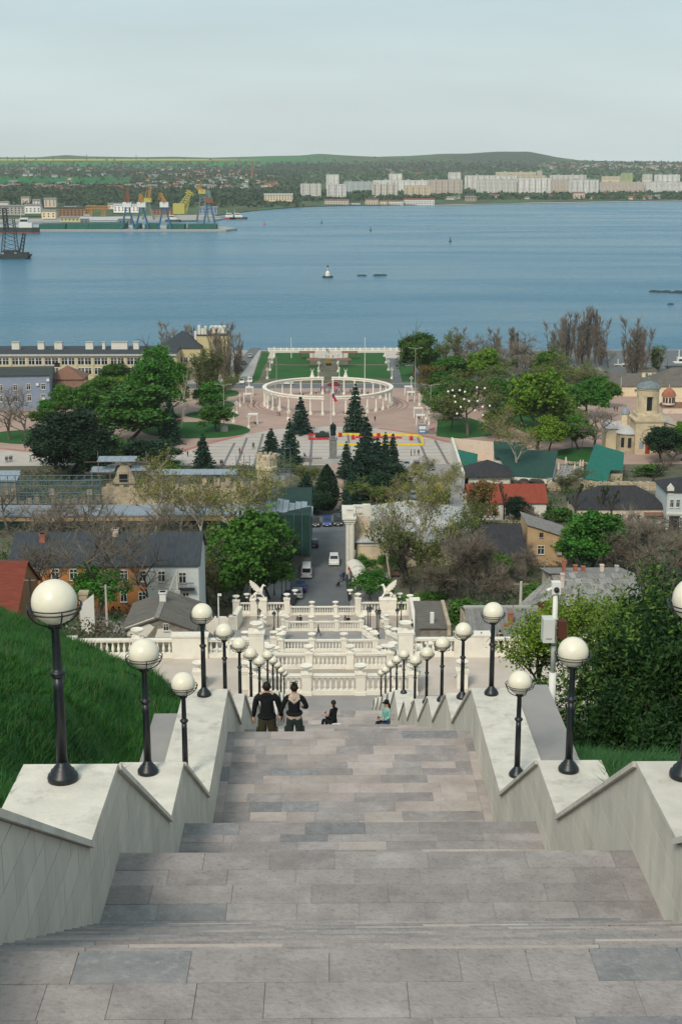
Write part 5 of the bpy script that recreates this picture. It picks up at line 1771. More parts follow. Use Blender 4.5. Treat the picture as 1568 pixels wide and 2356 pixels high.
r_t=24*306/FPX
tb.lathe([(r_t*0.92,zt*0.28),(r_t*0.95,zt*0.72),(r_t*1.06,zt*0.73),(r_t*1.06,zt*0.78),(r_t*0.98,zt*0.79),(r_t*1.03,zt*0.93)],10)
tb.build('drum',W_CHURCH,tw)
MB().bx(0.3,r_t*1.0,-1.2,1.2,-2,zt*0.3).build('lower_wall',W_CREAM,tw)
MB().bx(-r_t,0.3,-0.6,1.5,zt*0.1,zt*0.32).build('broken_wall',W_STONE,tw)
for k in range(11):
 q=2*PI*k/11
 MB().box((r_t*0.93*math.cos(q),r_t*0.93*math.sin(q),zt*0.94),(0.75,0.6,0.5+0.9*random.random()),q).build('stone',W_STONE,tw)
add_window(tw,-0.35,-r_t*0.97,zt*0.60,0.85,0.95,True)
MB().box((hx(643,296,12)-tw.location.x,-5,at_y(643,1110,296).z-6),(2.4,0.12,3.3),0,-0.12).build('roof_sheet',R_BLUES,tw)
MB().bx(2.2,5.0,0.4,2.5,-2,zt*0.62).build('side_wall',W_STONED,tw)
sc_=MB()
for dx in (1.0,2.4,3.9,5.2):
 for dy in (-2,1.0):
  sc_.tube([(dx,dy,0),(dx,dy,zt*(0.95+0.2*random.random()))],0.06,4)
for z in (2.5,4.6,6.7,8.6,10.4):
 sc_.tube([(0.6,-2,z),(5.4,-2,z)],0.05,4); sc_.tube([(0.6,1,z+.1),(5.4,1,z+.1)],0.05,4)
for dx in (-4.8,-3.6,-6.5):
 sc_.tube([(dx,0,0),(dx,0,zt*0.95)],0.06,4)
for z in (4,6,8,10):
 sc_.tube([(-7,0,z),(5,-2.6,z+0.1)],0.05,4)
sc_.build('scaffold',M_STEEL,tw)
YR=296.0
ru=thing('ruined_mansion','roofless ruined mansion with a curved baroque gable under blue-grey sheets','ruin',(0,YR,6))
def rx(x):
 return hx(x,YR,12)
def rz_(y):
 return at_y(300,y,YR).z-6
w1=MB()
x=235
while x<590:
 dx=random.uniform(7,16)
 w1.bx(rx(x),rx(x+dx),0,0.9,-2,rz_(1118+random.uniform(-9,7)))
 x+=dx
w1.build('front_wall',W_STONE,ru)
gb=[(rx(257),rz_(1112)),(rx(268),rz_(1096)),(rx(274),rz_(1078)),(rx(284),rz_(1068)),(rx(291),rz_(1067)),(rx(298),rz_(1070)),(rx(304),rz_(1082)),(rx(310),rz_(1096)),(rx(315),rz_(1112))]
MB().prism_y(gb,-0.3,0.7).build('baroque_gable',W_STONE,ru)
MB().bx(rx(277),rx(296),-0.42,-0.3,rz_(1108),rz_(1090)).build('dark_niche',M_GLASS,ru)
for k,x in enumerate((470,500,526)):
 MB().bx(rx(x)-0.6,rx(x)+0.6,-0.5,0.5,rz_(1118),rz_(1096)).build('stone_pier',W_STONE,ru)
for a,b,y0,y1 in ((213,262,1074,1087),(262,268,1076,1082),(229,317,1050,1063),(304,345,1071,1085),(339,547,1081,1093)):
 n_=max(1,round((b-a)/18))
 for k in range(n_):
  xa,xb=a+(b-a)*k/n_,a+(b-a)*(k+1)/n_
  MB().box(((rx(xa)+rx(xb))/2,0.4,rz_((y0+y1)/2)),(rx(xb)-rx(xa)-0.04,3.6,0.07),0,0.12).build('roof_sheet',R_BLUES,ru)
ps=MB()
for x in range(345,548,17):
 ps.tube([(rx(x),-1.0,rz_(1125)),(rx(x),-1.0,rz_(1088))],0.07,4)
for x in (216,232,258,300,316,342):
 ps.tube([(rx(x),-1.2,rz_(1115)),(rx(x),-1.2,rz_(1036 if x in (232,342) else 1072))],0.07,4)
for y in (1060,1085,1100):
 ps.tube([(rx(200),-1.3,rz_(y)),(rx(345),-1.3,rz_(y))],0.05,4)
ps.build('scaffold',M_WOOD,ru)
lg=MB().bx(rx(246),rx(600),-7,-1.5,-2,rz_(1176)); lg.build('terrace_wall',W_STONE,ru)
MB().bx(rx(246),rx(600),-7.4,-1.2,rz_(1176),rz_(1170)).build('ledge',R_ZINC,ru)
lb=thing('long_annex','long annex with tan cornice band and dark netted front, left of the netted house','building',(0,280,7),0,'houses of the town')
q0,q1=hx(-120,280,10),hx(598,280,10)
MB().bx(q0,q1,0,8,-3,at_y(300,1198,280).z-7).build('netted_front',M_NET,lb)
MB().bx(q0,q1,-0.25,8.1,at_y(300,1198,280).z-7,at_y(300,1187,280).z-7).build('cornice_band',W_OCHRE,lb)
MB().bx(q0,q1,-0.5,8.3,at_y(300,1187,280).z-7,at_y(300,1183,280).z-7).build('roof',R_BLUES,lb)
st=thing('steel_frame','grid of blue-grey steel posts and beams standing on the annex at left','steel frame',(0,288,7))
sp_=MB()
xa=hx(-60,288,12); zb0,zb1=at_y(100,1184,288).z-7,at_y(100,1106,288).z-7
for k in range(17):
 x=xa+k*1.62
 for dy in (0,5):
  MB().tube([(x,dy,zb0),(x-0.15,dy,zb1)],0.09,4).build('post',M_STEEL,st)
for k,z in enumerate((0.15,0.4,0.65,0.85,1.0)):
 b=MB()
 for dy in (0,5):
  b.tube([(xa-0.4,dy,zb0+(zb1-zb0)*z),(xa+26.4,dy,zb0+(zb1-zb0)*z)],0.08,4)
 for q in range(17):
  b.tube([(xa+q*1.62,0,zb0+(zb1-zb0)*z),(xa+q*1.62,5,zb0+(zb1-zb0)*z)],0.06,4)
 b.build('beam',M_STEEL,st)
pc=MB()
for k in range(16):
 pc.bx(xa+k*1.6+2,xa+k*1.6+3.1,5.2,5.8,zb0-1,zb0+random.uniform(1,4.6))
pc.build('stone_remains',W_STONE,st)
house('metal_shed','small shed with blue metal roof at the left edge','shed',hx(-20,310,6),hx(40,310,6),310,5.5,5.6,4,0.8,'shed',W_STONED,R_BLUES)
house('metal_shed','narrow shed with grey corner beside the large dark evergreen clump','shed',hx(-2,318,6),hx(40,318,6),318,5.2,5.0,4,0.6,'shed',W_STONED,R_BLUES)
for k,(x,lab) in enumerate(((218,'left'),(243,'middle'),(266,'right'))):
 s_=house('market_stall','%s one of three small black-roofed timbered stalls by the square' % lab,'stall',hx(x-11,386,4),hx(x+11,386,4),386,3,2.2,2.6,1.5,'gy',W_WHITE,R_BLACK,(),0.0,0.25,'timbered stalls')
 tm=MB()
 for q in (-0.9,0,0.9):
  tm.bx(1.3+q-0.06,1.3+q+0.06,-0.05,0.02,0.2,2.2+(1.2 if q==0 else 0.5))
 tm.bx(0,2.6,-0.05,0.02,2.1,2.25)
 tm.build('timbers',M_DARKM,s_)
# --- right of the stairs
zt_=9.2
th=house('theatre_hall','cream theatre hall with a big pale grey hip roof right of the street','theatre',hx(821,246,14),hx(1086,246,14),246,zt_,at_y(860,1245,246).z-zt_,25,4.6,'hip',W_CREAM,R_ZINC,(),0.0,0.5)
MB().bx(0.2,20.3,-0.1,0.05,at_y(860,1256,246).z-zt_,at_y(860,1249,246).z-zt_).build('cornice',W_WHITE,th)
tf=thing('theatre','narrow white classical end wall with attic balustrade facing the street','theatre',(hx(796,244,15),244,9.0))
a_,b_=0,hx(814,244,15)-hx(796,244,15)
H_=at_y(800,1200,244).z-9
MB().bx(a_,b_,0,9,-1,H_).build('end_wall',W_WHITE,tf)
c_=MB().bx(a_-0.45,b_+0.25,-0.4,9.2,H_,H_+0.45); c_.bx(a_-0.25,b_+0.12,-0.2,9.1,H_-0.4,H_); c_.bx(a_-0.7,b_+0.4,-0.6,9.4,H_+0.45,H_+0.75)
c_.build('cornice',W_WHITE,tf)
MB().bx(b_-0.3,b_+2.9,3,8.5,H_-6,H_+0.2).build('attic_wall',W_PINK,tf)
zz=H_+0.75
MB().bx(a_+0.1,b_-0.1,0.2,1.4,zz,zz+1.3).build('attic_pier',W_WHITE,tf)
MB().bx(a_+0.0,b_-0.0,0.1,1.5,zz+1.3,zz+1.5).build('pier_cap',W_WHITE,tf)
MB().bx(b_+1.6,b_+3.0,3,4.2,H_+0.2,zz+1.5).build('attic_pier',W_WHITE,tf)
MB().bx(b_-0.1,b_+1.6,3.2,4.0,zz+1.15,zz+1.4).build('rail',W_WHITE,tf)
for k in range(6):
 o_=link('baluster',ME_BAL,tf,(b_+0.05+k*0.27,3.6,zz-0.1)); o_.scale=(1,1,1.75)
for k in range(2):
 MB().bx(a_+0.12+k*0.75,a_+0.5+k*0.75,-0.12,0.0,0,H_-0.4).build('pilaster',W_WHITE,tf)
aw=thing('cafe_awning','white barrel awning of four curved bays over the cafe terrace','awning',(0,0,0))
q=[at_z(797,1290,12.2),at_z(806,1306,12.2),at_z(814,1322,12.2),at_z(822,1337,12.2),at_z(830,1349,12.2)]
for k in range(4):
 p0_,p1_=q[k],q[k+1]
 m_=MB()
 vs=[]
 for j in range(9):
  u=j/8
  for e,pp in ((0,p0_),(1,p1_)):
   vs.append((pp.x+u*2.7,pp.y+(0.12 if e==0 else -0.12)*-1,11.6+0.9*math.sin(PI*(0.12+0.8*u))))
 m_.add(vs,[(2*j,2*j+1,2*j+3,2*j+2) for j in range(8)])
 m_.build('awning_bay',W_WHITE,aw,smooth=True)
 MB().tube([(p1_.x,p1_.y,8.5),(p1_.x,p1_.y,11.8)],0.06,5).build('post',M_DARKM,aw)
hedge_=MB().box((at_z(800,1358,9).x,at_z(800,1358,9).y,9.5),(0.35,12,1.0),0.02)
tag(hedge_.build('planter_rail',M_DARKM),'dark planter rail along the cafe terrace edge','railing')
house('hip_roof_house','small white house under a dark tiled hip roof beside the parking','house',hx(1077,331,6),hx(1174,331,6),331,4.8,2.7,10,2.9,'hip',W_WHITE,R_BLACK,[(1124,1106,0.01,0.01)],0,0.9)
rr_=house('red_roof_house','white house with a red roof and two skylights','house',hx(1078,289,9),hx(1256,289,9),289,7.2,at_y(1200,1156,289).z-7.2,9,2.9,'gx',W_WHITE,R_RED,[(1137,1178,1.0,1.8),(1166,1179,0.9,1.7),(1096,1180,0.9,1.5)],0,0.35,chim=((12,5.0,.6,1.1,M_BRICK),))
for x,y in ((1142,1138),(1190,1140)):
 p=at_y(x,y,291)
 MB().box((p.x-rr_.location.x,2.2,p.z-7.2+0.15),(0.75,0.9,0.08),0,0.55).build('skylight',M_GLASS,rr_)
tag(MB().bx(hx(1076,287,7),hx(1212,287,7),285.5,286,5,8.0).build('garden_wall',W_STONE),'low stone garden wall in front of the red-roofed house','wall')
pk=house('pink_house','long pale pink house with five windows under a black hip roof','house',hx(1326,281,9),hx(1534,281,9),281,7.6,at_y(1400,1169,281).z-7.6,11,3.5,'hip',W_PINK,R_BLACK,[(1348,1187,1.0,1.6),(1394,1187,0.9,1.5),(1428,1191,0.9,1.5),(1447,1192,0.9,1.5),(1467,1193,1.0,1.6),(1504,1198,1.0,1.6)],0,0.4)
MB().box((hx(1508,280,10)-pk.location.x,-0.6,at_y(1508,1184,280).z-7.6),(4.4,1.3,0.1),0,0.35).build('awning',R_BROWN,pk)
tb_=house('ornate_house','ornate pale mint and white house at the right edge','house',hx(1532,278,9),hx(1640,278,9),278,7.4,at_y(1540,1130,278).z-7.4,10,2.0,'hip',W_BLUEW,R_BLACK,[(1544,1158,0.75,1.7),(1558,1158,0.75,1.7),(1566,1200,0.8,2.0)],0,0.4)
MB().bx(0.6,2.9,-0.06,0.1,0,3.3).build('gate',M_DARKM,tb_)
MB().bx(0,9,-0.18,0.1,3.6,4.0).build('cornice',W_WHITE,tb_)
MB().prism_y([(0,7.7),(1.3,7.7),(1.3,9.2),(0.65,10.0),(0,9.2)],-0.1,0.5).build('gable_pediment',W_WHITE,tb_)
oc=thing('ochre_house','tall ochre house with patchy plaster and a grey lean-to roof','house',(hx(1212,246,13),246,9.5),0,'houses of the town')
wo=hx(1306,246,13)-hx(1212,246,13)
hl,hr=at_y(1211,1208,246).z-9.5,at_y(1305,1238,246).z-9.5
MB().prism_y([(0,-2),(wo,-2),(wo,hr),(0,hl)],0,9).build('wall',W_OCHRE,oc)
for k in range(6):
 for j in range(4):
  u0,u1=-0.2+(wo+0.6)*k/6,-0.2+(wo+0.6)*(k+1)/6
  f0,f1=hl+(hr-hl)*u0/wo,hl+(hr-hl)*u1/wo
  dz=0.05+0.03*((k+j) % 2)
  MB().prism_y([(u0,f0+dz),(u1+0.1,f1+dz-0.02),(u1+0.1,f1+dz+0.06),(u0,f0+dz+0.08)],-0.4+j*2.45,2.1+j*2.45).build('roof_sheet',R_SLATE,oc)
for x,y,a,b in ((1244,1231,0.7,0.9),(1243,1265,1.3,1.7)):
 p=at_y(x,y,246); add_window(oc,p.x-oc.location.x,-0.05,p.z-9.5,a,b,y<1240)
p=at_y(1285,1272,246)
MB().box((p.x-oc.location.x,-0.25,p.z-9.5),(0.85,0.35,0.65)).build('air_conditioner',M_WPAINT,oc)
house('tarred_roof_house','house almost hidden under a steep tarred black roof, left of the ochre house','house',hx(1118,236,13),hx(1211,236,13),236,10.0,at_y(1160,1282,236).z-10,19,3.3,'gx',W_STONED,R_BLACK,(),0,0.2)
# slate roofs nearest on the right: every sheet its own piece
sr=thing('slate_roof_house','old house with a large patched grey slate roof and brick chimneys','house',(hx(1287,156,31),156,27.0),0,'houses of the town')
ze=at_y(1330,1392,156).z-27; zr_=at_y(1380,1320,164).z-27
ws_=hx(1490,156,31)-hx(1287,156,31)
MB().bx(0.3,ws_,0.3,15,-3,ze-0.05).build('wall',W_STONE,sr)
MB().prism_x([(0.3,ze-0.1),(8,zr_-0.1),(15,ze-0.1)],0.3,ws_).build('gable',W_STONED,sr)
for j in range(6):
 y0_,y1_=-0.2+8.2*j/6,-0.2+8.2*(j+1)/6+0.15
 f=lambda y: ze+(zr_-ze)*(y)/8.0
 for k in range(14):
  u0=ws_*k/14+(j % 2)*0.25-0.1
  if u0<-0.35+0.44*j*0.9-0.6:
   continue
  dz=random.uniform(0.0,0.05)
  MB().prism_x([(y0_,f(y0_)+dz+0.03),(y1_,f(y1_)+dz),(y1_,f(y1_)+dz+0.03),(y0_,f(y0_)+dz+0.06)],u0,u0+ws_/14-0.015).build('roof_sheet',mat('slate_sheet',(0.15,0.145,0.135),0.85,scale=2.0,col2=(0.32,0.31,0.29),detail=8,rnd=0.28,stretch=(4,0.6,0.6)),sr)
MB().prism_x([(8,zr_+0.02),(15.3,ze),(15.3,ze+0.08),(8,zr_+0.1)],0,ws_).build('rear_slope',R_SLATE,sr)
for x,y,hpx,m_ in ((1296,1302,26,M_BRICK),(1292,1335,30,W_PINK),(1322,1308,16,M_BRICK),(1340,1313,20,M_BRICK),(1383,1311,24,W_PINK),(1417,1313,24,M_CONC)):
 yy=160.5 if y>1320 else 166
 p=at_y(x,y,yy)
 hh=hpx*168/FPX
 cc_=MB().box((p.x-sr.location.x,yy-156,p.z-27-0.35),(0.42,0.5,hh+0.7)); cc_.box((p.x-sr.location.x,yy-156,p.z-27+hh/2),(0.52,0.6,0.1))
 cc_.build('chimney',m_,sr)
lw=thing('lean_to','grey sheet lean-to running left from the slate-roofed house over an orange wall','shed',(0,0,0),0,'houses of the town')
A_,B_,C_,D_=at_z(1181,1402,29.3),at_z(1276,1316,31.6),at_z(1330,1316,32.1),at_z(1290,1374,30.6)
for k in range(6):
 for j in range(4):
  s0,s1,t0,t1=k/6,(k+1)/6,j/4,(j+1)/4
  pt=lambda s,t: A_.lerp(D_,t).lerp(B_.lerp(C_,t),s)+Vector((0,0,0.03*((k+j) % 3)))
  v4=[pt(s0,t0),pt(s1-0.005,t0),pt(s1-0.005,t1-0.008),pt(s0,t1-0.008)]
  MB().add(v4+[v-Vector((0,0,0.06)) for v in v4],[(0,3,2,1),(4,5,6,7),(0,1,5,4),(1,2,6,5),(2,3,7,6),(3,0,4,7)]).build('roof_sheet',MATS['slate_sheet'],lw)
MB().prism([(A_.x+.6,A_.y+.6),(D_.x,D_.y+.4),(C_.x,C_.y),(B_.x,B_.y)],26,28.6).build('wall',W_ORANGE,lw)
cr=thing('corrugated_house','low house with a corrugated grey roof and a red brick chimney just behind the plaza','house',(hx(1078,118,40),118,36.5),0,'houses of the town')
wc=hx(1250,118,40)-hx(1078,118,40)
MB().bx(0,wc,0.2,8,-2,3.4).build('wall',W_STONE,cr)
n_=46
for k in range(n_):
 u0,u1=wc*k/n_,wc*(k+1)/n_
 MB().prism_x([(-0.3,3.35),(4.2,4.6),(4.2,4.66),(-0.3,3.42)],u0,u1-0.05).build('roof_rib',mat('rib_sheet',(0.17,0.175,0.17),0.8,scale=1.5,col2=(0.27,0.27,0.26),rnd=0.16),cr)
MB().prism_x([(-0.3,3.30),(4.2,4.55),(8.4,3.3),(8.4,3.36),(4.2,4.59),(-0.3,3.36)],0.0,wc).build('roof',R_SLATE,cr)
MB().bx(-0.1,wc+0.1,3.95,4.45,4.55,4.72).build('ridge_cap',M_CONC,cr)
p=at_y(1173,1425,119.6)
c2_=MB().box((p.x-cr.location.x,1.6,p.z-36.5-0.2),(0.42,0.45,1.6)); c2_.box((p.x-cr.location.x,1.6,p.z-36.5+0.6),(0.52,0.55,0.12))
c2_.build('chimney',M_BRICK,cr)
MB().box((p.x-cr.location.x-0.45,1.3,p.z-36.5-0.7),(0.35,0.5,0.8)).build('chimney',M_BRICK,cr)
dk=house('dark_roof_hut','low hut with dark corrugated roof and a tall white chimney right of the terrace wall','house',hx(966,150,31),hx(1034,150,31),150,29.5,at_y(1000,1446,150).z-29.5,9,0.2,'shed',W_STONED,R_SLATED,(),0,0.2)
p=at_y(993,1424,151.5)
MB().box((p.x-dk.location.x,1.5,p.z-29.5),(0.42,0.45,1.5)).build('chimney',M_WPAINT,dk)
MB().bx(hx(1016,150,31)-dk.location.x+.6,hx(1016,150,31)-dk.location.x+1.0,-0.3,9,-2,at_y(1000,1446,150).z-29.5+.5).build('stone_gable',W_STONE,dk)
# yard walls, canopies, church quarter
sw=thing('stone_wall','long tan rubble retaining wall above the black-roofed pink house','wall',(0,325,4.2))
x=1258
while x<1640:
 dx=random.uniform(5,11)
 for j in range(4):
  MB().bx(hx(x,325,6),hx(x+dx,325,6)-0.03,random.uniform(-0.05,0.05),0.8,j*0.85-0.3,(j+1)*0.85-0.33-(0.25*random.random() if j==3 else 0)).build('stone_block',W_STONE,sw)
 x+=dx
yw=thing('white_yard_wall','tall white wall running away along the right side of the parking','wall',(0,0,0))
a_,b_=ground_at(1062,1122),ground_at(1036,1052)
MB().prism([(a_.x,a_.y),(a_.x+0.6,a_.y),(b_.x+0.6,b_.y),(b_.x,b_.y)],2,8.4).build('wall',W_WHITE,yw)
c_=at_z(1150,1052,4)
MB().prism([(b_.x,b_.y),(c_.x,c_.y-2),(c_.x,c_.y-1.4),(b_.x,b_.y+.6)],2,8.2).build('rear_wall',W_PINK,yw)
for nm,lab,pts,z,m_ in (('green_canopy','light green lean-to roof inside the white yard wall',[(1052,1046),(1098,1052),(1096,1075),(1056,1075)],7.2,R_TEAL),
       ('cafe_roof','dark green roof of the yard cafe under the big budding tree',[(1135,1046),(1282,1050),(1270,1086),(1172,1082)],7.6,R_GREEN),
       ('cafe_roof','small dark green pitched roof left of the yard cafe',[(1134,1024),(1210,1026),(1215,1046),(1136,1046)],7.4,R_GREEN),
       ('teal_canopy','bright teal L-shaped sheet roof before the church',[(1366,1043),(1434,1054),(1432,1077),(1404,1077),(1395,1093),(1340,1088)],7.8,R_TEAL)):
 P=[at_z(x,y,z) for x,y in pts]
 t=thing(nm,lab,'roof',(0,0,0),0,'yard roofs')
 ym=sum(v.y for v in P)/len(P)
 vs=[(v.x,v.y,z+(v.y-ym)*0.16) for v in P]
 n_=len(vs)
 MB().add(vs+[(a,b,c-0.12) for a,b,c in vs],[tuple(range(n_)),tuple(range(2*n_-1,n_-1,-1))]+[(i_,n_+i_,n_+(i_+1) % n_,(i_+1) % n_) for i_ in range(n_)]).build('roof',m_,t)
 w_=MB().prism([(v.x*0.985+0.015*sum(q.x for q in P)/n_,v.y*0.99+0.01*ym) for v in P],2,z-1.6)
 w_.build('wall',W_STONE if 'teal' in nm else W_WHITE,t)
for k,(x,y) in enumerate(((1333,1085),(1300,1078),(1339,1085),(1283,1092),(1320,1094))):
 p=at_z(x,y,5)
 t=place(thing('parasol','','parasol'),p) if False else thing('parasol','%s of the closed pale parasols on the cafe terrace' % ('left tall one','far one','right tall one','leftmost low one','middle low one')[k],'parasol',p,0,'closed parasols')
 MB().tube([(0,0,0),(0,0,3)],0.05,5).build('pole',M_WPAINT,t)
 MB().lathe([(0.12,1.0),(0.32,1.4),(0.22,2.6),(0.03,3.1)],7).build('folded_canopy',W_PINK,t)
tag(struct(MB().prism([(v.x,v.y) for v in (at_z(1272,1102,5),at_z(1345,1102,5),at_z(1340,1072,5),at_z(1275,1070,5))],2,4.98).build('terrace_floor',M_GREYPAV)),'grey cafe terrace','terrace')
hp=MB()
for k in range(40):
 p=at_y(1190+random.random()*62,1106+random.random()*12,318+random.random()*4)
 hp.sphere(p,random.uniform(0.4,1.0),6,4,(1.3,1,0.7))
tag(stuff(hp.build('rubble_heap',M_BARKD)),'dark heap of covered rubble between red roof and cafe','heap')
ch=thing('church','stone church with a square bell tower, round belfry and grey dome','church',(at_z(1490,1042,3.4).x,at_z(1490,1042,3.4).y,3.2))
k_=pix(ch.location)[2]/FPX
hw=32*k_
Hb=76*k_
MB().bx(-hw,hw,0,2*hw,-1,Hb).build('tower_base',W_CHURCH,ch)
MB().prism_y([(-hw-0.5,Hb),(hw+0.5,Hb),(hw+0.5,Hb+0.3),(0,Hb+1.9),(-hw-0.5,Hb+0.3)],-0.35,2*hw).build('pediment',W_CHURCH,ch)
MB().bx(-hw-0.3,hw+0.3,-0.3,2*hw+.3,Hb-0.35,Hb).build('cornice',W_CHURCH,ch)
MB().bx(-hw*.9,hw*.9,hw*.1,hw*1.9,Hb,Hb+1.6).build('belfry_base',W_CHURCH,ch)
rd_=25*k_
zb_=Hb+1.5
for k in range(4):
 # belfry wall pieces with arched gaps between them
 q=PI/4+PI/2*k
 ds=[q-0.48+0.24*j for j in range(5)]
 MB().prism([(rd_*math.cos(d),hw+rd_*math.sin(d)) for d in ds]+[((rd_-.7)*math.cos(d),hw+(rd_-.7)*math.sin(d)) for d in ds[::-1]],zb_,zb_+5.6).build('belfry_pier',W_CHURCH,ch)
MB().lathe([(rd_*1.05,zb_),(rd_*1.05,zb_+1.0)],20,(0,hw,0)).build('belfry_plinth',W_CHURCH,ch)
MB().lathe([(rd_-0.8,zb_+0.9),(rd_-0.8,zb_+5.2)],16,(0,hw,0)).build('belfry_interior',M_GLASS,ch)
MB().lathe([(rd_,zb_+4.9),(rd_,zb_+6.6),(rd_*1.08,zb_+6.7),(rd_*1.08,zb_+7.1)],20,(0,hw,0)).build('belfry_ring',W_CHURCH,ch)
zd=zb_+7.1
MB().lathe([(rd_*1.15,zd),(rd_*1.13,zd+0.15),(rd_*0.98,zd+0.65),(rd_*0.75,zd+1.2),(rd_*0.4,zd+1.65),(0.3,zd+1.9),(0.35,zd+2.4),(0.12,zd+2.9),(0.25,zd+3.2),(0.05,zd+3.7)],20,(0,hw,0)).build('dome',mat('grey_dome_metal',(0.10,0.13,0.145),0.7,scale=0.8,col2=(0.20,0.235,0.245),detail=9),ch)
ar=MB()
for k in range(13):
 a0,a1=PI*k/12,PI*(k+1)/12
 if k<12:
  ar.box((hw*.55*math.cos((a0+a1)/2),-0.08,Hb-4.2+hw*.55*math.sin((a0+a1)/2)),(0.12,0.16,hw*.55*PI/12),0,0,-(a0+a1)/2)
ar.build('blind_arch',W_STONE,ch)
add_window(ch,-0.1,-0.05,Hb-4.0,0.9,1.9,True)
MB().bx(-0.9,0.3,-0.12,0.05,0,2.9).build('door',mat('red_door',(0.30,0.03,0.02),0.7),ch)
MB().bx(-2.6,-1.5,-0.1,0.05,1.4,3.2).build('icon_panel',R_BLUES,ch)
MB().bx(hw,hw+3.6,2,2*hw+9,-1,Hb-0.4).build('nave_wall',W_STONE,ch)
MB().prism_y([(hw-0.1,Hb-0.4),(hw+4.0,Hb-1.6),(hw+4.0,Hb-1.4),(hw+.5,Hb+0.9),(hw-0.1,Hb+0.9)],1.6,2*hw+9.5).build('nave_roof',R_ZINC,ch)
MB().lathe([(2.9,-1),(2.9,5.2)],14,(-hw-1.4,3.5,0)).build('apse',W_STONE,ch)
MB().lathe([(3.3,5.2),(3.2,5.4),(0.3,7.2)],14,(-hw-1.4,3.5,0)).build('apse_roof',R_ZINC,ch)
for q in (-2.2,-1.55,-0.9):
 MB().box((-hw-1.4+2.9*math.cos(q),3.5+2.9*math.sin(q),2.9),(0.9,0.2,2.6),q+PI/2).build('arch_window',M_GLASS,ch)
MB().bx(-hw-6.5,-hw+0.1,7,13,-1,5.6).build('side_wall',W_CREAM,ch)
MB().prism_x([(6.6,5.6),(13.4,5.6),(10,7.3)],-hw-6.8,-hw+0.1).build('side_roof',R_ZINC,ch)
tt_=(-hw-1.2,8.5,0)
MB().lathe([(1.1,6),(1.1,9.6)],8,tt_).build('turret',W_CREAM,ch)
MB().lathe([(1.35,9.6),(1.2,10.3),(0.7,11.0),(0.1,11.3),(0.25,11.7),(0.02,12.2)],10,tt_).build('turret_dome',R_BLUES,ch)
rc=thing('red_dome_church','small old church with an orange tiled dome on a striped drum behind the bell tower','church',(at_z(1535,950,3).x,at_z(1535,950,3).y,3))
k_=pix(rc.location)[2]/FPX
MB().lathe([(14.5*k_,20*k_),(14.5*k_,40*k_)],16).build('drum',W_PINK,rc)
MB().lathe([(17*k_,40*k_),(15*k_,46*k_),(11*k_,52*k_),(5*k_,57*k_),(0.3,58.5*k_)],16).build('dome',R_ORANGE,rc)
MB().tube([(0,0,58*k_),(0,0,66*k_)],0.08,4).build('cross',M_WPAINT,rc)
for q in range(5):
 a=-2.6+q*0.5
 MB().box((14.5*k_*math.cos(a),14.5*k_*math.sin(a),31*k_),(0.6,0.14,12*k_),a+PI/2).build('window',M_GLASS,rc)
MB().bx(-14*k_,40*k_,-10*k_,26*k_,-1,14*k_).build('wall',W_PINK,rc)
MB().prism_x([(-12*k_,14*k_),(28*k_,14*k_),(8*k_,24*k_)],-15*k_,42*k_).build('roof',R_BROWN,rc)
for lab,a,b,ye,yb,dep,ri,kd,wm_,rm_,ww in (
  ('long white warehouse wall with dark grey roof left of the bell tower',1396,1482,888,912,16,3.0,'gx',W_CREAM,R_SLATED,[(1420,897,0.9,0.9),(1461,898,0.9,0.9)]),
  ('dark-roofed warehouse continuing left behind the dark trees',1300,1396,882,905,16,3.0,'gx',W_CREAM,R_SLATED,()),
  ('cream warehouse with brown hip roof right of the bell tower',1500,1640,888,928,16,5.0,'hip',W_CREAM,R_SLATED,()),
  ('shed with a ribbed grey roof and white gable teeth by the right shore',1325,1388,860,868,14,1.2,'gx',W_WHITE,R_SLATE,()),
  ('low cream shed with dark doors by the right shore',1478,1512,855,868,6,0.5,'shed',W_CREAM,R_SLATED,[(1486,862,1,1.6),(1500,862,1,1.4)]),
  ('low cream shed with black flat roof at the right edge',1544,1600,850,866,8,0.3,'flat',W_CREAM,R_BLACK,[(1552,859,1.4,1.4)])):
 P=at_z((a+b)/2,yb,3)
 house('warehouse',lab,'warehouse',hx(a,P.y,5),hx(b,P.y,5),P.y,3,at_y((a+b)/2,ye,P.y).z-3,dep,ri,kd,wm_,rm_,ww,0,0.4,'warehouses and sheds by the right shore',skirt=0.5)
# --- left: terminal, blue building, stone house
YT=at_z(300,884,3).y
te=thing('ferry_terminal','long yellow two-storey terminal with window bands and white chimneys along the shore','terminal',(hx(-160,YT,6),YT,3))
wT=hx(408,YT,6)-te.location.x
H1=at_y(200,819,YT).z-3
MB().bx(0,wT,0.3,22,-1,H1).build('wall',W_YELLOW,te)
MB().bx(-0.5,wT,-0.6,22.5,H1,H1+0.7).build('eave',R_ZINC,te)
MB().prism_x([(-0.4,H1+0.7),(22.4,H1+0.7),(17,H1+1.5),(6,H1+1.5)],-0.5,wT).build('roof',R_DARK,te)
nb=int(wT/5.85)
for k in range(nb+1):
 MB().bx(k*5.85-0.35,k*5.85+0.35,0.0,0.3,0,H1).build('pilaster',W_YELLOW,te)
 for j,(ya,yb) in enumerate(((823,840),(846,862))):
  if k<nb:
   z0_,z1_=at_y(200,yb,YT).z-3,at_y(200,ya,YT).z-3
   add_window(te,k*5.85+1.7,0.25,(z0_+z1_)/2,2.5,z1_-z0_,False,0,False)
   add_window(te,k*5.85+4.2,0.25,(z0_+z1_)/2,2.5,z1_-z0_,False,0,False)
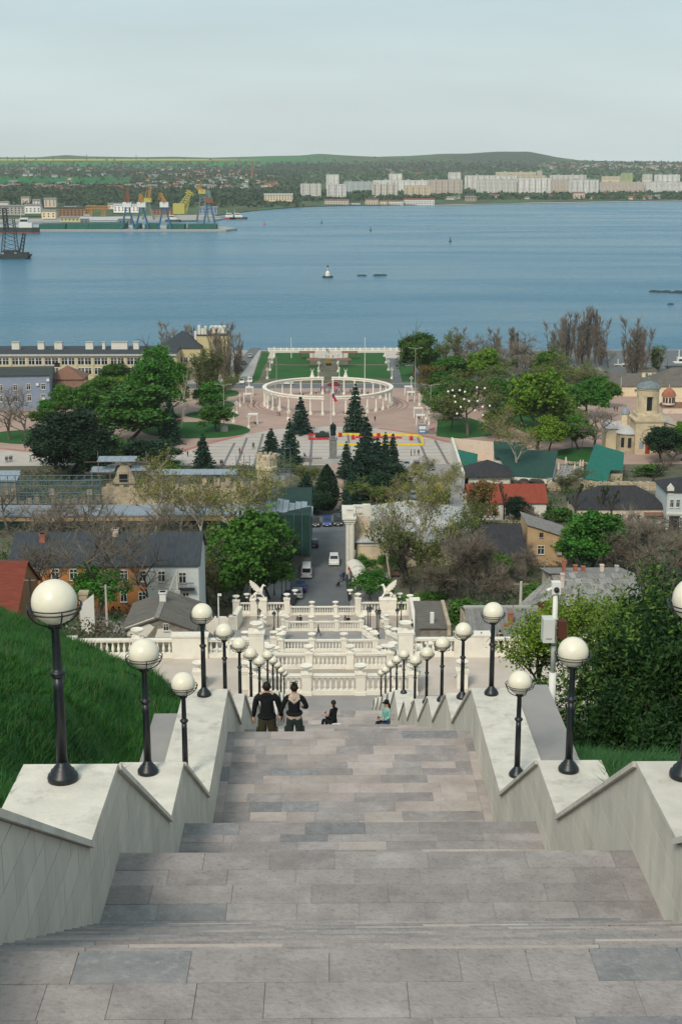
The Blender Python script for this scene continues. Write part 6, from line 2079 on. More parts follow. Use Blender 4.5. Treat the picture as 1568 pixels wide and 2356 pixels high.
for x,w_ in ((38,17),(96,14),(136,17),(207,17),(240,6),(276,36),(314,12)):
 p=at_y(x,800,YT+8)
 hh=17*(YT+20)/FPX
 MB().box((p.x-te.location.x,8,H1+1.2+hh/2),(w_*520/FPX,2.6,hh)).build('chimney',W_WHITE,te)
 MB().box((p.x-te.location.x,8,H1+1.3+hh),(w_*520/FPX+0.3,2.9,0.25)).build('chimney_cap',M_CONC,te)
YE=YT+14
eb=house('ferry_terminal','tall end block of the terminal under a dark steep hip roof','building',hx(372,YE,9),hx(462,YE,9),YE,3,at_y(400,800,YE).z-3,16,5.4,'hip',W_YELLOW,R_DARK,[(380+12*k,828,1.4,2.2) for k in range(7)]+[(380+12*k,852,1.4,2.2) for k in range(7)],0,0.5,'terminal buildings')
wb=house('ferry_terminal','pale yellow boxy wing of the terminal with a flat roof and many chimneys','building',hx(455,YE+6,9),hx(524,YE+6,9),YE+6,3,at_y(490,772,YE+6).z-3,14,0.2,'flat',W_YELLOW,R_DARK,[(462+10*k,830,1.3,2.0) for k in range(6)]+[(462+10*k,852,1.3,2.0) for k in range(6)],0,0.3,'terminal buildings')
for x,y0_,w_ in ((450,776,6),(458,762,6),(466,770,7),(473,764,5),(461,790,8)):
 p=at_y(x,y0_,YE+8)
 MB().bx(p.x-wb.location.x-w_*0.08,p.x-wb.location.x+w_*0.08,1.6,3.0,4,p.z-3+2.2).build('chimney',W_WHITE,wb)
MB().bx(hx(484,YE+12,9)-wb.location.x,hx(522,YE+12,9)-wb.location.x,5,11,10,at_y(500,752,YE+12).z-3).build('roof_room',W_WHITE,wb)
YB=at_z(60,946,3).y
bb=house('office_building','blue-grey three-storey building with a green roof at the left edge','building',hx(-90,YB,8),hx(114,YB,8),YB,3,at_y(60,866,YB).z-3,20,0.9,'gx',W_BLUE,mat('dull_green_roof',(0.03,0.04,0.036),0.8,col2=(0.05,0.062,0.055)),[(2,892,1.4,2.0),(36,891,1.4,2.0),(66,890,1.4,2.0),(100,889,1.4,2.0),(68,915,1.4,2.2),(36,916,1.4,2.2),(100,914,1.4,2.2),(2,917,1.4,2.2)],0.10,0.5,'buildings left of the park')
for x,y in ((84,887),(108,877),(98,920)):
 p=at_y(x,y,YB)
 MB().box((p.x-bb.location.x,-0.3+(p.x-bb.location.x)*0.0,p.z-3),(0.9,0.4,0.8)).build('air_conditioner',M_WPAINT,bb)
YS=at_z(160,928,3).y
house('stone_house','rubble stone house with a brown tiled hip roof and dark chimney behind the blue-grey building','house',hx(112,YS,6),hx(192,YS,6),YS,3,at_y(150,872,YS).z-3,12,3.6,'hip',W_STONED,R_BROWN,[(124,888,1,1.5),(142,885,1,1.5),(158,884,1,1.5),(174,880,1,1.5),(166,910,1,1.5)],0,0.5,chim=((2.4,6,1.6,1.2,R_BLACK),))
house('stone_annex','low brown-roofed stone annex before the stone house','house',hx(132,YS-5,5),hx(208,YS-5,5),YS-5,3,at_y(160,892,YS-5).z-3,5,1.6,'shed',W_STONED,R_BROWN,[(166,905,1,1.6),(198,904,1,1.6)])
# ================================================================== square, colonnade, statue
cc=at_z(754,930,3.0)
RC=20.8
gap=1.75
for sx,sd in ((-1,'left'),(1,'right')):
 t=thing('colonnade','%s half of the white ring colonnade on the pink plaza' % sd,'colonnade',(cc.x,cc.y,3.0),0,'halves of the ring colonnade')
 a0=math.asin(gap/RC)
 cm=MB().bx(-.42,.42,-.42,.42,0,.75); cm.lathe([(.36,.75),(.36,.85),(.29,.92),(.25,4.6),(.30,4.7),(.38,4.85)],10); cm.bx(-.42,.42,-.42,.42,4.85,5.05)
 me_col=cm.mesh('column',M_WHITE)
 N=17
 for k in range(N):
  b=-PI/2+a0+(PI-2*a0)*k/(N-1)
  p=(sx*RC*math.cos(b),RC*math.sin(b),0)
  link('column',me_col,t,p,b)
 for nm,ri,ro,z0_,z1_ in (('entablature',RC-.42,RC+.42,5.05,5.65),('cornice',RC-.62,RC+.62,5.65,5.95)):
  vs,fs=[],[]
  M_=48
  for k in range(M_+1):
   b=-PI/2+a0-0.02+(PI-2*a0+0.04)*k/M_
   for r,z in ((ri,z0_),(ro,z0_),(ro,z1_),(ri,z1_)):
    vs.append((sx*r*math.cos(b),r*math.sin(b),z))
  for k in range(M_):
   for j in range(4):
    fs.append((k*4+j,k*4+(j+1) % 4,k*4+4+(j+1) % 4,k*4+4+j))
  fs+=[(3,2,1,0),(M_*4,M_*4+1,M_*4+2,M_*4+3)]
  MB().add(vs,fs).build(nm,M_WHITE,t)
ring_=MB()
for r in (22.6,24.2,26.0):
 n=72
 vs=[((r+d)*math.cos(2*PI*k/n)+cc.x,(r+d)*math.sin(2*PI*k/n)+cc.y,z) for k in range(n) for d,z in ((0,3.005),(0.25,3.024),(0.5,3.005))]
 fs=[]
 for k in range(n):
  k2=(k+1) % n
  for j in (0,1):
   fs.append((k*3+j,k*3+j+1,k2*3+j+1,k2*3+j))
 ring_.add(vs,fs)
struct(ring_.build('paving_rings',mat('brown_ring_paving',(0.25,0.17,0.14),0.9)))
# people: one continuous body each, coloured by clothes; hair on top
SKIN=mat('skin',(0.50,0.30,0.21),0.6,var=0.05)
HAIRD=mat('dark_hair',(0.012,0.009,0.008),0.6,var=0.2,scale=40)
CLOTH={n: mat('cloth_'+n,c,0.9,var=0.2,scale=8,bump=0.2,bscale=30) for n,c in (('black',(0.008,0.009,0.011)),('navy',(0.012,0.018,0.035)),('grey',(0.12,0.12,0.125)),('white',(0.62,0.60,0.57)),('pink',(0.50,0.16,0.24)),('red',(0.42,0.04,0.035)),('blue',(0.03,0.07,0.22)),('olive',(0.062,0.055,0.03)),('denim',(0.03,0.05,0.075)),('beige',(0.45,0.37,0.30)),('green',(0.05,0.25,0.05)),('camo',(0.03,0.045,0.042)),('mint',(0.20,0.42,0.36)))}
def skel(pose,w=1.0):
 """joints and radii of a 1.75 m figure facing +y"""
 J,E,Rr=[],[],[]
 def add(p,r,par=None):
  J.append(Vector(p)); Rr.append(r)
  if par is not None:
   E.append((par,len(J)-1))
  return len(J)-1
 sit=pose.startswith('sit')
 zp=0.93 if not sit else 0.50
 pel=add((0,0,zp),.145*w)
 wa=add((0,0.0,zp+.17),.128*w,pel)
 chst=add((0,0.0,zp+.38),.15*w,wa)
 sho=add((0,-0.01,zp+.50),.115*w,chst)
 nk=add((0,0.005,zp+.585),.055,sho)
 hd=add((0,0.02,zp+.67),.075,nk)
 add((0,0.02,zp+.755),.085,hd)
 for s in (-1,1):
  a=add((s*.18*w,-.005,zp+.475),.068*w,sho)
  if pose=='stand':
   pts=[((s*.23*w,-.01,zp+.20),.052),((s*.235*w,.03,zp-.03),.042),((s*.23*w,.045,zp-.13),.036)]
  elif pose=='walk':
   pts=[((s*.22*w,s*.09,zp+.20),.052),((s*.23*w,s*.16+.06,zp-.0),.042),((s*.22*w,s*.19+.09,zp-.1),.036)]
  else:
   pts=[((s*.22*w,.05,zp+.23),.052),((s*.15*w,.25,zp+.14),.042),((s*.09*w,.33,zp+.18),.034)]
  pr=a
  for p,r in pts:
   pr=add(p,r*(w if r>.04 else 1),pr)
  h=add((s*.09*w,0.0,zp-.05),.105*w,pel)
  if pose=='stand':
   pts=[((s*.10,.015,zp*.54),.068),((s*.105,-.01,.1),.047),((s*.115,.1,.04),.042)]
  elif pose=='walk':
   pts=[((s*.09,-s*.17+.06,zp*.53),.068),((s*.09,-s*.33-.05,.12),.047),((s*.09,-s*.33+.07,.05),.042)]
  else:
   pts=[((s*.12,.42,zp+.02),.07),((s*.12,.46,.1),.047),((s*.13,.57,.04),.042)]
  pr=h
  for p,r in pts:
   pr=add(p,r,pr)
 return J,E,Rr
def body_mesh(pose,w,top,legs,sub=1,skin_hands=True,skirt=False):
 J,E,Rr=skel(pose,w)
 me=bpy.data.meshes.new('body')
 me.from_pydata([tuple(j) for j in J],E,[])
 tmp=skin_to_mesh('body',me,Rr,sub,SKIN)
 tmp.materials.append(CLOTH[top]); tmp.materials.append(CLOTH[legs])
 zp=J[0].z
 for p in tmp.polygons:
  c=p.center
  hand=abs(c.x)>.17*w and c.z<zp-.08 and pose in ('stand','walk')
  if pose.startswith('sit'):
   hand=c.y>.29 and c.z>zp+.08
  if c.z>zp+.56 or hand:
   p.material_index=0
  elif c.z>zp+.0 and (not pose.startswith('sit') or c.y<.2 or c.z>zp+.1):
   p.material_index=1
  elif not pose.startswith('sit') and c.z>zp-.12 and abs(c.x)>.16*w:
   p.material_index=1
  else:
   p.material_index=2
 return tmp,J
PEOPLE={}
def person_kind(key,pose,w,top,legs,hair='short'):
 me,J=body_mesh(pose,w,top,legs)
 hp=J[6]
 h=MB()
 h.sphere((hp.x,hp.y-.02,hp.z+.015),.105,10,7,(.92,1.0,1.0))
 if hair=='long':
  h.sphere((hp.x,hp.y-.075,hp.z-.16),.1,8,6,(.95,.55,1.9))
 PEOPLE[key]=(me,h.mesh('hair',HAIRD,True))
for a in (('a','stand',1.05,'black','denim','short'),('b','stand',.9,'grey','black','long'),('c','walk',.92,'black','denim','long'),('d','walk',1.05,'navy','black','short'),('e','stand',.9,'pink','denim','long'),
   ('f','stand',.95,'white','denim','short'),('g','sit',1.0,'black','black','short'),('h','sit',.9,'grey','denim','long'),('i','walk',.95,'green','black','short'),('j','walk',.9,'red','beige','long'),('k','stand',1.0,'blue','grey','short'),('l','sit',.9,'white','black','long')):
 person_kind(*a)
def person(key,p,rz,label,group='people in the distance',sc=1.0):
 t=thing('person',label,'person',p,rz,group)
 t.scale=(sc,sc,sc)
 link('body',PEOPLE[key][0],t)
 link('hair',PEOPLE[key][1],t)
 return t
# statue on its pedestal
ps=at_z(766,1060,3.0)
t=thing('bronze_statue','dark bronze statue of a standing man in a long coat on a grey stone pedestal','statue',ps)
M_BRONZE=mat('green_bronze',(0.012,0.026,0.024),0.5,var=0.3,scale=3,metal=0.3)
M_GRANITE=mat('grey_granite',(0.14,0.145,0.14),0.8,scale=1.4,col2=(0.23,0.235,0.225),detail=8)
for k in range(4):
 for j in range(2):
  MB().bx(-1.0+j*1.0+.01,-0.0+j*1.0-.01,-1,1,.6+k*1.3+.012,.6+(k+1)*1.3-.012).build('pedestal_stone',M_GRANITE,t)
MB().bx(-1.35,1.35,-1.35,1.35,0,.6).build('pedestal_base',M_GRANITE,t)
MB().bx(-1.15,1.15,-1.15,1.15,5.8,6.05).build('pedestal_cap',M_GRANITE,t)
sb_,J_=body_mesh('stand',1.15,'black','black',1)
sb_.materials.clear(); sb_.materials.append(M_BRONZE)
for p_ in sb_.polygons:
 p_.material_index=0
o=link('figure',sb_,t,(0,0,6.02),PI); o.scale=(2.6,2.6,2.6)
o=MB().lathe([(.27,.32),(.23,.75),(.2,1.0),(.235,1.25),(.22,1.42),(.1,1.5)],10).build('coat',M_BRONZE,t,(0,0,6.02)); o.scale=(3.0,2.2,2.6)
stp=MB()
for k in range(5):
 stp.bx(ps.x-5.5+k*.0,ps.x+2.4,ps.y-4.6+k*.5,ps.y-1.2,2.9,3.14+k*.16)
struct(stp.build('statue_steps',M_CONC))
tag(MB().bx(ps.x-9.5,ps.x-3.0,ps.y-1.6,ps.y-.9,3,4.1).build('granite_kerb',M_GRANITE),'low grey granite wall left of the statue','wall')
def pole_thing(name,label,x,yt,yb,r,m,group='masts and lamp posts of the plaza',arms=0,z=3.0):
 b=at_z(x,yb,z)
 H=at_y(x,yt,b.y).z-z
 t=thing(name,label,'pole',b,0,group)
 MB().tube([(0,0,0),(0,0,H)],[r,r*.6],6).build('pole',m,t)
 if arms:
  for s in (-1,1):
   MB().tube([(0,0,H-.5),(s*arms*.6,0,H),(s*arms,0,H)],.06,5).build('arm',m,t)
   MB().box((s*arms,0,H),(.7,.3,.14)).build('lamp_head',M_CONC,t)
 return t,H
pole_thing('mast','tall white mast rising from the left rear lawn',670,776,824,.17,M_WPAINT)
pole_thing('mast','tall white mast rising from the right lawns',838.7,776,871,.17,M_WPAINT)
pole_thing('mast','thin grey pole at the left front lawn',636,819,880,.12,M_CONC)
pole_thing('double_lamp_post','double-armed lamp post by the dark round-topped tree',954,800,905,.13,M_CONC,arms=2.2)
pole_thing('double_lamp_post','double-armed lamp post beside the blue kiosk',989,884,988,.13,M_CONC,arms=2.2)
dl,_=pole_thing('double_lamp_post','double-armed lamp post standing in a dark block on the left lawn',516,884,992,.13,M_CONC,arms=2.2)
MB().bx(-1.1,1.1,-1.1,1.1,0,1.7).build('planter',M_GRANITE,dl)
pole_thing('light_pole','plain pole by the embankment road',564,806,845,.1,M_CONC)
pole_thing('chimney_stack','thin dark chimney stack among the shore trees',1188,768,850,.6,M_DARKM)
pole_thing('light_pole','pale pole with white foot before the warehouse wall',1426,868,918,.16,M_PALEC)
pole_thing('chimney_stack','dark pole behind the right shore sheds',1533,826,864,.1,M_DARKM)
fl,H=pole_thing('flagpole','white flagpole with a drooping white, blue and red flag before the colonnade',760.6,896,978,.11,M_WPAINT)
for k,(n_,c_,y0_,y1_) in enumerate((('flag_stripe','white',0.0,.3),('flag_stripe','blue',.26,.5),('flag_stripe','red',.4,1.0))):
 vs=[]
 for j in range(7):
  u=y0_+(y1_-y0_)*j/6
  vs+=[(.1+.9*u+.12*math.sin(u*9),.15*math.sin(u*7+k),H-.3-3.6*u),(.5+1.5*u+.1*math.sin(u*8),.2*math.sin(u*6+k+1),H-.1-3.3*u-.2)]
 m_=MB().add(vs,[(2*j,2*j+1,2*j+3,2*j+2) for j in range(6)])
 m_.build(n_,CLOTH[c_],fl)
# small white lamp standards
t=thing('white_lamp','white ornamental lamp','street lamp',(0,0,0),0,'white ornamental lamps of the plaza')
MB().bx(-.35,.35,-.35,.35,0,.7).lathe([(.2,.7),(.12,.9),(.09,2.6),(.16,2.7),(.08,2.8),(.06,3.4)],8).build('pole',M_WHITE,t)
MB().sphere((0,0,3.6),.24,8,6).sphere((-.45,0,3.2),.2,8,6).sphere((.45,0,3.2),.2,8,6).build('globe',M_WPAINT,t)
MB().tube([(-.45,0,3.0),(0,0,2.75),(.45,0,3.0)],.04,5).build('arm',M_WHITE,t)
wl0=t
LMP=[(630,822,'rear lamp of the row left of the lawns'),(626,836,'second rear lamp of the row left of the lawns'),(621,853,'third lamp of the row left of the lawns'),(615,872,'front lamp of the row left of the lawns'),
  (734,838,'rear lamp left of the central path'),(733,856,'middle lamp left of the central path'),(732,871,'front lamp left of the central path'),(777,838,'rear lamp right of the central path'),(778,856,'middle lamp right of the central path'),(780,871,'front lamp right of the central path'),
  (884,821,'rear lamp of the row right of the lawns'),(888,836,'second rear lamp of the row right of the lawns'),(893,853,'third lamp of the row right of the lawns'),(901,872,'front lamp of the row right of the lawns'),
  (573,892,'lamp by the road at the left of the colonnade'),(552,936,'lamp at the edge of the left lawns, farthest'),(544.5,953,'lamp at the edge of the left lawns, middle'),(537.5,973,'lamp at the edge of the left lawns, nearest'),(572,985,'lamp left of the nearest white swing frame'),
  (662.5,966,'lamp before the left colonnade'),(842,966,'lamp before the right colonnade'),(945.5,893,'lamp by the road at the right of the colonnade'),(964,934,'lamp right of the plaza, farthest'),(981,966,'lamp right of the plaza, middle'),(986,977,'lamp right of the plaza, by the kiosk'),(640,940,'lamp inside the ring colonnade')]
for x,y,lab in LMP:
 place(wl0,at_z(x,y,3),random.random()*3,'white ornamental '+lab,None,1.1)
hl_=mat('hanging_lamp_globe',(0.8,0.8,0.78),0.4)
for k,(x,y) in enumerate(((95,500),(141,500),(173,510),(107,537),(112,575),(301,487),(251,482),(66,508),(333,600),(287,607),(238,630),(123,650),(200,570),(254,570),(168,557),(289,660),(147,607))):
 p=at_y(1006.6+.358*x,719+.358*y,398+random.uniform(-1,1))
 o=MB().sphere((0,0,0),.32,8,6).build('hanging_lamp',hl_,None,p)
 tag(o,'white globe lamp hung in the bare tree on the right lawn','lamp','globe lamps hung in the tree')
# swing frames, kiosk, pergolas, monuments, track
def swing(x0,x1,yt,yb,lab):
 a,b=at_z(x0,yb,3),at_z(x1,yb,3)
 H=at_y(x0,yt,a.y).z-3
 t=thing('swing_frame',lab,'swing bench',a,0,'white swing frames')
 w=b.x-a.x
 for x in (0,w):
  for y in (0,1.8):
   MB().bx(x-.12,x+.12,y-.12,y+.12,0,H).build('post',M_WPAINT,t)
 MB().bx(-.15,w+.15,-.15,1.95,H,H+.3).build('top',M_WPAINT,t)
 MB().bx(.5,w-.5,.7,1.2,.45,.55).build('seat',M_FRAMED,t)
 return t
for q in ((572,592,955,977,'white swing frame nearest on the left of the plaza'),(561,578,908,927,'middle white swing frame on the left of the plaza'),(566,582,893,911,'farthest white swing frame on the left of the plaza'),
   (931,947,891,910,'farthest white swing frame on the right of the plaza'),(937,953,904,925,'second white swing frame on the right of the plaza'),(952,971,941,962,'third white swing frame on the right of the plaza'),(957.5,976,957,979,'nearest white swing frame on the right of the plaza')):
 swing(*q)
a=at_z(962,998,3)
kx=thing('blue_kiosk','blue and white kiosk with advertising panels at the right of the plaza','kiosk',a)
MB().bx(0,2.3,0,1.8,0,2.7).build('body',mat('kiosk_blue',(0.06,0.20,0.40),0.5),kx)
MB().bx(-.1,2.4,-.1,1.9,2.7,2.85).build('roof',M_CONC,kx)
MB().bx(.15,2.15,-.05,0,1.3,2.3).build('sign_panel',M_WPAINT,kx)
MB().bx(.3,1.9,-.05,0,.5,.9).build('sign_panel',M_WPAINT,kx)
a=at_z(986,998,3)
pl=thing('planter','dark stone planter with red flowers beside the blue kiosk','planter',a)
MB().bx(0,1.8,0,1.6,0,1.2).build('box',M_GRANITE,pl)
fb=MB()
for k in range(20):
 fb.sphere((random.uniform(.2,1.6),random.uniform(.2,1.4),1.3),.16,5,4)
stuff(fb.build('flowers',CLOTH['red'],pl))
for k,(x,yb,w,lab) in enumerate(((706,826,5.2,'rear left'),(804,826,5.2,'rear right'),(721.6,843,4.2,'front left'),(791,843,4.2,'front right'))):
 t=thing('pergola','brown wooden pergola on the %s of the flower lawns' % lab,'pergola',at_z(x,yb,3),0,'pergolas')
 for sx_ in (-1,1):
  for y in (-1,1):
   MB().bx(sx_*w/2-.12,sx_*w/2+.12,y-.12,y+.12,0,2.6).build('post',M_FRAMED,t)
 MB().prism_x([(-1.8,2.6),(1.8,2.6),(1.2,3.1),(-1.2,3.1)],-w/2-.6,w/2+.6).build('roof',R_BROWN,t)
for x,lab in ((718,'left'),(794.8,'right')):
 t=thing('white_monument','white monument with raised wings at the %s front of the lawns' % lab,'monument',at_z(x,873,3),0,'white winged monuments')
 MB().lathe([(.9,0),(.9,1.2),(.6,1.5),(.55,2.2),(.35,2.4)],8).build('pedestal',M_WHITE,t)
 MB().tube([(0,0,2.3),(-.25,0,3.1),(-.6,0,4.0)],[.2,.16,.05],6).tube([(0,0,2.3),(.25,0,3.1),(.6,0,4.0)],[.2,.16,.05],6).build('figure',M_WHITE,t)
t=thing('golden_coin','round golden coin sculpture standing on a dark cart on the central path','sculpture',at_z(755.7,841,3))
MB().tube([(0,-.25,1.9),(0,.25,1.9)],1.0,20).build('disc',mat('gold_paint',(0.42,0.24,0.04),0.4,metal=0.5),t)
MB().bx(-1.1,1.1,-.6,.6,.2,.9).build('cart',M_DARKM,t)
M_YEL=mat('yellow_barrier',(0.72,0.52,0.02),0.5); M_REDB=mat('red_barrier',(0.50,0.03,0.03),0.5)
def barrier(pts,m,lab):
 P=[at_z(x,y,3) for x,y in pts]
 t=thing('track_barrier',lab,'barrier',(0,0,0),0,'track barriers on the square')
 for a,b in zip(P[:-1],P[1:]):
  L=(b-a).length
  n=max(1,int(L/1.5))
  for k in range(n):
   c=a.lerp(b,(k+.5)/n)
   MB().box((c.x,c.y,3.3),(L/n*.95,.42,.52),math.atan2(b.y-a.y,b.x-a.x)).build('barrier_block',m,t)
barrier([(774,1000.5),(850,1001.5),(930,1003),(962,1004),(970,1010),(973,1025),(900,1024),(776,1025)],M_YEL,'yellow block barrier of the kart track beside the statue')
barrier([(757,1000),(711,1001),(711,1012),(757,1011.5)],M_REDB,'red block barrier at the left end of the kart track')
barrier([(817,1008),(880,1008.5),(924,1009)],M_REDB,'red block barrier inside the kart track')
for x,y,lab in ((782,1005,'by the statue'),(811.5,1011,'between statue and large spruce'),(870,1006,'behind the large spruce'),(945,1013,'at the right of the track')):
 o=MB().lathe([(.5,0),(.55,.4),(.55,.8),(.5,1.2)],10).build('barrel',M_REDB,None,at_z(x,y,3)); tag(o,'red barrel of the kart track '+lab,'barrel','red barrels')
t=thing('army_vehicle','small dark green tracked vehicle inside the red barrier','vehicle',at_z(741,1006,3))
MB().bx(-2.0,2.0,-1,1,.5,1.2).build('hull',CLOTH['camo'],t)
MB().lathe([(.9,1.2),(.8,1.7),(.3,1.85)],8).tube([(.5,0,1.5),(2.6,0,1.6)],.09,6).build('turret',CLOTH['camo'],t)
for y in (-1.05,1.05):
 MB().prism_y([(-2.1,.35),(-1.8,0),(1.8,0),(2.1,.35),(1.9,.65),(-1.9,.65)],y-.2,y+.2).build('track',M_DARKM,t)
qb=thing('quay_balustrade','white balustrade along the edge of the embankment','balustrade',(0,598.5,3))
xa,xb=hx(618,598,3),hx(926,598,3)
MB().bx(xa,xb,-.2,.2,0,.25).build('plinth',M_WHITE,qb)
MB().bx(xa,xb,-.22,.22,.95,1.15).build('rail',M_WHITE,qb)
n=22
for k in range(n+1):
 MB().bx(xa+(xb-xa)*k/n-.3,xa+(xb-xa)*k/n+.3,-.3,.3,0,1.3).build('pier',M_WHITE,qb)
bb_=MB()
for k in range(int((xb-xa)/.4)):
 bb_.bx(xa+k*.4,xa+k*.4+.2,-.1,.1,.25,.95)
stuff(bb_.build('baluster',M_WHITE,qb))
struct(MB().bx(xa,xb,575,598,2.8,3.018).build('quay_paving',M_PLAZA))
# cars
def car_mesh(w,h,L,kind):
 hl=L/2
 if kind=='suv':
  prof=[(-hl,.35),(-hl,.95),(-hl+.25,1.05),(-hl+.5,h),(hl*.22,h),(hl*.48,1.08),(hl-.12,.95),(hl,.7),(hl,.35)]
  glass=[(-hl+.42,1.08),(-hl+.62,h-.1),(hl*.2,h-.1),(hl*.43,1.1)]
 elif kind=='van':
  prof=[(-hl,.35),(-hl,h-.1),(-hl+.1,h),(hl*.42,h),(hl*.72,1.15),(hl-.1,1.0),(hl,.7),(hl,.35)]
  glass=[(hl*.0,1.2),(hl*.0,h-.15),(hl*.38,h-.15),(hl*.66,1.2)]
 else:
  prof=[(-hl,.35),(-hl,.88),(-hl+.55,.95),(-hl+1.0,h),(hl*.18,h),(hl*.5,.98),(hl-.12,.85),(hl,.62),(hl,.35)]
  glass=[(-hl+.72,.99),(-hl+1.1,h-.09),(hl*.15,h-.09),(hl*.44,1.0)]
 def body():
  n=len(prof)
  vs,fs=[],[]
  for x,ins in ((-w/2,1),(-w/2+.08,0),(w/2-.08,0),(w/2,1)):
   for y,z in prof:
    k=max(0,(z-.95))*.22
    xx=x+(k if x<0 else -k)
    vs.append((xx,y*(.985 if ins else 1),z-(.03 if ins else 0)))
  for s in range(3):
   for i in range(n):
    j=(i+1) % n
    fs.append((s*n+i,s*n+j,(s+1)*n+j,(s+1)*n+i))
  fs.append(tuple(range(n-1,-1,-1))); fs.append(tuple(3*n+i for i in range(n)))
  return MB().add(vs,fs)
 g=MB()
 for s in (-1,1):
  k0,k1=.012,(h-1.05)*.22
  g.add([(s*(w/2+.004-max(0,z-.95)*.22),y*.985,z) for y,z in glass],[(0,1,2,3) if s<0 else (3,2,1,0)])
 a,b=glass[3],glass[2]
 e=.02
 f0,f1=prof[-4] if kind != 'van' else prof[4],None
 def pane(p,q,sg):
  wi0,wi1=w/2-.14-max(0,p[1]-.95)*.22,w/2-.14-max(0,q[1]-.95)*.22
  dy=.05*sg
  g.add([(-wi0,p[0]+dy,p[1]+.02),(wi0,p[0]+dy,p[1]+.02),(wi1,q[0]+dy,q[1]+.02),(-wi1,q[0]+dy,q[1]+.02)],[(0,1,2,3)])
 idx=[i for i in range(len(prof)) if abs(prof[i][1]-h)<1e-6]
 r0,r1=idx[0],idx[-1]
 A,B=Vector(prof[r1]),Vector(prof[r1+1])
 pane(tuple(B.lerp(A,.1)),tuple(B.lerp(A,.9)),.5)
 if kind != 'van':
  A,B=Vector(prof[r0]),Vector(prof[r0-1])
  pane(tuple(B.lerp(A,.12)),tuple(B.lerp(A,.9)),-.5)
 else:
  g.add([(-w*.36,-hl-.01,1.25),(w*.36,-hl-.01,1.25),(w*.36,-hl-.01,h-.25),(-w*.36,-hl-.01,h-.25)],[(0,1,2,3)])
 return body(),g
CARS={}
M_TYRE=mat('tyre_rubber',(0.012,0.012,0.013),0.9)
M_RIM=mat('alloy_rim',(0.3,0.3,0.31),0.4,metal=0.6)
M_REDL=mat('red_light',(0.35,0.01,0.01),0.3)
M_WL=mat('clear_light',(0.6,0.6,0.58),0.2)
PAINT={n: mat('paint_'+n,c,0.3,var=0.04,spec=0.6) for n,c in (('white',(0.66,0.67,0.67)),('black',(0.012,0.013,0.015)),('navy',(0.01,0.025,0.07)),('blue',(0.012,0.05,0.20)),('silver',(0.33,0.34,0.35)),('red',(0.33,0.02,0.02)),('darkblue',(0.008,0.014,0.03)),('brown',(0.14,0.09,0.07)),('orange',(0.6,0.30,0.02)))}
DIM={'suv': (1.85,1.68,4.4),'sedan': (1.78,1.45,4.5),'van': (2.0,2.25,5.2)}
for kd,(w,h,L) in DIM.items():
 b,g=car_mesh(w,h,L,kd)
 wh=MB(); rm=MB()
 wh.tube([(-.11,0,0),(.11,0,0)],.33,14); rm.tube([(-.12,0,0),(.12,0,0)],.19,10)
 CARS[kd]=(b,g.mesh('windows',M_GLASS),wh.mesh('wheel',M_TYRE),rm.mesh('rim',M_RIM),{})
def car(kd,col,p,rz,lab,group='cars parked and driving in the town'):
 """front towards +y before turning"""
 w,h,L=DIM[kd]
 b,g,wh,rm,cache=CARS[kd]
 if col not in cache:
  cache[col]=b.mesh('body',PAINT[col])
 t=thing('van' if kd=='van' else 'car',lab,'van' if kd=='van' else 'car',p,rz,group)
 link('body',cache[col],t)
 link('windows',g,t)
 for sx in (-1,1):
  for sy in (-1,1):
   o=link('wheel',wh,t,(sx*(w/2-.1),sy*L*.31,.33))
   link('rim',rm,o)
  MB().box((sx*(w/2-.25),L/2-.01,.72),(.34,.06,.16)).build('headlight',M_WL,t)
  MB().box((sx*(w/2-.22),-L/2+.01,.85),(.26,.06,.2)).build('tail_light',M_REDL,t)
 MB().box((0,-L/2-.005,.62),(.52,.03,.13)).build('number_plate',M_WPAINT,t)
 MB().box((0,L/2+.005,.5),(.52,.03,.12)).build('number_plate',M_WPAINT,t)
 return t
for kd,col,x,y,rz,lab in (('suv','white',768,1297,PI,'white car driving up the middle of the street'),('van','white',705,1324,0,'white van with dark rear window parked on the left of the street'),
        ('sedan','navy',722,1256,.0,'dark blue car parked under the netted house'),('sedan','blue',693,1357,0,'blue car with red tail lights parked behind the white van'),
        ('sedan','silver',684,1372,0,'blue-grey car between the blue car and the dark van'),('van','darkblue',664,1392,-.15,'dark blue van parked nearest behind the griffin balustrade'),
        ('sedan','black',725,1209,PI,'black car, left of the three parked at the end of the street'),('suv','blue',752,1208,PI,'bright blue car, middle of the three parked at the end of the street'),('suv','black',777,1207,PI,'black car, right of the three parked at the end of the street'),
        ('suv','silver',934,1075,PI,'pale silver car parked on the square by the spruces'),('suv','brown',958,1076,PI,'brown-grey car parked right of the silver one on the square'),('sedan','navy',989,1080,PI,'dark blue car parked near the lantern on the square'),
        ('suv','white',944,1112,PI,'white car in the parking below the square'),('suv','darkblue',949,1132,PI,'dark car parked behind the white ones'),('sedan','white',951,1146,PI,'white car parked nearest above the theatre roof'),('sedan','red',1010,1158,1.4,'red car by the theatre roof'),
        ('sedan','red',767,887,PI/2,'red car on the road behind the colonnade'),('sedan','silver',575,822,0,'silver car on the embankment road'),('suv','darkblue',561,838,0,'dark car parked along the embankment road, far one'),('sedan','black',553,852,0,'black car parked along the embankment road, near one'),
        ('suv','white',557,882,PI,'white car waiting at the road, left one'),('suv','white',575,880,PI,'white car waiting at the road, right one'),('sedan','white',660,885,1.5,'white car on the road seen through the colonnade')):
 p=ground_at(x,y) if y>1000 else at_z(x,y,3.03)
 car(kd,col,p+Vector((0,0,.03)),rz,lab)
t=thing('orange_truck','orange tipper truck half hidden by the yellow-green tree','truck',ground_at(1003,1140),.2)
MB().bx(-1.2,1.2,-2.5,1.6,1.2,2.8).build('body',PAINT['orange'],t)
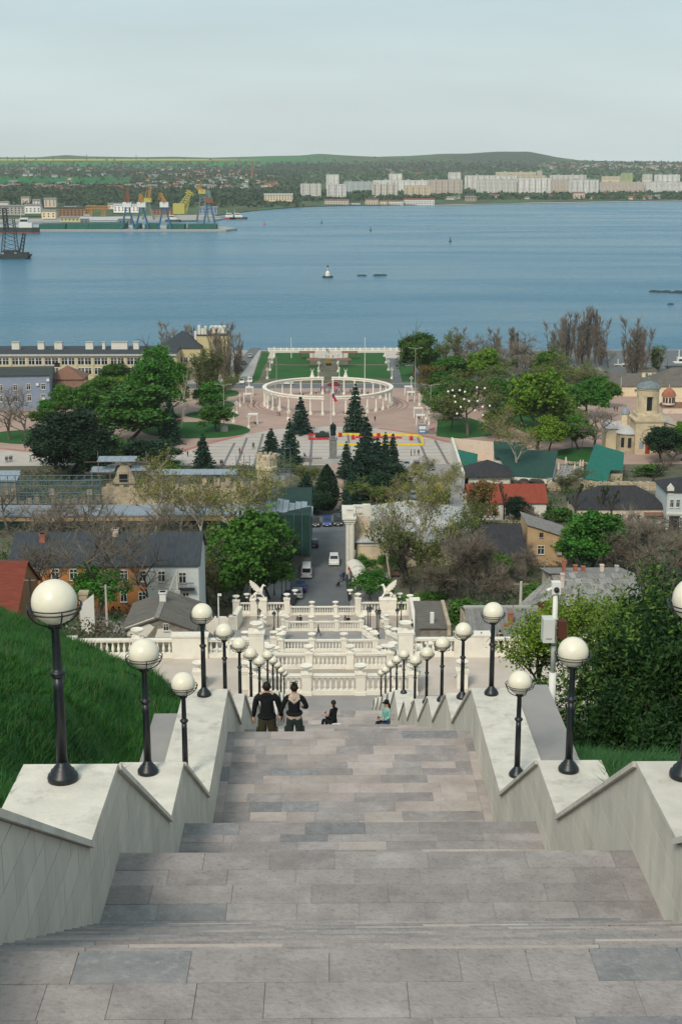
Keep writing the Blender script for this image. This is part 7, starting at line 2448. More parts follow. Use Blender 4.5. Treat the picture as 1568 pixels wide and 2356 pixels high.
MB().bx(-1.15,1.15,1.8,3.4,.7,2.9).build('cab',PAINT['orange'],t)
for sx in (-1,1):
 for y in (-1.6,2.4):
  MB().tube([(sx*.95,y,.5),(sx*1.2,y,.5)],.5,12).build('wheel',M_TYRE,t)
# people on the plaza and in the town
PP=[('a',638,957,'left one of two people standing before the left colonnade'),('b',643,958,'right one of two people standing before the left colonnade'),('d',862,969,'lone walker before the right colonnade'),('b',583,937,'walker in grey near the middle left swing'),('j',586,935,'walker in red near the middle left swing'),
  ('a',690,913,'person left in the group inside the left colonnade'),('b',695,912,'person in grey inside the left colonnade'),('g',697,914,'person sitting inside the left colonnade'),('f',727,907,'person in white standing between back columns'),
  ('a',739,902,'dark-clothed person left of the pink balloons'),('e',747,903,'person in pink at the left of the crowd in the ring'),('b',756,905,'person in the middle of the ring'),('d',760,902,'walker in navy in the middle of the ring'),('a',771,907,'dark-clothed person of the crowd, front left'),('k',775,906,'person in blue of the crowd'),('a',780,908,'dark-clothed person of the crowd, front middle'),('e',784,902,'person in pink at the right of the crowd'),('b',788,906,'person in grey of the crowd, right'),('a',806,906,'dark-clothed person at the right inside the ring'),('f',812,903,'person in white at the right inside the ring'),('h',838,909,'left of two people sitting at the right inside the ring'),('g',846,908,'right of two people sitting at the right inside the ring'),('d',832,906,'walker between columns at the right of the ring'),
  ('a',551,1044,'person in black on the left of the square'),('e',556,1045,'person with a pink bag on the left of the square'),('a',581,1032,'left of a pair on the square'),('b',584,1032,'right of a pair on the square'),('g',700,1052,'person sitting on the granite wall by the statue'),
  ('d',912,1049,'walker right of the narrow spruces'),('b',945,1049,'left of three people with a pram on the square'),('a',953,1048,'middle of three people with a pram on the square'),('a',962,1048,'right of three people with a pram on the square'),
  ('a',15,1064,'leftmost of the group at the left edge of the square'),('b',19,1064,'second of the group at the left edge of the square'),('a',24,1063,'third of the group at the left edge of the square'),('k',28,1062,'fourth of the group at the left edge of the square'),('i',71,1064,'walker in green at the left of the square'),('j',80,1062,'walker in red at the left of the square'),
  ('a',432,1051,'person beside the single blue spruce, upper'),('a',508,1072,'left of a pair in front of the spruce square edge'),('d',512,1072,'right of a pair in front of the spruce square edge'),('g',586,978,'person on the nearest left swing'),('g',962,966,'person on the third right swing'),
  ('a',752,811,'left of the group at the quay balustrade'),('b',756,812,'middle of the group at the quay balustrade'),('d',779,807,'person at the quay right of the group'),('d',700,807,'person at the quay left of the group'),('f',755,823,'person in white on the central path'),('b',750,825,'person on the central path, left'),('j',766,827,'person on the central path, right'),('a',912,848,'person at the right edge of the lawns'),
  ('k',1124,1009,'left of a pair sitting by the brick wall'),('a',1128,1009,'right of a pair sitting by the brick wall'),('a',1412,946,'left of two people by the church road'),('a',1418,947,'right of two people by the church road'),('f',1370,944,'person in white by the stalls right of the park'),('e',1376,943,'person in pink by the stalls right of the park')]
for k,(key,x,y,lab) in enumerate(PP):
 person(key,at_z(x,y,3.03 if y<1000 else 3.02),random.uniform(-3,3),lab)
for x,y in ((743,896),(769,898),(775,899)):
 o=MB().sphere((0,0,0),.45,8,6,(1,1,1.2)).build('balloon',CLOTH['pink'],None,at_z(x,y+12,3)+Vector((0,0,2.6)))
 tag(o,'bright pink balloon over the crowd in the ring','balloon','pink balloons')
# terraces and cafe
G_T='people on the terraces and by the cafe'
for key,x,y,z,rz,lab,sc in (('c',732,1465,15.5,-1.6,'woman in black with a bag walking right on the fourth terrace',1.0),('b',684,1443,12.7,.2,'woman of the couple looking over the middle balustrade',1.0),('a',691,1442,12.7,.1,'man of the couple looking over the middle balustrade',1.05),
         ('h',794,1437,12.7,0,'left of two women sitting behind the balustrade',1.1),('g',801,1438,12.7,0,'right of two women sitting behind the balustrade',1.1),('a',872,1425,12.7,.3,'person in black behind the tall right lantern post',1.05),('d',629,1471,15.5,1,'person half hidden behind the tall left lantern post',1.0)):
 person(key,at_z(x,y,z),rz,lab,G_T,sc)
for key,x,y,lab in (('l',944,1424,'topmost girl in white leaning at the white wall'),('g',946,1436,'second person sitting along the white wall'),('g',947,1446,'third person sitting along the white wall'),('h',949,1456,'fourth person sitting along the white wall'),('l',944,1470,'person in patterned clothes nearest along the white wall')):
 person(key,at_z(x,y,13.0 if y<1440 else 14.6),-1.0,lab,G_T,1.0)
for key,x,y,lab in (('a',790,1336,'man in black standing by the cafe rail'),('k',784,1339,'person in blue by the cafe rail'),('g',779,1352,'person on a dark chair in the street'),('b',797,1318,'person at the far end of the cafe rail'),('j',803,1324,'person in red at a cafe table'),('f',812,1350,'person in white at the cafe, front'),('a',818,1352,'person in black at the cafe, front'),('f',822,1362,'person in white at the cafe, nearest'),('a',828,1360,'person in black at the cafe, nearest'),('a',786,1180,'person by the cars at the end of the street'),('h',808,1340,'person sitting under the awning')):
 person(key,ground_at(x,y),random.uniform(-2,2),lab,G_T,1.05)
person('a',at_z(1148,1503,PLAZA_Z),.15,'man in black leaning on the balustrade of the upper plaza',G_T,1.0)
for x,y,lab in ((862,1330,'dark bench behind the round clipped trees, left'),(905,1328,'dark bench beside the slim plane')):
 p=ground_at(x,y)
 t=thing('bench',lab,'bench',p,0,'benches')
 MB().bx(-1,1,-.25,.25,.42,.5).build('seat',M_FRAMED,t); MB().bx(-1,1,.25,.32,.5,1).build('backrest',M_FRAMED,t)
 for sx in (-.8,.8):
  MB().bx(sx-.06,sx+.06,-.2,.25,0,.42).build('leg',M_DARKM,t)
# ================================================================== port, boats and the far shore
M_CYEL=mat('crane_yellow',(0.46,0.40,0.09),0.7)
M_CORA=mat('crane_orange',(0.42,0.22,0.05),0.7)
M_CBLU=mat('crane_blue',(0.02,0.13,0.24),0.7)
M_CBRO=mat('crane_rust',(0.24,0.09,0.045),0.8)
M_CGRE=mat('crane_grey_green',(0.16,0.24,0.23),0.7)
M_CDRK=mat('crane_dark',(0.035,0.045,0.045),0.8)
M_GNET=mat('green_tarpaulin',(0.008,0.055,0.04),0.8,scale=0.06,col2=(0.013,0.10,0.07),detail=8)
M_BLOCK=mat('pale_panel_wall',(0.66,0.64,0.60),0.9,scale=0.06,col2=(0.82,0.80,0.75),detail=9,rnd=0.10)
M_PORT=mat('port_shed_wall',(0.30,0.29,0.26),0.9,scale=0.05,rnd=0.35)
def lattice(mb,a,b,wa,wb,n=7,r=0.35):
 """four chords with zigzag bracing from a to b"""
 a,b=Vector(a),Vector(b)
 d=(b-a).normalized()
 u=d.cross(Vector((0,1,0))).normalized() if abs(d.y)<.9 else Vector((1,0,0))
 v=d.cross(u)
 C=lambda t,i: a.lerp(b,t)+(u*(1 if i in (0,3) else -1)+v*(1 if i<2 else -1))*((wa+(wb-wa)*t)/2)
 for i in range(4):
  mb.tube([C(0,i),C(1,i)],r,4)
  for k in range(n):
   mb.tube([C(k/n,i),C((k+1)/n,(i+1) % 4)],r*.6,3)
 return mb
def portal_crane(px,yb,Y,zb,boom,tip,leg,cabm,lab,leg_h=26,top=(0,0)):
 b=at_y(px,yb,Y); b.z=zb
 t=thing('portal_crane',lab,'crane',b,0,'harbour cranes')
 L=MB()
 for sx in (-1,1):
  for sy in (-1,1):
   L.tube([(sx*8,sy*6,0),(sx*3,sy*2.5,leg_h*.75)],[.9,.7],5)
  L.tube([(sx*8,-6,1),(sx*8,6,1)],.8,4)
 lattice(L,(0,0,leg_h*.7),(0,0,leg_h),6,5,3,.5)
 L.build('portal',leg,t)
 MB().bx(-5,5,-4,5,leg_h,leg_h+6).build('cab',cabm,t)
 bm=MB()
 pv=Vector((1.5,-3,leg_h+5))
 pts=[pv]+[Vector((at_y(x,y,Y).x-b.x,0,at_y(x,y,Y).z-zb)) for x,y in tip]
 for p,q in zip(pts[:-1],pts[1:]):
  lattice(bm,p,q,3.2,1.6,8,.5)
 bm.build('boom',boom,t)
 MB().tube([(-3.5,1,leg_h+6),(-1,0,leg_h+16)],.8,4).tube([(-1,0,leg_h+16),pts[1].lerp(pts[0],.3)],.4,4).build('mast',boom,t)
 return t
YPI=1740.0
zq=2.2
pier=MB().prism([(hx(-60,1800,2),1800),(hx(88,YPI,2),YPI),(hx(520,YPI,2),YPI),(hx(546,1775,2),1775),(hx(500,1850,2),1850),(hx(-60,1900,2),1900)],-2,zq)
struct(pier.build('pier',M_CONC))
for k,(a,b,h,d) in enumerate(((92,152,5.5,40),(156,205,6.2,44),(206,288,6.5,46),(308,322,5.5,40),(334,362,5.8,40),(384,425,5.2,36),(432,498,5.2,36))):
 x0,x1=hx(a,YPI+14,4),hx(b,YPI+14,4)
 m=MB().prism_x([(YPI+10,zq),(YPI+14,zq+h),(YPI+d,zq+h*1.1),(YPI+d+5,zq)],x0,x1)
 tag(m.build('tarpaulin_heap',M_GNET),'heap under green tarpaulin on the port pier, %s from the left' % ORD[k],'heap','green covered heaps on the pier')
portal_crane(295,529,YPI+12,zq,M_CBRO,[(293.5,432)],M_CBLU,M_WPAINT,'harbour crane with rust-brown upright boom and blue legs, leftmost on the pier')
portal_crane(327.5,528,YPI+12,zq,M_CORA,[(322,447),(330,457)],M_CBLU,M_WPAINT,'harbour crane with orange beak boom and blue legs, second on the pier')
portal_crane(379.6,528,YPI+12,zq,M_CORA,[(370,445),(366,460)],M_CBLU,M_WPAINT,'harbour crane with orange boom and blue legs, third on the pier')
portal_crane(481.6,516,YPI+60,zq,M_CGRE,[(480,439)],M_CBLU,M_CBRO,'slim harbour crane with grey upright boom and red cab at the pier end',30)
portal_crane(341,490,2060,2,M_CORA,[(348,430)],M_CGRE,M_CYEL,'orange crane behind the pier with a leaning boom',24)
portal_crane(466,488,2040,2,M_CORA,[(451,432)],M_CGRE,M_CYEL,'crane on the grey block with a thin leaning boom',36)
t=thing('bent_crane','big pale yellow lattice crane with a bent jib in the port','crane',at_y(420,492,2010),0,'harbour cranes')
t.location.z=2
f_=lambda x,y: Vector((at_y(x,y,2010).x-t.location.x,0,at_y(x,y,2010).z-2))
lattice(MB(),f_(408,490),f_(440,440),9,4,9,.7).build('jib',M_CYEL,t)
lattice(MB(),f_(424,488),f_(436,446),7,3,8,.6).build('mast',M_CYEL,t)
lattice(MB(),f_(428,440),f_(446,449),4,2,4,.6).build('beak',M_CYEL,t)
MB().box(f_(412,480),(16,10,14)).build('cab',M_CYEL,t)
t=thing('gantry_crane','yellow gantry crane standing over the port sheds','crane',at_y(225,498,2080),0,'harbour cranes')
t.location.z=2
f2=lambda x,y: Vector((at_y(x,y,2080).x-t.location.x,0,at_y(x,y,2080).z-2))
lattice(MB(),f2(198,477),f2(252,478),4,4,12,.6).build('beam',M_CORA,t)
for x in (211,241):
 lattice(MB(),f2(x-3,498),f2(x,479),5,3,4,.6).build('leg',M_CORA,t)
# floating crane
fc=thing('floating_crane','dark floating crane barge with a lattice tower at the left edge','floating crane',(hx(18,1245,2),1245,0))
xr=hx(73,1245,2)-fc.location.x
MB().prism_y([(-60,-1),(xr-3,-1),(xr,3.4),(-60,3.0)],-9,9).build('hull',M_CDRK,fc)
zt2=at_y(20,478,1245).z
tl=MB()
lattice(tl,(3,0,3),(4,0,zt2*.78),13,7,9,.4)
lattice(tl,(1,0,zt2*.55),(0,0,zt2),3.5,3,7,.35)
tl.build('tower',M_CDRK,fc)
lattice(MB(),(12,0,3),(16,0,zt2*.5),3,2,6,.4).build('mast',M_CDRK,fc)
MB().bx(-3,9,-4,4,3,7).bx(10,xr-2,-5,5,3,5.2).build('deckhouse',M_CDRK,fc)
for x in (-2.5,9):
 MB().bx(x-1,x+1,-4.6,-4,4,5.6).build('window',M_WPAINT,fc)
def ship(px,yb,Y,L,lab,hull,hh=3.2,sup=(.55,.95),sh=5.5,rz=0,white=M_WPAINT):
 b=at_y(px,yb,Y); b.z=0
 t=thing('ship' if L>30 else 'boat',lab,'ship' if L>30 else 'boat',b,rz,'ships and boats')
 w=L*.085
 MB().prism([(0,-w),(L*.86,-w),(L,0),(L*.86,w),(0,w)],-.5,hh).build('hull',hull,t)
 MB().prism([(-.2,-w*1.01),(L*.86,-w*1.01),(L*1.003,0),(L*.86,w*1.01),(-.2,w*1.01)],-.6,hh*.25).build('waterline',M_CBRO,t)
 x0,x1=sup[0]*L,sup[1]*L*.9
 MB().bx(x0,x1,-w*.8,w*.8,hh,hh+sh*.5).bx(x0+(x1-x0)*.1,x0+(x1-x0)*.7,-w*.7,w*.7,hh+sh*.5,hh+sh).build('superstructure',white,t)
 MB().bx(x0+(x1-x0)*.12,x0+(x1-x0)*.68,-w*.71,w*.71,hh+sh*.6,hh+sh*.85).build('bridge_windows',M_GLASS,t)
 MB().tube([(x0+2,0,hh+sh),(x0+2,0,hh+sh*1.8)],.2,4).build('mast',white,t)
 return t
ship(-30,537,1690,62,'dark cargo ship with a white bridge moored left of the pier',M_CDRK,7,(.62,.96),11)
ship(380,492,2030,22,'white and red tug in the inner port',M_CDRK,3,(.2,.8),6)
ship(182,490,2050,26,'small white boat before the yellow gantry crane',M_WPAINT,3,(.2,.8),6)
ship(506,490,2120,26,'red and white tug by the far left shore, left one',M_REDB,3,(.3,.9),6)
ship(528,489,2120,26,'white tug by the far left shore, right one',M_CDRK,3,(.2,.8),6)
yb_=ship(1523,831,560,22,'blue-hulled white motor yacht at the right edge',mat('hull_blue',(0.01,0.03,0.10),0.4),1.6,(.2,.95),3.6)
ship(1398,842,552,9,'small white boat moored behind bare trees, left one',M_WPAINT,1.2,(.2,.8),2.4)
ship(1415,845,550,11,'dark-hulled white boat moored behind bare trees, right one',M_CDRK,1.3,(.15,.85),2.8)
bn=at_z(753.5,638,0)
t=thing('beacon','white lighthouse beacon with red bands on a dark round footing in the bay','lighthouse',bn)
MB().lathe([(3.9,-.5),(3.9,.9),(3.6,1.0)],14).build('footing',M_CDRK,t)
MB().lathe([(1.7,1),(1.5,3.6),(.75,4.3)],10).build('tower',M_WHITE,t)
for k in range(4):
 MB().lathe([(.5,4.3+k*.8),(.48,5.1+k*.8)],8).build('band',M_REDB if k % 2 else M_WPAINT,t)
MB().lathe([(.75,7.5),(.7,8.1),(.1,8.6)],8).build('lantern',M_CDRK,t)
for x,y,c,lab in ((739.5,514,'green','green buoy farthest out near the boathouses'),(852,531,'green','green buoy in the middle of the bay'),(608,517,'red','small red buoy in the left of the bay'),(1035,556,'green','small green buoy in the right of the bay')):
 o=MB().lathe([(1.6,-.2),(1.5,.8),(.5,1.2),(.4,4.2),(.05,5.2)],8).build('buoy',M_GNET if c=='green' else M_REDB,None,at_z(x,y,0)); tag(o,lab,'buoy','buoys in the bay')
for nm,pts in (('dark low wreck rocks right of the beacon',[(827,634),(836,634),(868,634),(876,633.6),(882,633.4)]),('ragged rusty breakwater remains near the right edge of the bay',[(1502,671),(1513,672),(1526,672),(1532,671.5),(1540,673),(1546,673.5),(1558,672),(1566,674)]),('single dark rock low in the water at right',[(1541,700)])):
 m=MB()
 for x,y in pts:
  m.sphere(at_z(x,y,0.1),random.uniform(1.3,2.2),6,4,(1.6,1,.55))
 tag(m.build('rock',M_CDRK),nm,'rock')
# port sheds and quays
struct(MB().prism([(hx(-300,2000,2),1960),(hx(490,2040,2),2040),(hx(520,2120,2),2120),(hx(480,2230,2),2260),(hx(-300,2200,2),2300)],-2,2).build('port_quay',M_CONC))
for k,(a,b,yt,yb,Y,m,rf,lab) in enumerate(((137,205,479,497,2120,W_BROWN,R_DARK,'long brown brick shed in the port'),(0,60,475,492,2150,M_PORT,R_SLATE,'pale port shed at the far left'),(60,96,473,488,2140,M_BLOCK,R_SLATE,'pale tall block left of the white ship cranes'),(98,130,486,500,2060,W_CREAM,R_SLATE,'low cream port shed near the ship'),(140,210,501,508,2000,W_YELLOW,R_SLATE,'low yellow wall shed on the quay'),(186,300,503,512,1960,M_PORT,R_ZINC,'long low grey quay shed'),(208,270,507,515,1930,W_BLUEW,R_ZINC,'blue-white low shed behind the green heaps'),
             (263,322,473,486,2140,M_BLOCK,R_ZINC,'white modern port building behind the brown crane'),(250,284,470,478,2250,W_WHITE,R_SLATE,'white flat building above the gantry crane'),(345,400,480,492,2150,W_BROWN,R_DARK,'brown shed behind the orange cranes'),(458,500,478,490,2130,W_BLUE,R_SLATE,'blue-grey floating dock block under the thin crane'),(150,176,478,484,2130,M_PORT,R_ZINC,'pale flat roof left of the brown shed'),
             (52,70,455,469,2480,W_PINK,R_SLATE,'pinkish flats amid trees, left one'),(104,131,458,474,2420,W_PINK,R_SLATE,'pinkish flats amid trees, right one'),(78,94,461,471,2450,W_WHITE,R_SLATE,'white flats between the pinkish ones'),(0,22,466,480,2350,W_WHITE,R_SLATE,'white flats at the left edge behind the floating crane'),
             (608,673,448,461,2760,W_CREAM,R_ZINC,'long cream public building with a gilt dome on the far shore'),(746,802,461,476,2800,W_PINK,R_BROWN,'long boathouse row on the far waterline, left one'),(804,828,466,476,2810,W_WHITE,R_DARK,'small boathouses in the middle of the far waterline, dark roof'),(840,870,460,476,2815,W_PINK,R_BROWN,'pinkish boathouse in the middle of the far waterline'),(872,890,463,476,2820,W_CREAM,R_BROWN,'cream tall boathouse on the far waterline'),(893,927,463,475,2825,W_WHITE,R_BROWN,'white boathouse with red roof on the far waterline'),(929,999,459,474,2835,W_WHITE,R_RED,'long white boathouse row on the far waterline, right one'),
             (1320,1345,444,455,3150,W_PINK,R_BROWN,'villa with a red roof on the right far shore'),(1070,1095,454,462,2980,W_STONE,R_SLATE,'low old house on the right far shore'))):
 x0,x1=hx(a,Y,4),hx(b,Y,4)
 zt=at_y((a+b)/2,yt,Y).z; zb_=max(1.5,at_y((a+b)/2,yb,Y).z)
 t=thing('port_shed' if k<12 else ('shore_house' if k>15 else 'apartment_block'),lab,'building',(x0,Y,zb_-2),0,'buildings of port and far shore')
 h=zt-zb_+2
 MB().bx(0,x1-x0,0,16,0,h).build('wall',m,t)
 MB().prism_x([(-1,h),(17,h),(8,h+2.2)],-1,x1-x0+1).build('roof',rf,t)
 w=MB()
 n=max(2,int((x1-x0)/5))
 for q in range(n):
  for j in range(max(1,int((h-2)/3.4))):
   u=(q+.5)*(x1-x0)/n
   w.bx(u-1.0,u+1.0,-.12,0.02,2.6+j*3.3,4.4+j*3.3)
 stuff(w.build('window',M_GLASS,t))
# apartment blocks
def flats(a,b,yt,yb,Y,lab,m=None,tower=False,end=None,ang=0.0,orange=False):
 x0,x1=hx(a,Y,20),hx(b,Y,20)
 zt=at_y((a+b)/2,yt,Y).z
 zb_=at_y((a+b)/2,yb,Y).z-6
 t=thing('apartment_block',lab,'apartment block',(x0,Y,zb_),ang,'apartment blocks of the far shore')
 W,h=x1-x0,zt-zb_
 MB().bx(0,W,0,13,0,h).build('wall',m or M_BLOCK,t)
 MB().bx(-.4,W+.4,-.4,13.4,h,h+.7).bx(W*.2,W*.26,4,8,h+.7,h+3).bx(W*.6,W*.66,4,8,h+.7,h+3).bx(W*.85,W*.9,4,8,h+.7,h+3).build('roof',M_CONC,t)
 n,fl_=max(3,int(W/3.3)),max(3,int((h-5)/2.9))
 win,bal=MB(),MB()
 for q in range(n):
  u=(q+.5)*W/n
  for j in range(fl_):
   z=h-2.4-j*2.9
   if q % 4==1:
    bal.bx(u-1.3,u+1.3,-1.0,0,z-1.3,z-.3)
    win.bx(u-1.2,u+1.2,-.1,0.02,z-.2,z+1.1)
   else:
    win.bx(u-.75,u+.75,-.1,.02,z-.7,z+.8)
 stuff(win.build('window',M_FGLASS,t))
 stuff(bal.build('balcony',W_ORANGE if orange else random.choice((M_BLOCK,W_PINK,W_BLUEW)),t))
 return t
M_FGLASS=mat('hazy_windows',(0.10,0.105,0.11),0.5)
for q in ((750,779,402,430,3600,'apartment tower with brown stripes, left one',None,True),(895,924,400,425,3700,'apartment tower with brown stripes, middle one',None,True),(1031,1059,397,420,3750,'apartment tower with brown stripes, right one',None,True),
   (1235,1246,393,408,3900,'slim grey tower behind the right blocks',W_PINK,True),(792,856,418,444,3420,'long grey apartment block behind the left ones',W_BLUEW),(858,986,415,446,3440,'long pale apartment block behind the orange-white one',None),(984,1063,414,456,3240,'tall apartment block at the right end of the middle group',W_PINK),
   (691,738,423,457,3050,'white apartment block at the left end of all',W_WHITE),(751,796,424,457,3020,'low apartment block with bare trees in front, second from left',None),(856,914,424,450,3120,'orange and white renovated apartment block',W_WHITE,False,None,0,True),(930,990,428,455,3160,'apartment block right of the orange and white one',W_CREAM),
   (1069,1190,404,440,3560,'long apartment block at the left of the right group, rear',None),(1096,1188,414,444,3330,'long white apartment block at the left of the right group, front',W_WHITE),(1140,1232,396,412,3900,'very long low block behind the right group',W_CREAM),(1186,1266,410,447,3340,'apartment block with blue balconies in the right group',None),(1186,1255,404,430,3600,'apartment block behind the blue balconies',W_CREAM),
   (1265,1348,403,425,3700,'apartment block at the rear of the right group',None),(1262,1330,415,444,3400,'pinkish apartment block in the right group',W_PINK),(1310,1377,414,447,3340,'apartment block at the right end of the right group',None),(1381,1482,419,440,3500,'low pinkish apartment block among trees, far right',W_PINK),(1480,1572,419,440,3520,'low pale apartment block at the right edge',None),
   (1385,1430,406,415,3900,'low cream block behind the far right ones',W_CREAM),(1429,1455,399,416,3850,'yellow-green apartment tower at the far right',mat('lime_panel',(0.42,0.48,0.20),0.9)),(1479,1500,401,415,3850,'white slim block at the far right',W_WHITE),(1507,1564,402,417,3880,'pale block at the far right edge, rear',None)):
 flats(*q)
st_=thing('factory_chimney','tall brown factory chimney on the far shore','chimney',far_at(580,416))
H=at_y(580,371,st_.location.y).z-st_.location.z
MB().lathe([(4.5,-2),(2.6,H)],10).build('stack',W_BROWN,st_)
# small houses of the far villages
hv=[]
for wm,rm in ((W_WHITE,R_SLATE),(W_CREAM,R_BROWN),(W_PINK,R_RED),(W_WHITE,R_BROWN),(W_BLUEW,R_SLATE)):
 m=MB().bx(-6,6,-4.5,4.5,-2,4.2)
 nf=len(m.f)
 m.prism_x([(-5.2,4.1),(5.2,4.1),(0,7.4)],-6.6,6.6)
 me=m.mesh('far_house',wm); me.materials.append(rm)
 for p in me.polygons:
  if p.index>=nf and abs(p.normal.x)<.5:
   p.material_index=1
 hv.append(me)
for k in range(285):
 if k<175:
  px=random.uniform(0,640) if k % 5 else random.uniform(250,560)
  py=random.choice((random.gauss(431,4.0),random.gauss(404,3.5),random.gauss(418,7) if px>330 else random.gauss(433,3),random.gauss(392,4)))
 elif k<260:
  px=random.uniform(1240,1566); py=random.gauss(384,4.5)
 else:
  px=random.uniform(880,1566); py=random.gauss(456,3) if px>1000 else random.gauss(400,5)
 py=min(max(py,377),446 if px<640 else 459)
 p=far_at(px,py)
 o=link('far_house',random.choice(hv),None,p,random.uniform(-.6,.6))
 o.scale=(random.uniform(.8,1.7),)*2+(random.uniform(.8,1.2),)
 tag(o,'tiny pale house of the villages on the far shore','house','village houses on the far shore')
# woods and tree belts over there: one mass
def far_woods(name,n,zone,mt,s0,s1):
 P=[]
 while len(P)<n:
  px,py=zone()
  P.append(far_at(px,py))
 P=np.array([tuple(p) for p in P])
 rng=np.random.default_rng(5+n)
 q=np.repeat(P,7,0)
 s=rng.uniform(s0,s1,len(q))
 q=q+rng.normal(0,1,q.shape)*np.array([3.2,3.2,1.6])+np.array([0,0,3.8])
 V,F=cards(q,1.0,rng)
 V=(V.reshape(-1,4,3)-q[:,None])*s[:,None,None]+q[:,None]
 stuff(link(name,np_mesh(name,V.reshape(-1,3),F,mt)))
def z_left():
 px=random.uniform(-60,690)
 return px,random.choice((random.uniform(436,466),random.uniform(442,478),random.gauss(418,10) if px>300 else random.gauss(434,5),random.gauss(400,5),random.uniform(440,466)))
def z_mid():
 px=random.uniform(600,1600)
 return px,random.choice((random.uniform(446,458)+(6 if px<1000 else 2),random.uniform(400,425),random.gauss(390,6),random.uniform(440,455)))
def z_ridge():
 px=random.uniform(-60,1620)
 return px,random.choice((random.gauss(376,3) if px>1230 else random.gauss(388,7),random.gauss(388,8)))
far_woods('far_woods',5200,z_left,mat('far_trees_dark',(0.025,0.055,0.025),1.0,scale=0.012,col2=(0.065,0.095,0.04),detail=6),4,8)
far_woods('far_woods',4200,z_mid,mat('far_trees_green',(0.03,0.07,0.025),1.0,scale=0.012,col2=(0.08,0.115,0.045),detail=6),4,8)
far_woods('far_woods',2500,z_ridge,mat('far_trees_grey',(0.055,0.065,0.05),1.0,scale=0.01,col2=(0.085,0.09,0.065)),4,8)
struct(MB().add([tuple(at_z(x,y,.6)) for x,y in ((1000,473),(1100,470),(1250,467),(1400,464.5),(1600,462),(1600,461),(1400,463.3),(1250,465.6),(1100,468.5),(1000,471.5))],[(0,1,8,9),(1,2,7,8),(2,3,6,7),(3,4,5,6)]).build('beach',M_PLAZA))
for k,(x,yb,h) in enumerate(((97,402,22),(265,408,26),(541,412,34),(722,414,22),(785,395,18),(902,396,18),(1298,400,26),(400,400,20),(18,372,12),(58,372,14),(123,372,13),(200,370,14),(314,372,15),(1520,382,14))):
 p=far_at(x,yb)
 H=h*p.y/FPX
 t=thing('pylon','thin lattice pylon on the far shore, %s' % ('number' if False else ('tall one at ' if k<8 else 'ridge one at ')+('the far left','the left villages','the chimney','the left block','the left tower','the middle tower','the right hills','the white sheds','the left edge','the left ridge','the left hump','the rapeseed','the green field','the right edge')[k]),'pylon',p,0,'pylons on the far shore')
 lattice(MB(),(0,0,-1),(0,0,H),4.5,1.0,6,.3).tube([(-5,0,H*.8),(5,0,H*.8)],.35,4).build('lattice',M_CDRK,t)
# ================================================================== plants and people near the stairs
def near_tree(name,label,cat,p,h,r,n_cl,per,leaf,m,seed,sub=.16,flat=.9,shell=.55,twigs=None,trunk=None,aspect=1.0,lo=0.0):
 rng=np.random.default_rng(seed)
 t=thing(name,label,cat,p,0,'plants beside the stairs')
 mb=MB()
 tips=limb_tree(rng,mb,h*.6,3,.55,trunk or .1,start=.2,up=.4)
 mb.build('trunk',M_BARKD,t)
 P=crown_points(rng,n_cl,per,(0,0,h*(.5+lo/2)),(r,r,h*(.5-lo/2)),sub,flat,shell)
 P=P[P[:,2]>-.3]
 V,F=cards(P,leaf,rng,aspect=aspect)
 link('crown',np_mesh('crown',V,F,m),t)
 return t
M_JUN=leaf_mat('juniper_sprays',(0.006,0.026,0.006),(0.024,0.07,0.012),0.0,1.3)
M_JUNL=leaf_mat('juniper_fresh_tips',(0.05,0.11,0.012),(0.10,0.17,0.025),0.0,1.3)
M_NEARL=leaf_mat('young_yellow_leaves',(0.07,0.14,0.008),(0.17,0.26,0.03),0.0,2.0)
jp=Vector((10.9,34.0,float(bank_right(np.array(9.0),np.array(34.0)))-.6))
t=near_tree('juniper_tree','big dark green juniper filling the right edge beside the stairs','tree',jp,5.6,4.1,330,420,.058,M_JUN,51,.12,1.25,.74,aspect=2.8)
rng=np.random.default_rng(52)
P=crown_points(rng,330,40,(0,0,2.9),(4.25,4.25,3.05),.07,1.3,.94)
V,F=cards(P,.058,rng,aspect=2.8)
link('fresh_tips',np_mesh('fresh_tips',V,F,M_JUNL),t)
jp2=Vector((14.6,37.0,jp.z+1.0))
near_tree('juniper_tree','second dark juniper rising behind the big one at the right edge','tree',jp2,7.6,3.6,240,330,.07,M_JUN,53,.14,1.2,.7,aspect=2.6)
jp3=Vector((8.1,31.5,float(bank_right(np.array(7.8),np.array(31.5)))-.3))
near_tree('juniper_bush','low dark juniper boughs at the left foot of the big juniper','bush',jp3,2.6,1.7,110,280,.055,M_JUN,57,.16,1.1,.6,aspect=2.6)
# the young yellow-green tree behind the white pole
yp=at_y(1245,1662,44)
yt_=thing('young_tree','thin young tree with fresh yellow-green leaves behind the white camera pole','tree',yp,0,'plants beside the stairs')
rng=np.random.default_rng(61)
mb=MB()
tips=limb_tree(rng,mb,2.9,3,.62,.085,start=.28,up=.35,kids_=(4,7),min_r=.006)
mb.build('trunk',M_BARKD,yt_)
T=np.array([t_[0] for t_ in tips]); B_=np.array([t_[2] for t_ in tips])
n=9000
ix=rng.integers(0,len(T),n); u=rng.uniform(0,1.1,n)[:,None]
P=B_[ix]*(1-u)+T[ix]*u+rng.normal(0,.13,(n,3))
V,F=cards(P,.075,rng)
link('leaves',np_mesh('leaves',V,F,M_NEARL),yt_)
yt_.scale=(1.15,1.15,1.1)
y2=thing('young_tree','lower young tree with yellow-green leaves right of the white camera pole','tree',at_y(1325,1655,47),2,'plants beside the stairs')
for c in kids(yt_):
 link(c.name.split('.')[0],c.data,y2)
y2.scale=(1.0,1.0,.95)
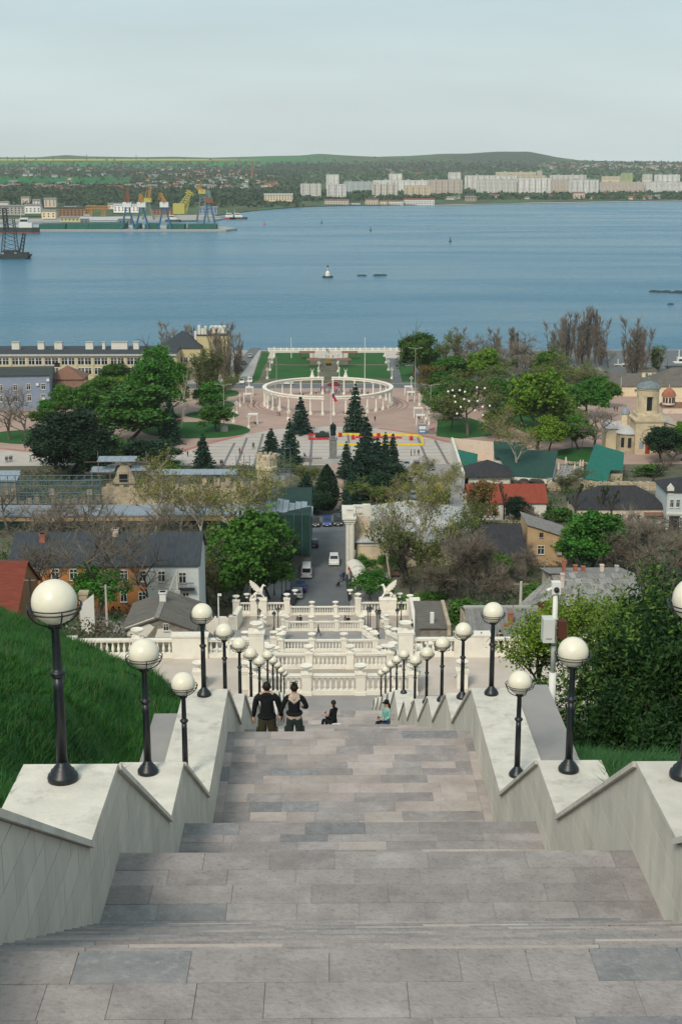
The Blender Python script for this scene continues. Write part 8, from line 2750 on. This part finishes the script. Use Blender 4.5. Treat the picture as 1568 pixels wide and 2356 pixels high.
for k,(x,y,Y,h,r,lab) in enumerate(((1000,1640,62,4.2,1.7,'dark green evergreen shrub behind the right lamps, tallest'),(1030,1650,60,3.0,1.4,'dark evergreen shrub in the gap of the right lamps'),(1085,1645,58,2.9,1.4,'dark evergreen shrub left of the fourth pier'),(1130,1640,56,2.6,1.2,'low evergreen shrub just behind the right parapet'),(1175,1662,50,3.0,1.3,'dark shrub below the young tree'),(1215,1660,50,2.6,1.3,'dark shrub left of the white camera pole'),(975,1625,64,2.4,1.0,'small shrub at the left end of the evergreen shrubs'))):
 p=at_y(x,y,Y)
 p.z=min(p.z,float(bank_right(np.array(max(4.2,p.x)),np.array(Y)))+.4)
 near_tree('evergreen_shrub',lab,'shrub',p,h,r,60,110,.09,M_LEAFD if k % 2 else M_JUN,70+k,.2,1.0,.5,aspect=1.5)
sp=at_z(490,1590,60)
blades('weeds',M_NEARL,bank_right,500,(4.3,5.2),(26,28),.15,.5,.012,.8)
# white camera pole with its boxes
cp=at_y(1266,1664,28.2)
t=thing('camera_pole','white camera pole with a pale grey box and a rusty box right of the stairs','pole',cp)
Hc=at_y(1275,1352,28.2).z-cp.z
MB().tube([(0,0,-.4),(0,0,Hc*.38)],.075,12).tube([(0,0,Hc*.38),(0,0,Hc*.99)],.055,12).build('pole',M_WPAINT,t,smooth=True)
zb=at_y(1258,1445,28.2).z-cp.z
MB().bx(-.26,-.02,-.2,.12,zb-.26,zb+.24).build('control_box',mat('pale_box_paint',(0.55,0.57,0.53),0.5,var=0.05),t)
MB().bx(-.20,-.08,-.212,-.2,zb-.18,zb-.15).build('box_label',M_CONC,t)
MB().bx(.06,.25,-.1,.12,zb-.2,zb+.17).build('rusty_box',mat('rusty_brown_box',(0.09,0.032,0.018),0.8),t)
for k in range(3):
 MB().lathe([(.075,-.015),(.08,0),(.075,.015)],10,(0,0,zb-.2+k*.2)).build('clamp',M_CONC,t)
cb=MB()
cb.tube([(-.13,-.05,zb-.26),(-.05,-.08,zb-.36),(.05,-.08,zb-.34),(.1,-.03,zb-.2)],.012,5)
cb.tube([(.03,-.06,Hc*.96),(.07,-.06,Hc*.86),(.06,-.06,zb+.3)],.008,5)
cb.build('cable',M_DARKM,t)
MB().bx(-.09,.09,-.09,.09,Hc*.96,Hc+.13).build('camera_housing',M_WPAINT,t)
MB().sphere((.0,-.1,Hc-.02),.06,10,8).build('camera_dome',M_DARKM,t,smooth=True)
MB().tube([(-.06,-.02,Hc),(-.2,-.1,Hc-.03)],.035,8).build('camera',M_WPAINT,t,smooth=True)
MB().tube([(.05,-.01,0),(.05,-.01,1.0)],.02,6).build('conduit',M_CONC,t)
# the couple walking down, seen from behind, and the two sitting girls
def near_person(p,rz,label,J,E,Rr,paint,sub=2,sc=1.0):
 me=bpy.data.meshes.new('body')
 me.from_pydata([tuple(j) for j in J],E,[])
 b=skin_to_mesh('body',me,Rr,sub,SKIN)
 names=[]
 for pl_ in b.polygons:
  n=paint(pl_.center)
  if n not in names:
   names.append(n)
  pl_.material_index=0 if n=='skin' else names.index(n)+1
 for n in names:
  b.materials.append(CLOTH.get(n,SKIN))
 t=thing('person',label,'person',p,rz,'people near the camera')
 t.scale=(sc,)*3
 link('body',b,t)
 return t
def fingers(t,wrist,d,side,r=.0095):
 """a palm and five curled fingers as one mesh"""
 w,d,s=Vector(wrist),Vector(d).normalized(),Vector(side).normalized()
 nrm=d.cross(s)
 m=MB()
 m.tube([w-d*.02,w+d*.03,w+d*.085],[.024,.034,.033],8)
 for k,L in enumerate((.07,.08,.075,.058)):
  o=w+d*.08+s*(-.027+.018*k)
  m.tube([o,o+d*L*.45+nrm*.006,o+d*L*.75+nrm*.02,o+d*L*.85+nrm*.038],[r,r,r*.9,r*.7],6)
 m.tube([w+d*.02-s*.022,w+d*.055-s*.052+nrm*.012,w+d*.09-s*.05+nrm*.026],[.013,.011,.008],6)
 return m.build('hand',SKIN,t,smooth=True)
def couple_skel(w,ha,hb):
 J,E,Rr=skel('stand',w)
 return J,E,Rr
def step_z(Y):
 for i in range(len(LAND)-1):
  if Y<LAND[i][1]:
   return LAND[i][2]
  if Y<LAND[i+1][0]:
   return LAND[i][2]+(LAND[i+1][2]-LAND[i][2])*(Y-LAND[i][1])/(LAND[i+1][0]-LAND[i][1])
 return PLAZA_Z
YM=30.6
xm,xw=at_y(614,1640,YM).x,at_y(677,1640,YM-.1).x
zm=step_z(YM)-.04
def body_at(w,arm_l,arm_r,sc=1.0):
 """standing, one foot a tread lower; arms given as (elbow, wrist) offsets"""
 J,E,Rr=[],[],[]
 def add(p,r,par=None):
  J.append(Vector(p)); Rr.append(r)
  if par is not None:
   E.append((par,len(J)-1))
  return len(J)-1
 pel=add((0,0,.95),.155*w)
 lo=add((0,-.005,1.06),.145*w,pel)
 wa=add((0,-.01,1.17),.14*w,lo)
 ch=add((0,-.015,1.33),.158*w,wa)
 sh=add((0,-.02,1.45),.125*w,ch)
 nk=add((0,.0,1.535),.058,sh)
 hd=add((0,.015,1.61),.074,nk)
 add((0,.02,1.70),.088,hd)
 for s,arm in ((-1,arm_l),(1,arm_r)):
  a=add((s*.125*w,-.02,1.445),.088*w,sh)
  a=add((s*.20*w,-.02,1.41),.074*w,a)
  e=add((s*arm[0][0],arm[0][1],arm[0][2]),.055*w,a)
  e=add((s*(arm[0][0]*.5+arm[1][0]*.5),(arm[0][1]+arm[1][1])/2,(arm[0][2]+arm[1][2])/2),.05*w,e)
  add((s*arm[1][0],arm[1][1],arm[1][2]),.036,e)
  h=add((s*.095,0,.88),.115*w,pel)
  k_=add((s*.12,.02+(.05 if s>0 else 0),.50),.088*w,h)
  k_=add((s*.125,-.01+(.12 if s>0 else 0),.12-(.1 if s>0 else 0)),.07,k_)
  add((s*.135,.12+(.14 if s>0 else 0),.04-(.13 if s>0 else 0)),.042,k_)
 return J,E,Rr
al=((.275,-.02,1.17),(.30,.03,.93)); ar=((.275,.0,1.18),(.335,.05,.95))
J,E,Rr=body_at(1.12,al,ar)
man=near_person((xm,YM,zm),0,'man in a black hooded sweatshirt and olive trousers walking down hand in hand',J,E,Rr,lambda c: 'skin' if c.z>1.52 or (c.z<.965 and abs(c.x)>.27) else ('black' if c.z>.97 or abs(c.x)>.25 else 'olive'),sc=1.035)
MB().sphere((0,.0,1.675),.098,16,10,(.93,1.02,1.12)).build('hair',HAIRD,man,smooth=True)
MB().sphere((0,-.085,1.485),.10,14,8,(1.35,.55,.75)).build('hood',CLOTH['black'],man,smooth=True)
h=MB().lathe([(.205,.955),(.215,.985),(.20,1.01)],20); o=h.build('hem',CLOTH['black'],man,smooth=True); o.scale=(1.0,.86,1)
for s in (-1,1):
 MB().sphere((s*.098,.02,1.655),.026,8,6,(.5,.9,1.3)).build('ear',SKIN,man,smooth=True)
 MB().box((s*.215,.0,.60),(.05,.14,.18)).build('pocket',CLOTH['olive'],man)
fingers(man,(-.30,.03,.93),(-.02,.1,-1),(0,1,0))
fingers(man,(.335,.05,.95),(.1,.1,-1),(0,1,0))
bl_,br_=((.28,-.02,1.19),(.335,.05,.97)),((.29,.02,1.19),(.22,.2,1.12))
J,E,Rr=body_at(.98,bl_,br_)
wom=near_person((xw,YM-.1,zm+.06),0,'woman with tied-up hair, black leather jacket, cream hood and dark cargo trousers',J,E,Rr,lambda c: 'skin' if c.z>1.53 or (c.z<.985 and abs(c.x)>.29) else ('black' if c.z>1.03 or abs(c.x)>.23 else ('beige' if c.z>.96 else 'camo')),sc=1.0)
hb_=MB().sphere((0,-.01,1.685),.096,16,10,(.92,1.0,1.1)).sphere((0,-.06,1.79),.05,10,8)
for k in range(14):
 a=random.uniform(0,6.28)
 hb_.tube([(0,-.06,1.79),(.06*math.cos(a),-.06+.05*math.sin(a),1.82+.03*math.sin(a*2)),(.10*math.cos(a),-.05+.06*math.sin(a),1.80)],[.012,.009,.003],5)
hb_.build('hair',HAIRD,wom,smooth=True)
hd_=MB().sphere((0,-.075,1.46),.115,16,10,(1.25,.55,.85))
hd_.tube([(-.13,0,1.50),(-.1,-.09,1.44),(0,-.13,1.36),(.1,-.09,1.44),(.13,0,1.50)],.045,8)
hd_.build('hood',CLOTH['beige'],wom,smooth=True)
h=MB().lathe([(.175,1.03),(.195,1.06),(.18,1.10)],20); o=h.build('jacket_hem',CLOTH['black'],wom,smooth=True); o.scale=(1.0,.86,1)
for s in (-1,1):
 MB().box((s*.205,.0,.62),(.055,.15,.2)).build('pocket',CLOTH['camo'],wom)
 MB().sphere((s*.092,.01,1.66),.024,8,6,(.5,.9,1.3)).build('ear',SKIN,wom,smooth=True)
fingers(wom,(-.335,.05,.97),(-.05,.1,-1),(0,1,0))
fingers(wom,(.22,.2,1.12),(-.5,.7,-.1),(0,0,1))
def sit_girl(x,y,Y,rz,label,top,legs,cap=False):
 z=step_z(Y)
 p=at_y(x,y,Y); p.z=z-.28
 J,E,Rr=skel('sit',.88)
 t=near_person(p,rz,label,J,E,Rr,lambda c: 'skin' if c.z>1.06 or (c.y>.29 and c.z>.6) else (top if c.z>.56 and c.y<.24 else legs),2,1.0)
 hz,hy=J[6].z,J[6].y
 m=MB().sphere((0,hy-.02,hz+.02),.10,14,10,(.92,1,1.05))
 for k in range(9):
  a=PI+(k-4)*.3-PI/2
  m.tube([(.07*math.sin(a+PI),hy-.05,hz+.03),(.1*math.sin(a+PI),hy-.09,hz-.15),(.09*math.sin(a+PI),hy-.09,hz-.42)],[.03,.034,.012],6)
 m.build('hair',HAIRD,t,smooth=True)
 MB().sphere((0,hy+.095,hz+.0),.016,8,6,(.8,1,1.4)).build('nose',SKIN,t,smooth=True)
 for s in (-1,1):
  MB().sphere((s*.032,hy+.082,hz+.025),.011,8,6).build('eye',HAIRD,t,smooth=True)
  fingers(t,(s*.09*.88,.33,.68),(-s*.3,.6,.2),(s,0,0))
 MB().box((0,hy+.085,hz-.04),(.04,.012,.012)).build('mouth',CLOTH['red'],t)
 MB().box((.02,.42,.74),(.07,.015,.14),0,.5).build('phone',M_DARKM,t)
 if cap:
  MB().lathe([(.104,-.01),(.104,.04),(.07,.09),(.01,.105)],14,(0,hy-.005,hz+.03)).bx(-.07,.07,hy+.08,hy+.19,hz+.025,hz+.04).build('cap',CLOTH['black'],t,smooth=True)
 return t
YG=52.6
sit_girl(767,1660,50.9,.9,'girl with long dark hair in black sitting sideways with a phone','black','black')
sit_girl(889,1660,50.9,PI*.72,'girl in a black cap and patterned mint jacket sitting on the steps','mint','blue',True)
wj=at_y(774,1684,50.6)
o=MB().sphere((0,0,0),.15,12,8,(1.5,.8,.45)).build('white_jacket',CLOTH['white'],None,(wj.x,50.55,step_z(50.6)+.04)); tag(o,'white jacket lying behind the sitting girl in black','jacket')
o=MB().box((0,0,0),(.34,.2,.16),.3).build('handbag',CLOTH['black'],None,(at_y(876,1684,50.7).x,50.7,step_z(50.7)+.1)); tag(o,'dark bag beside the girl in the cap','bag')
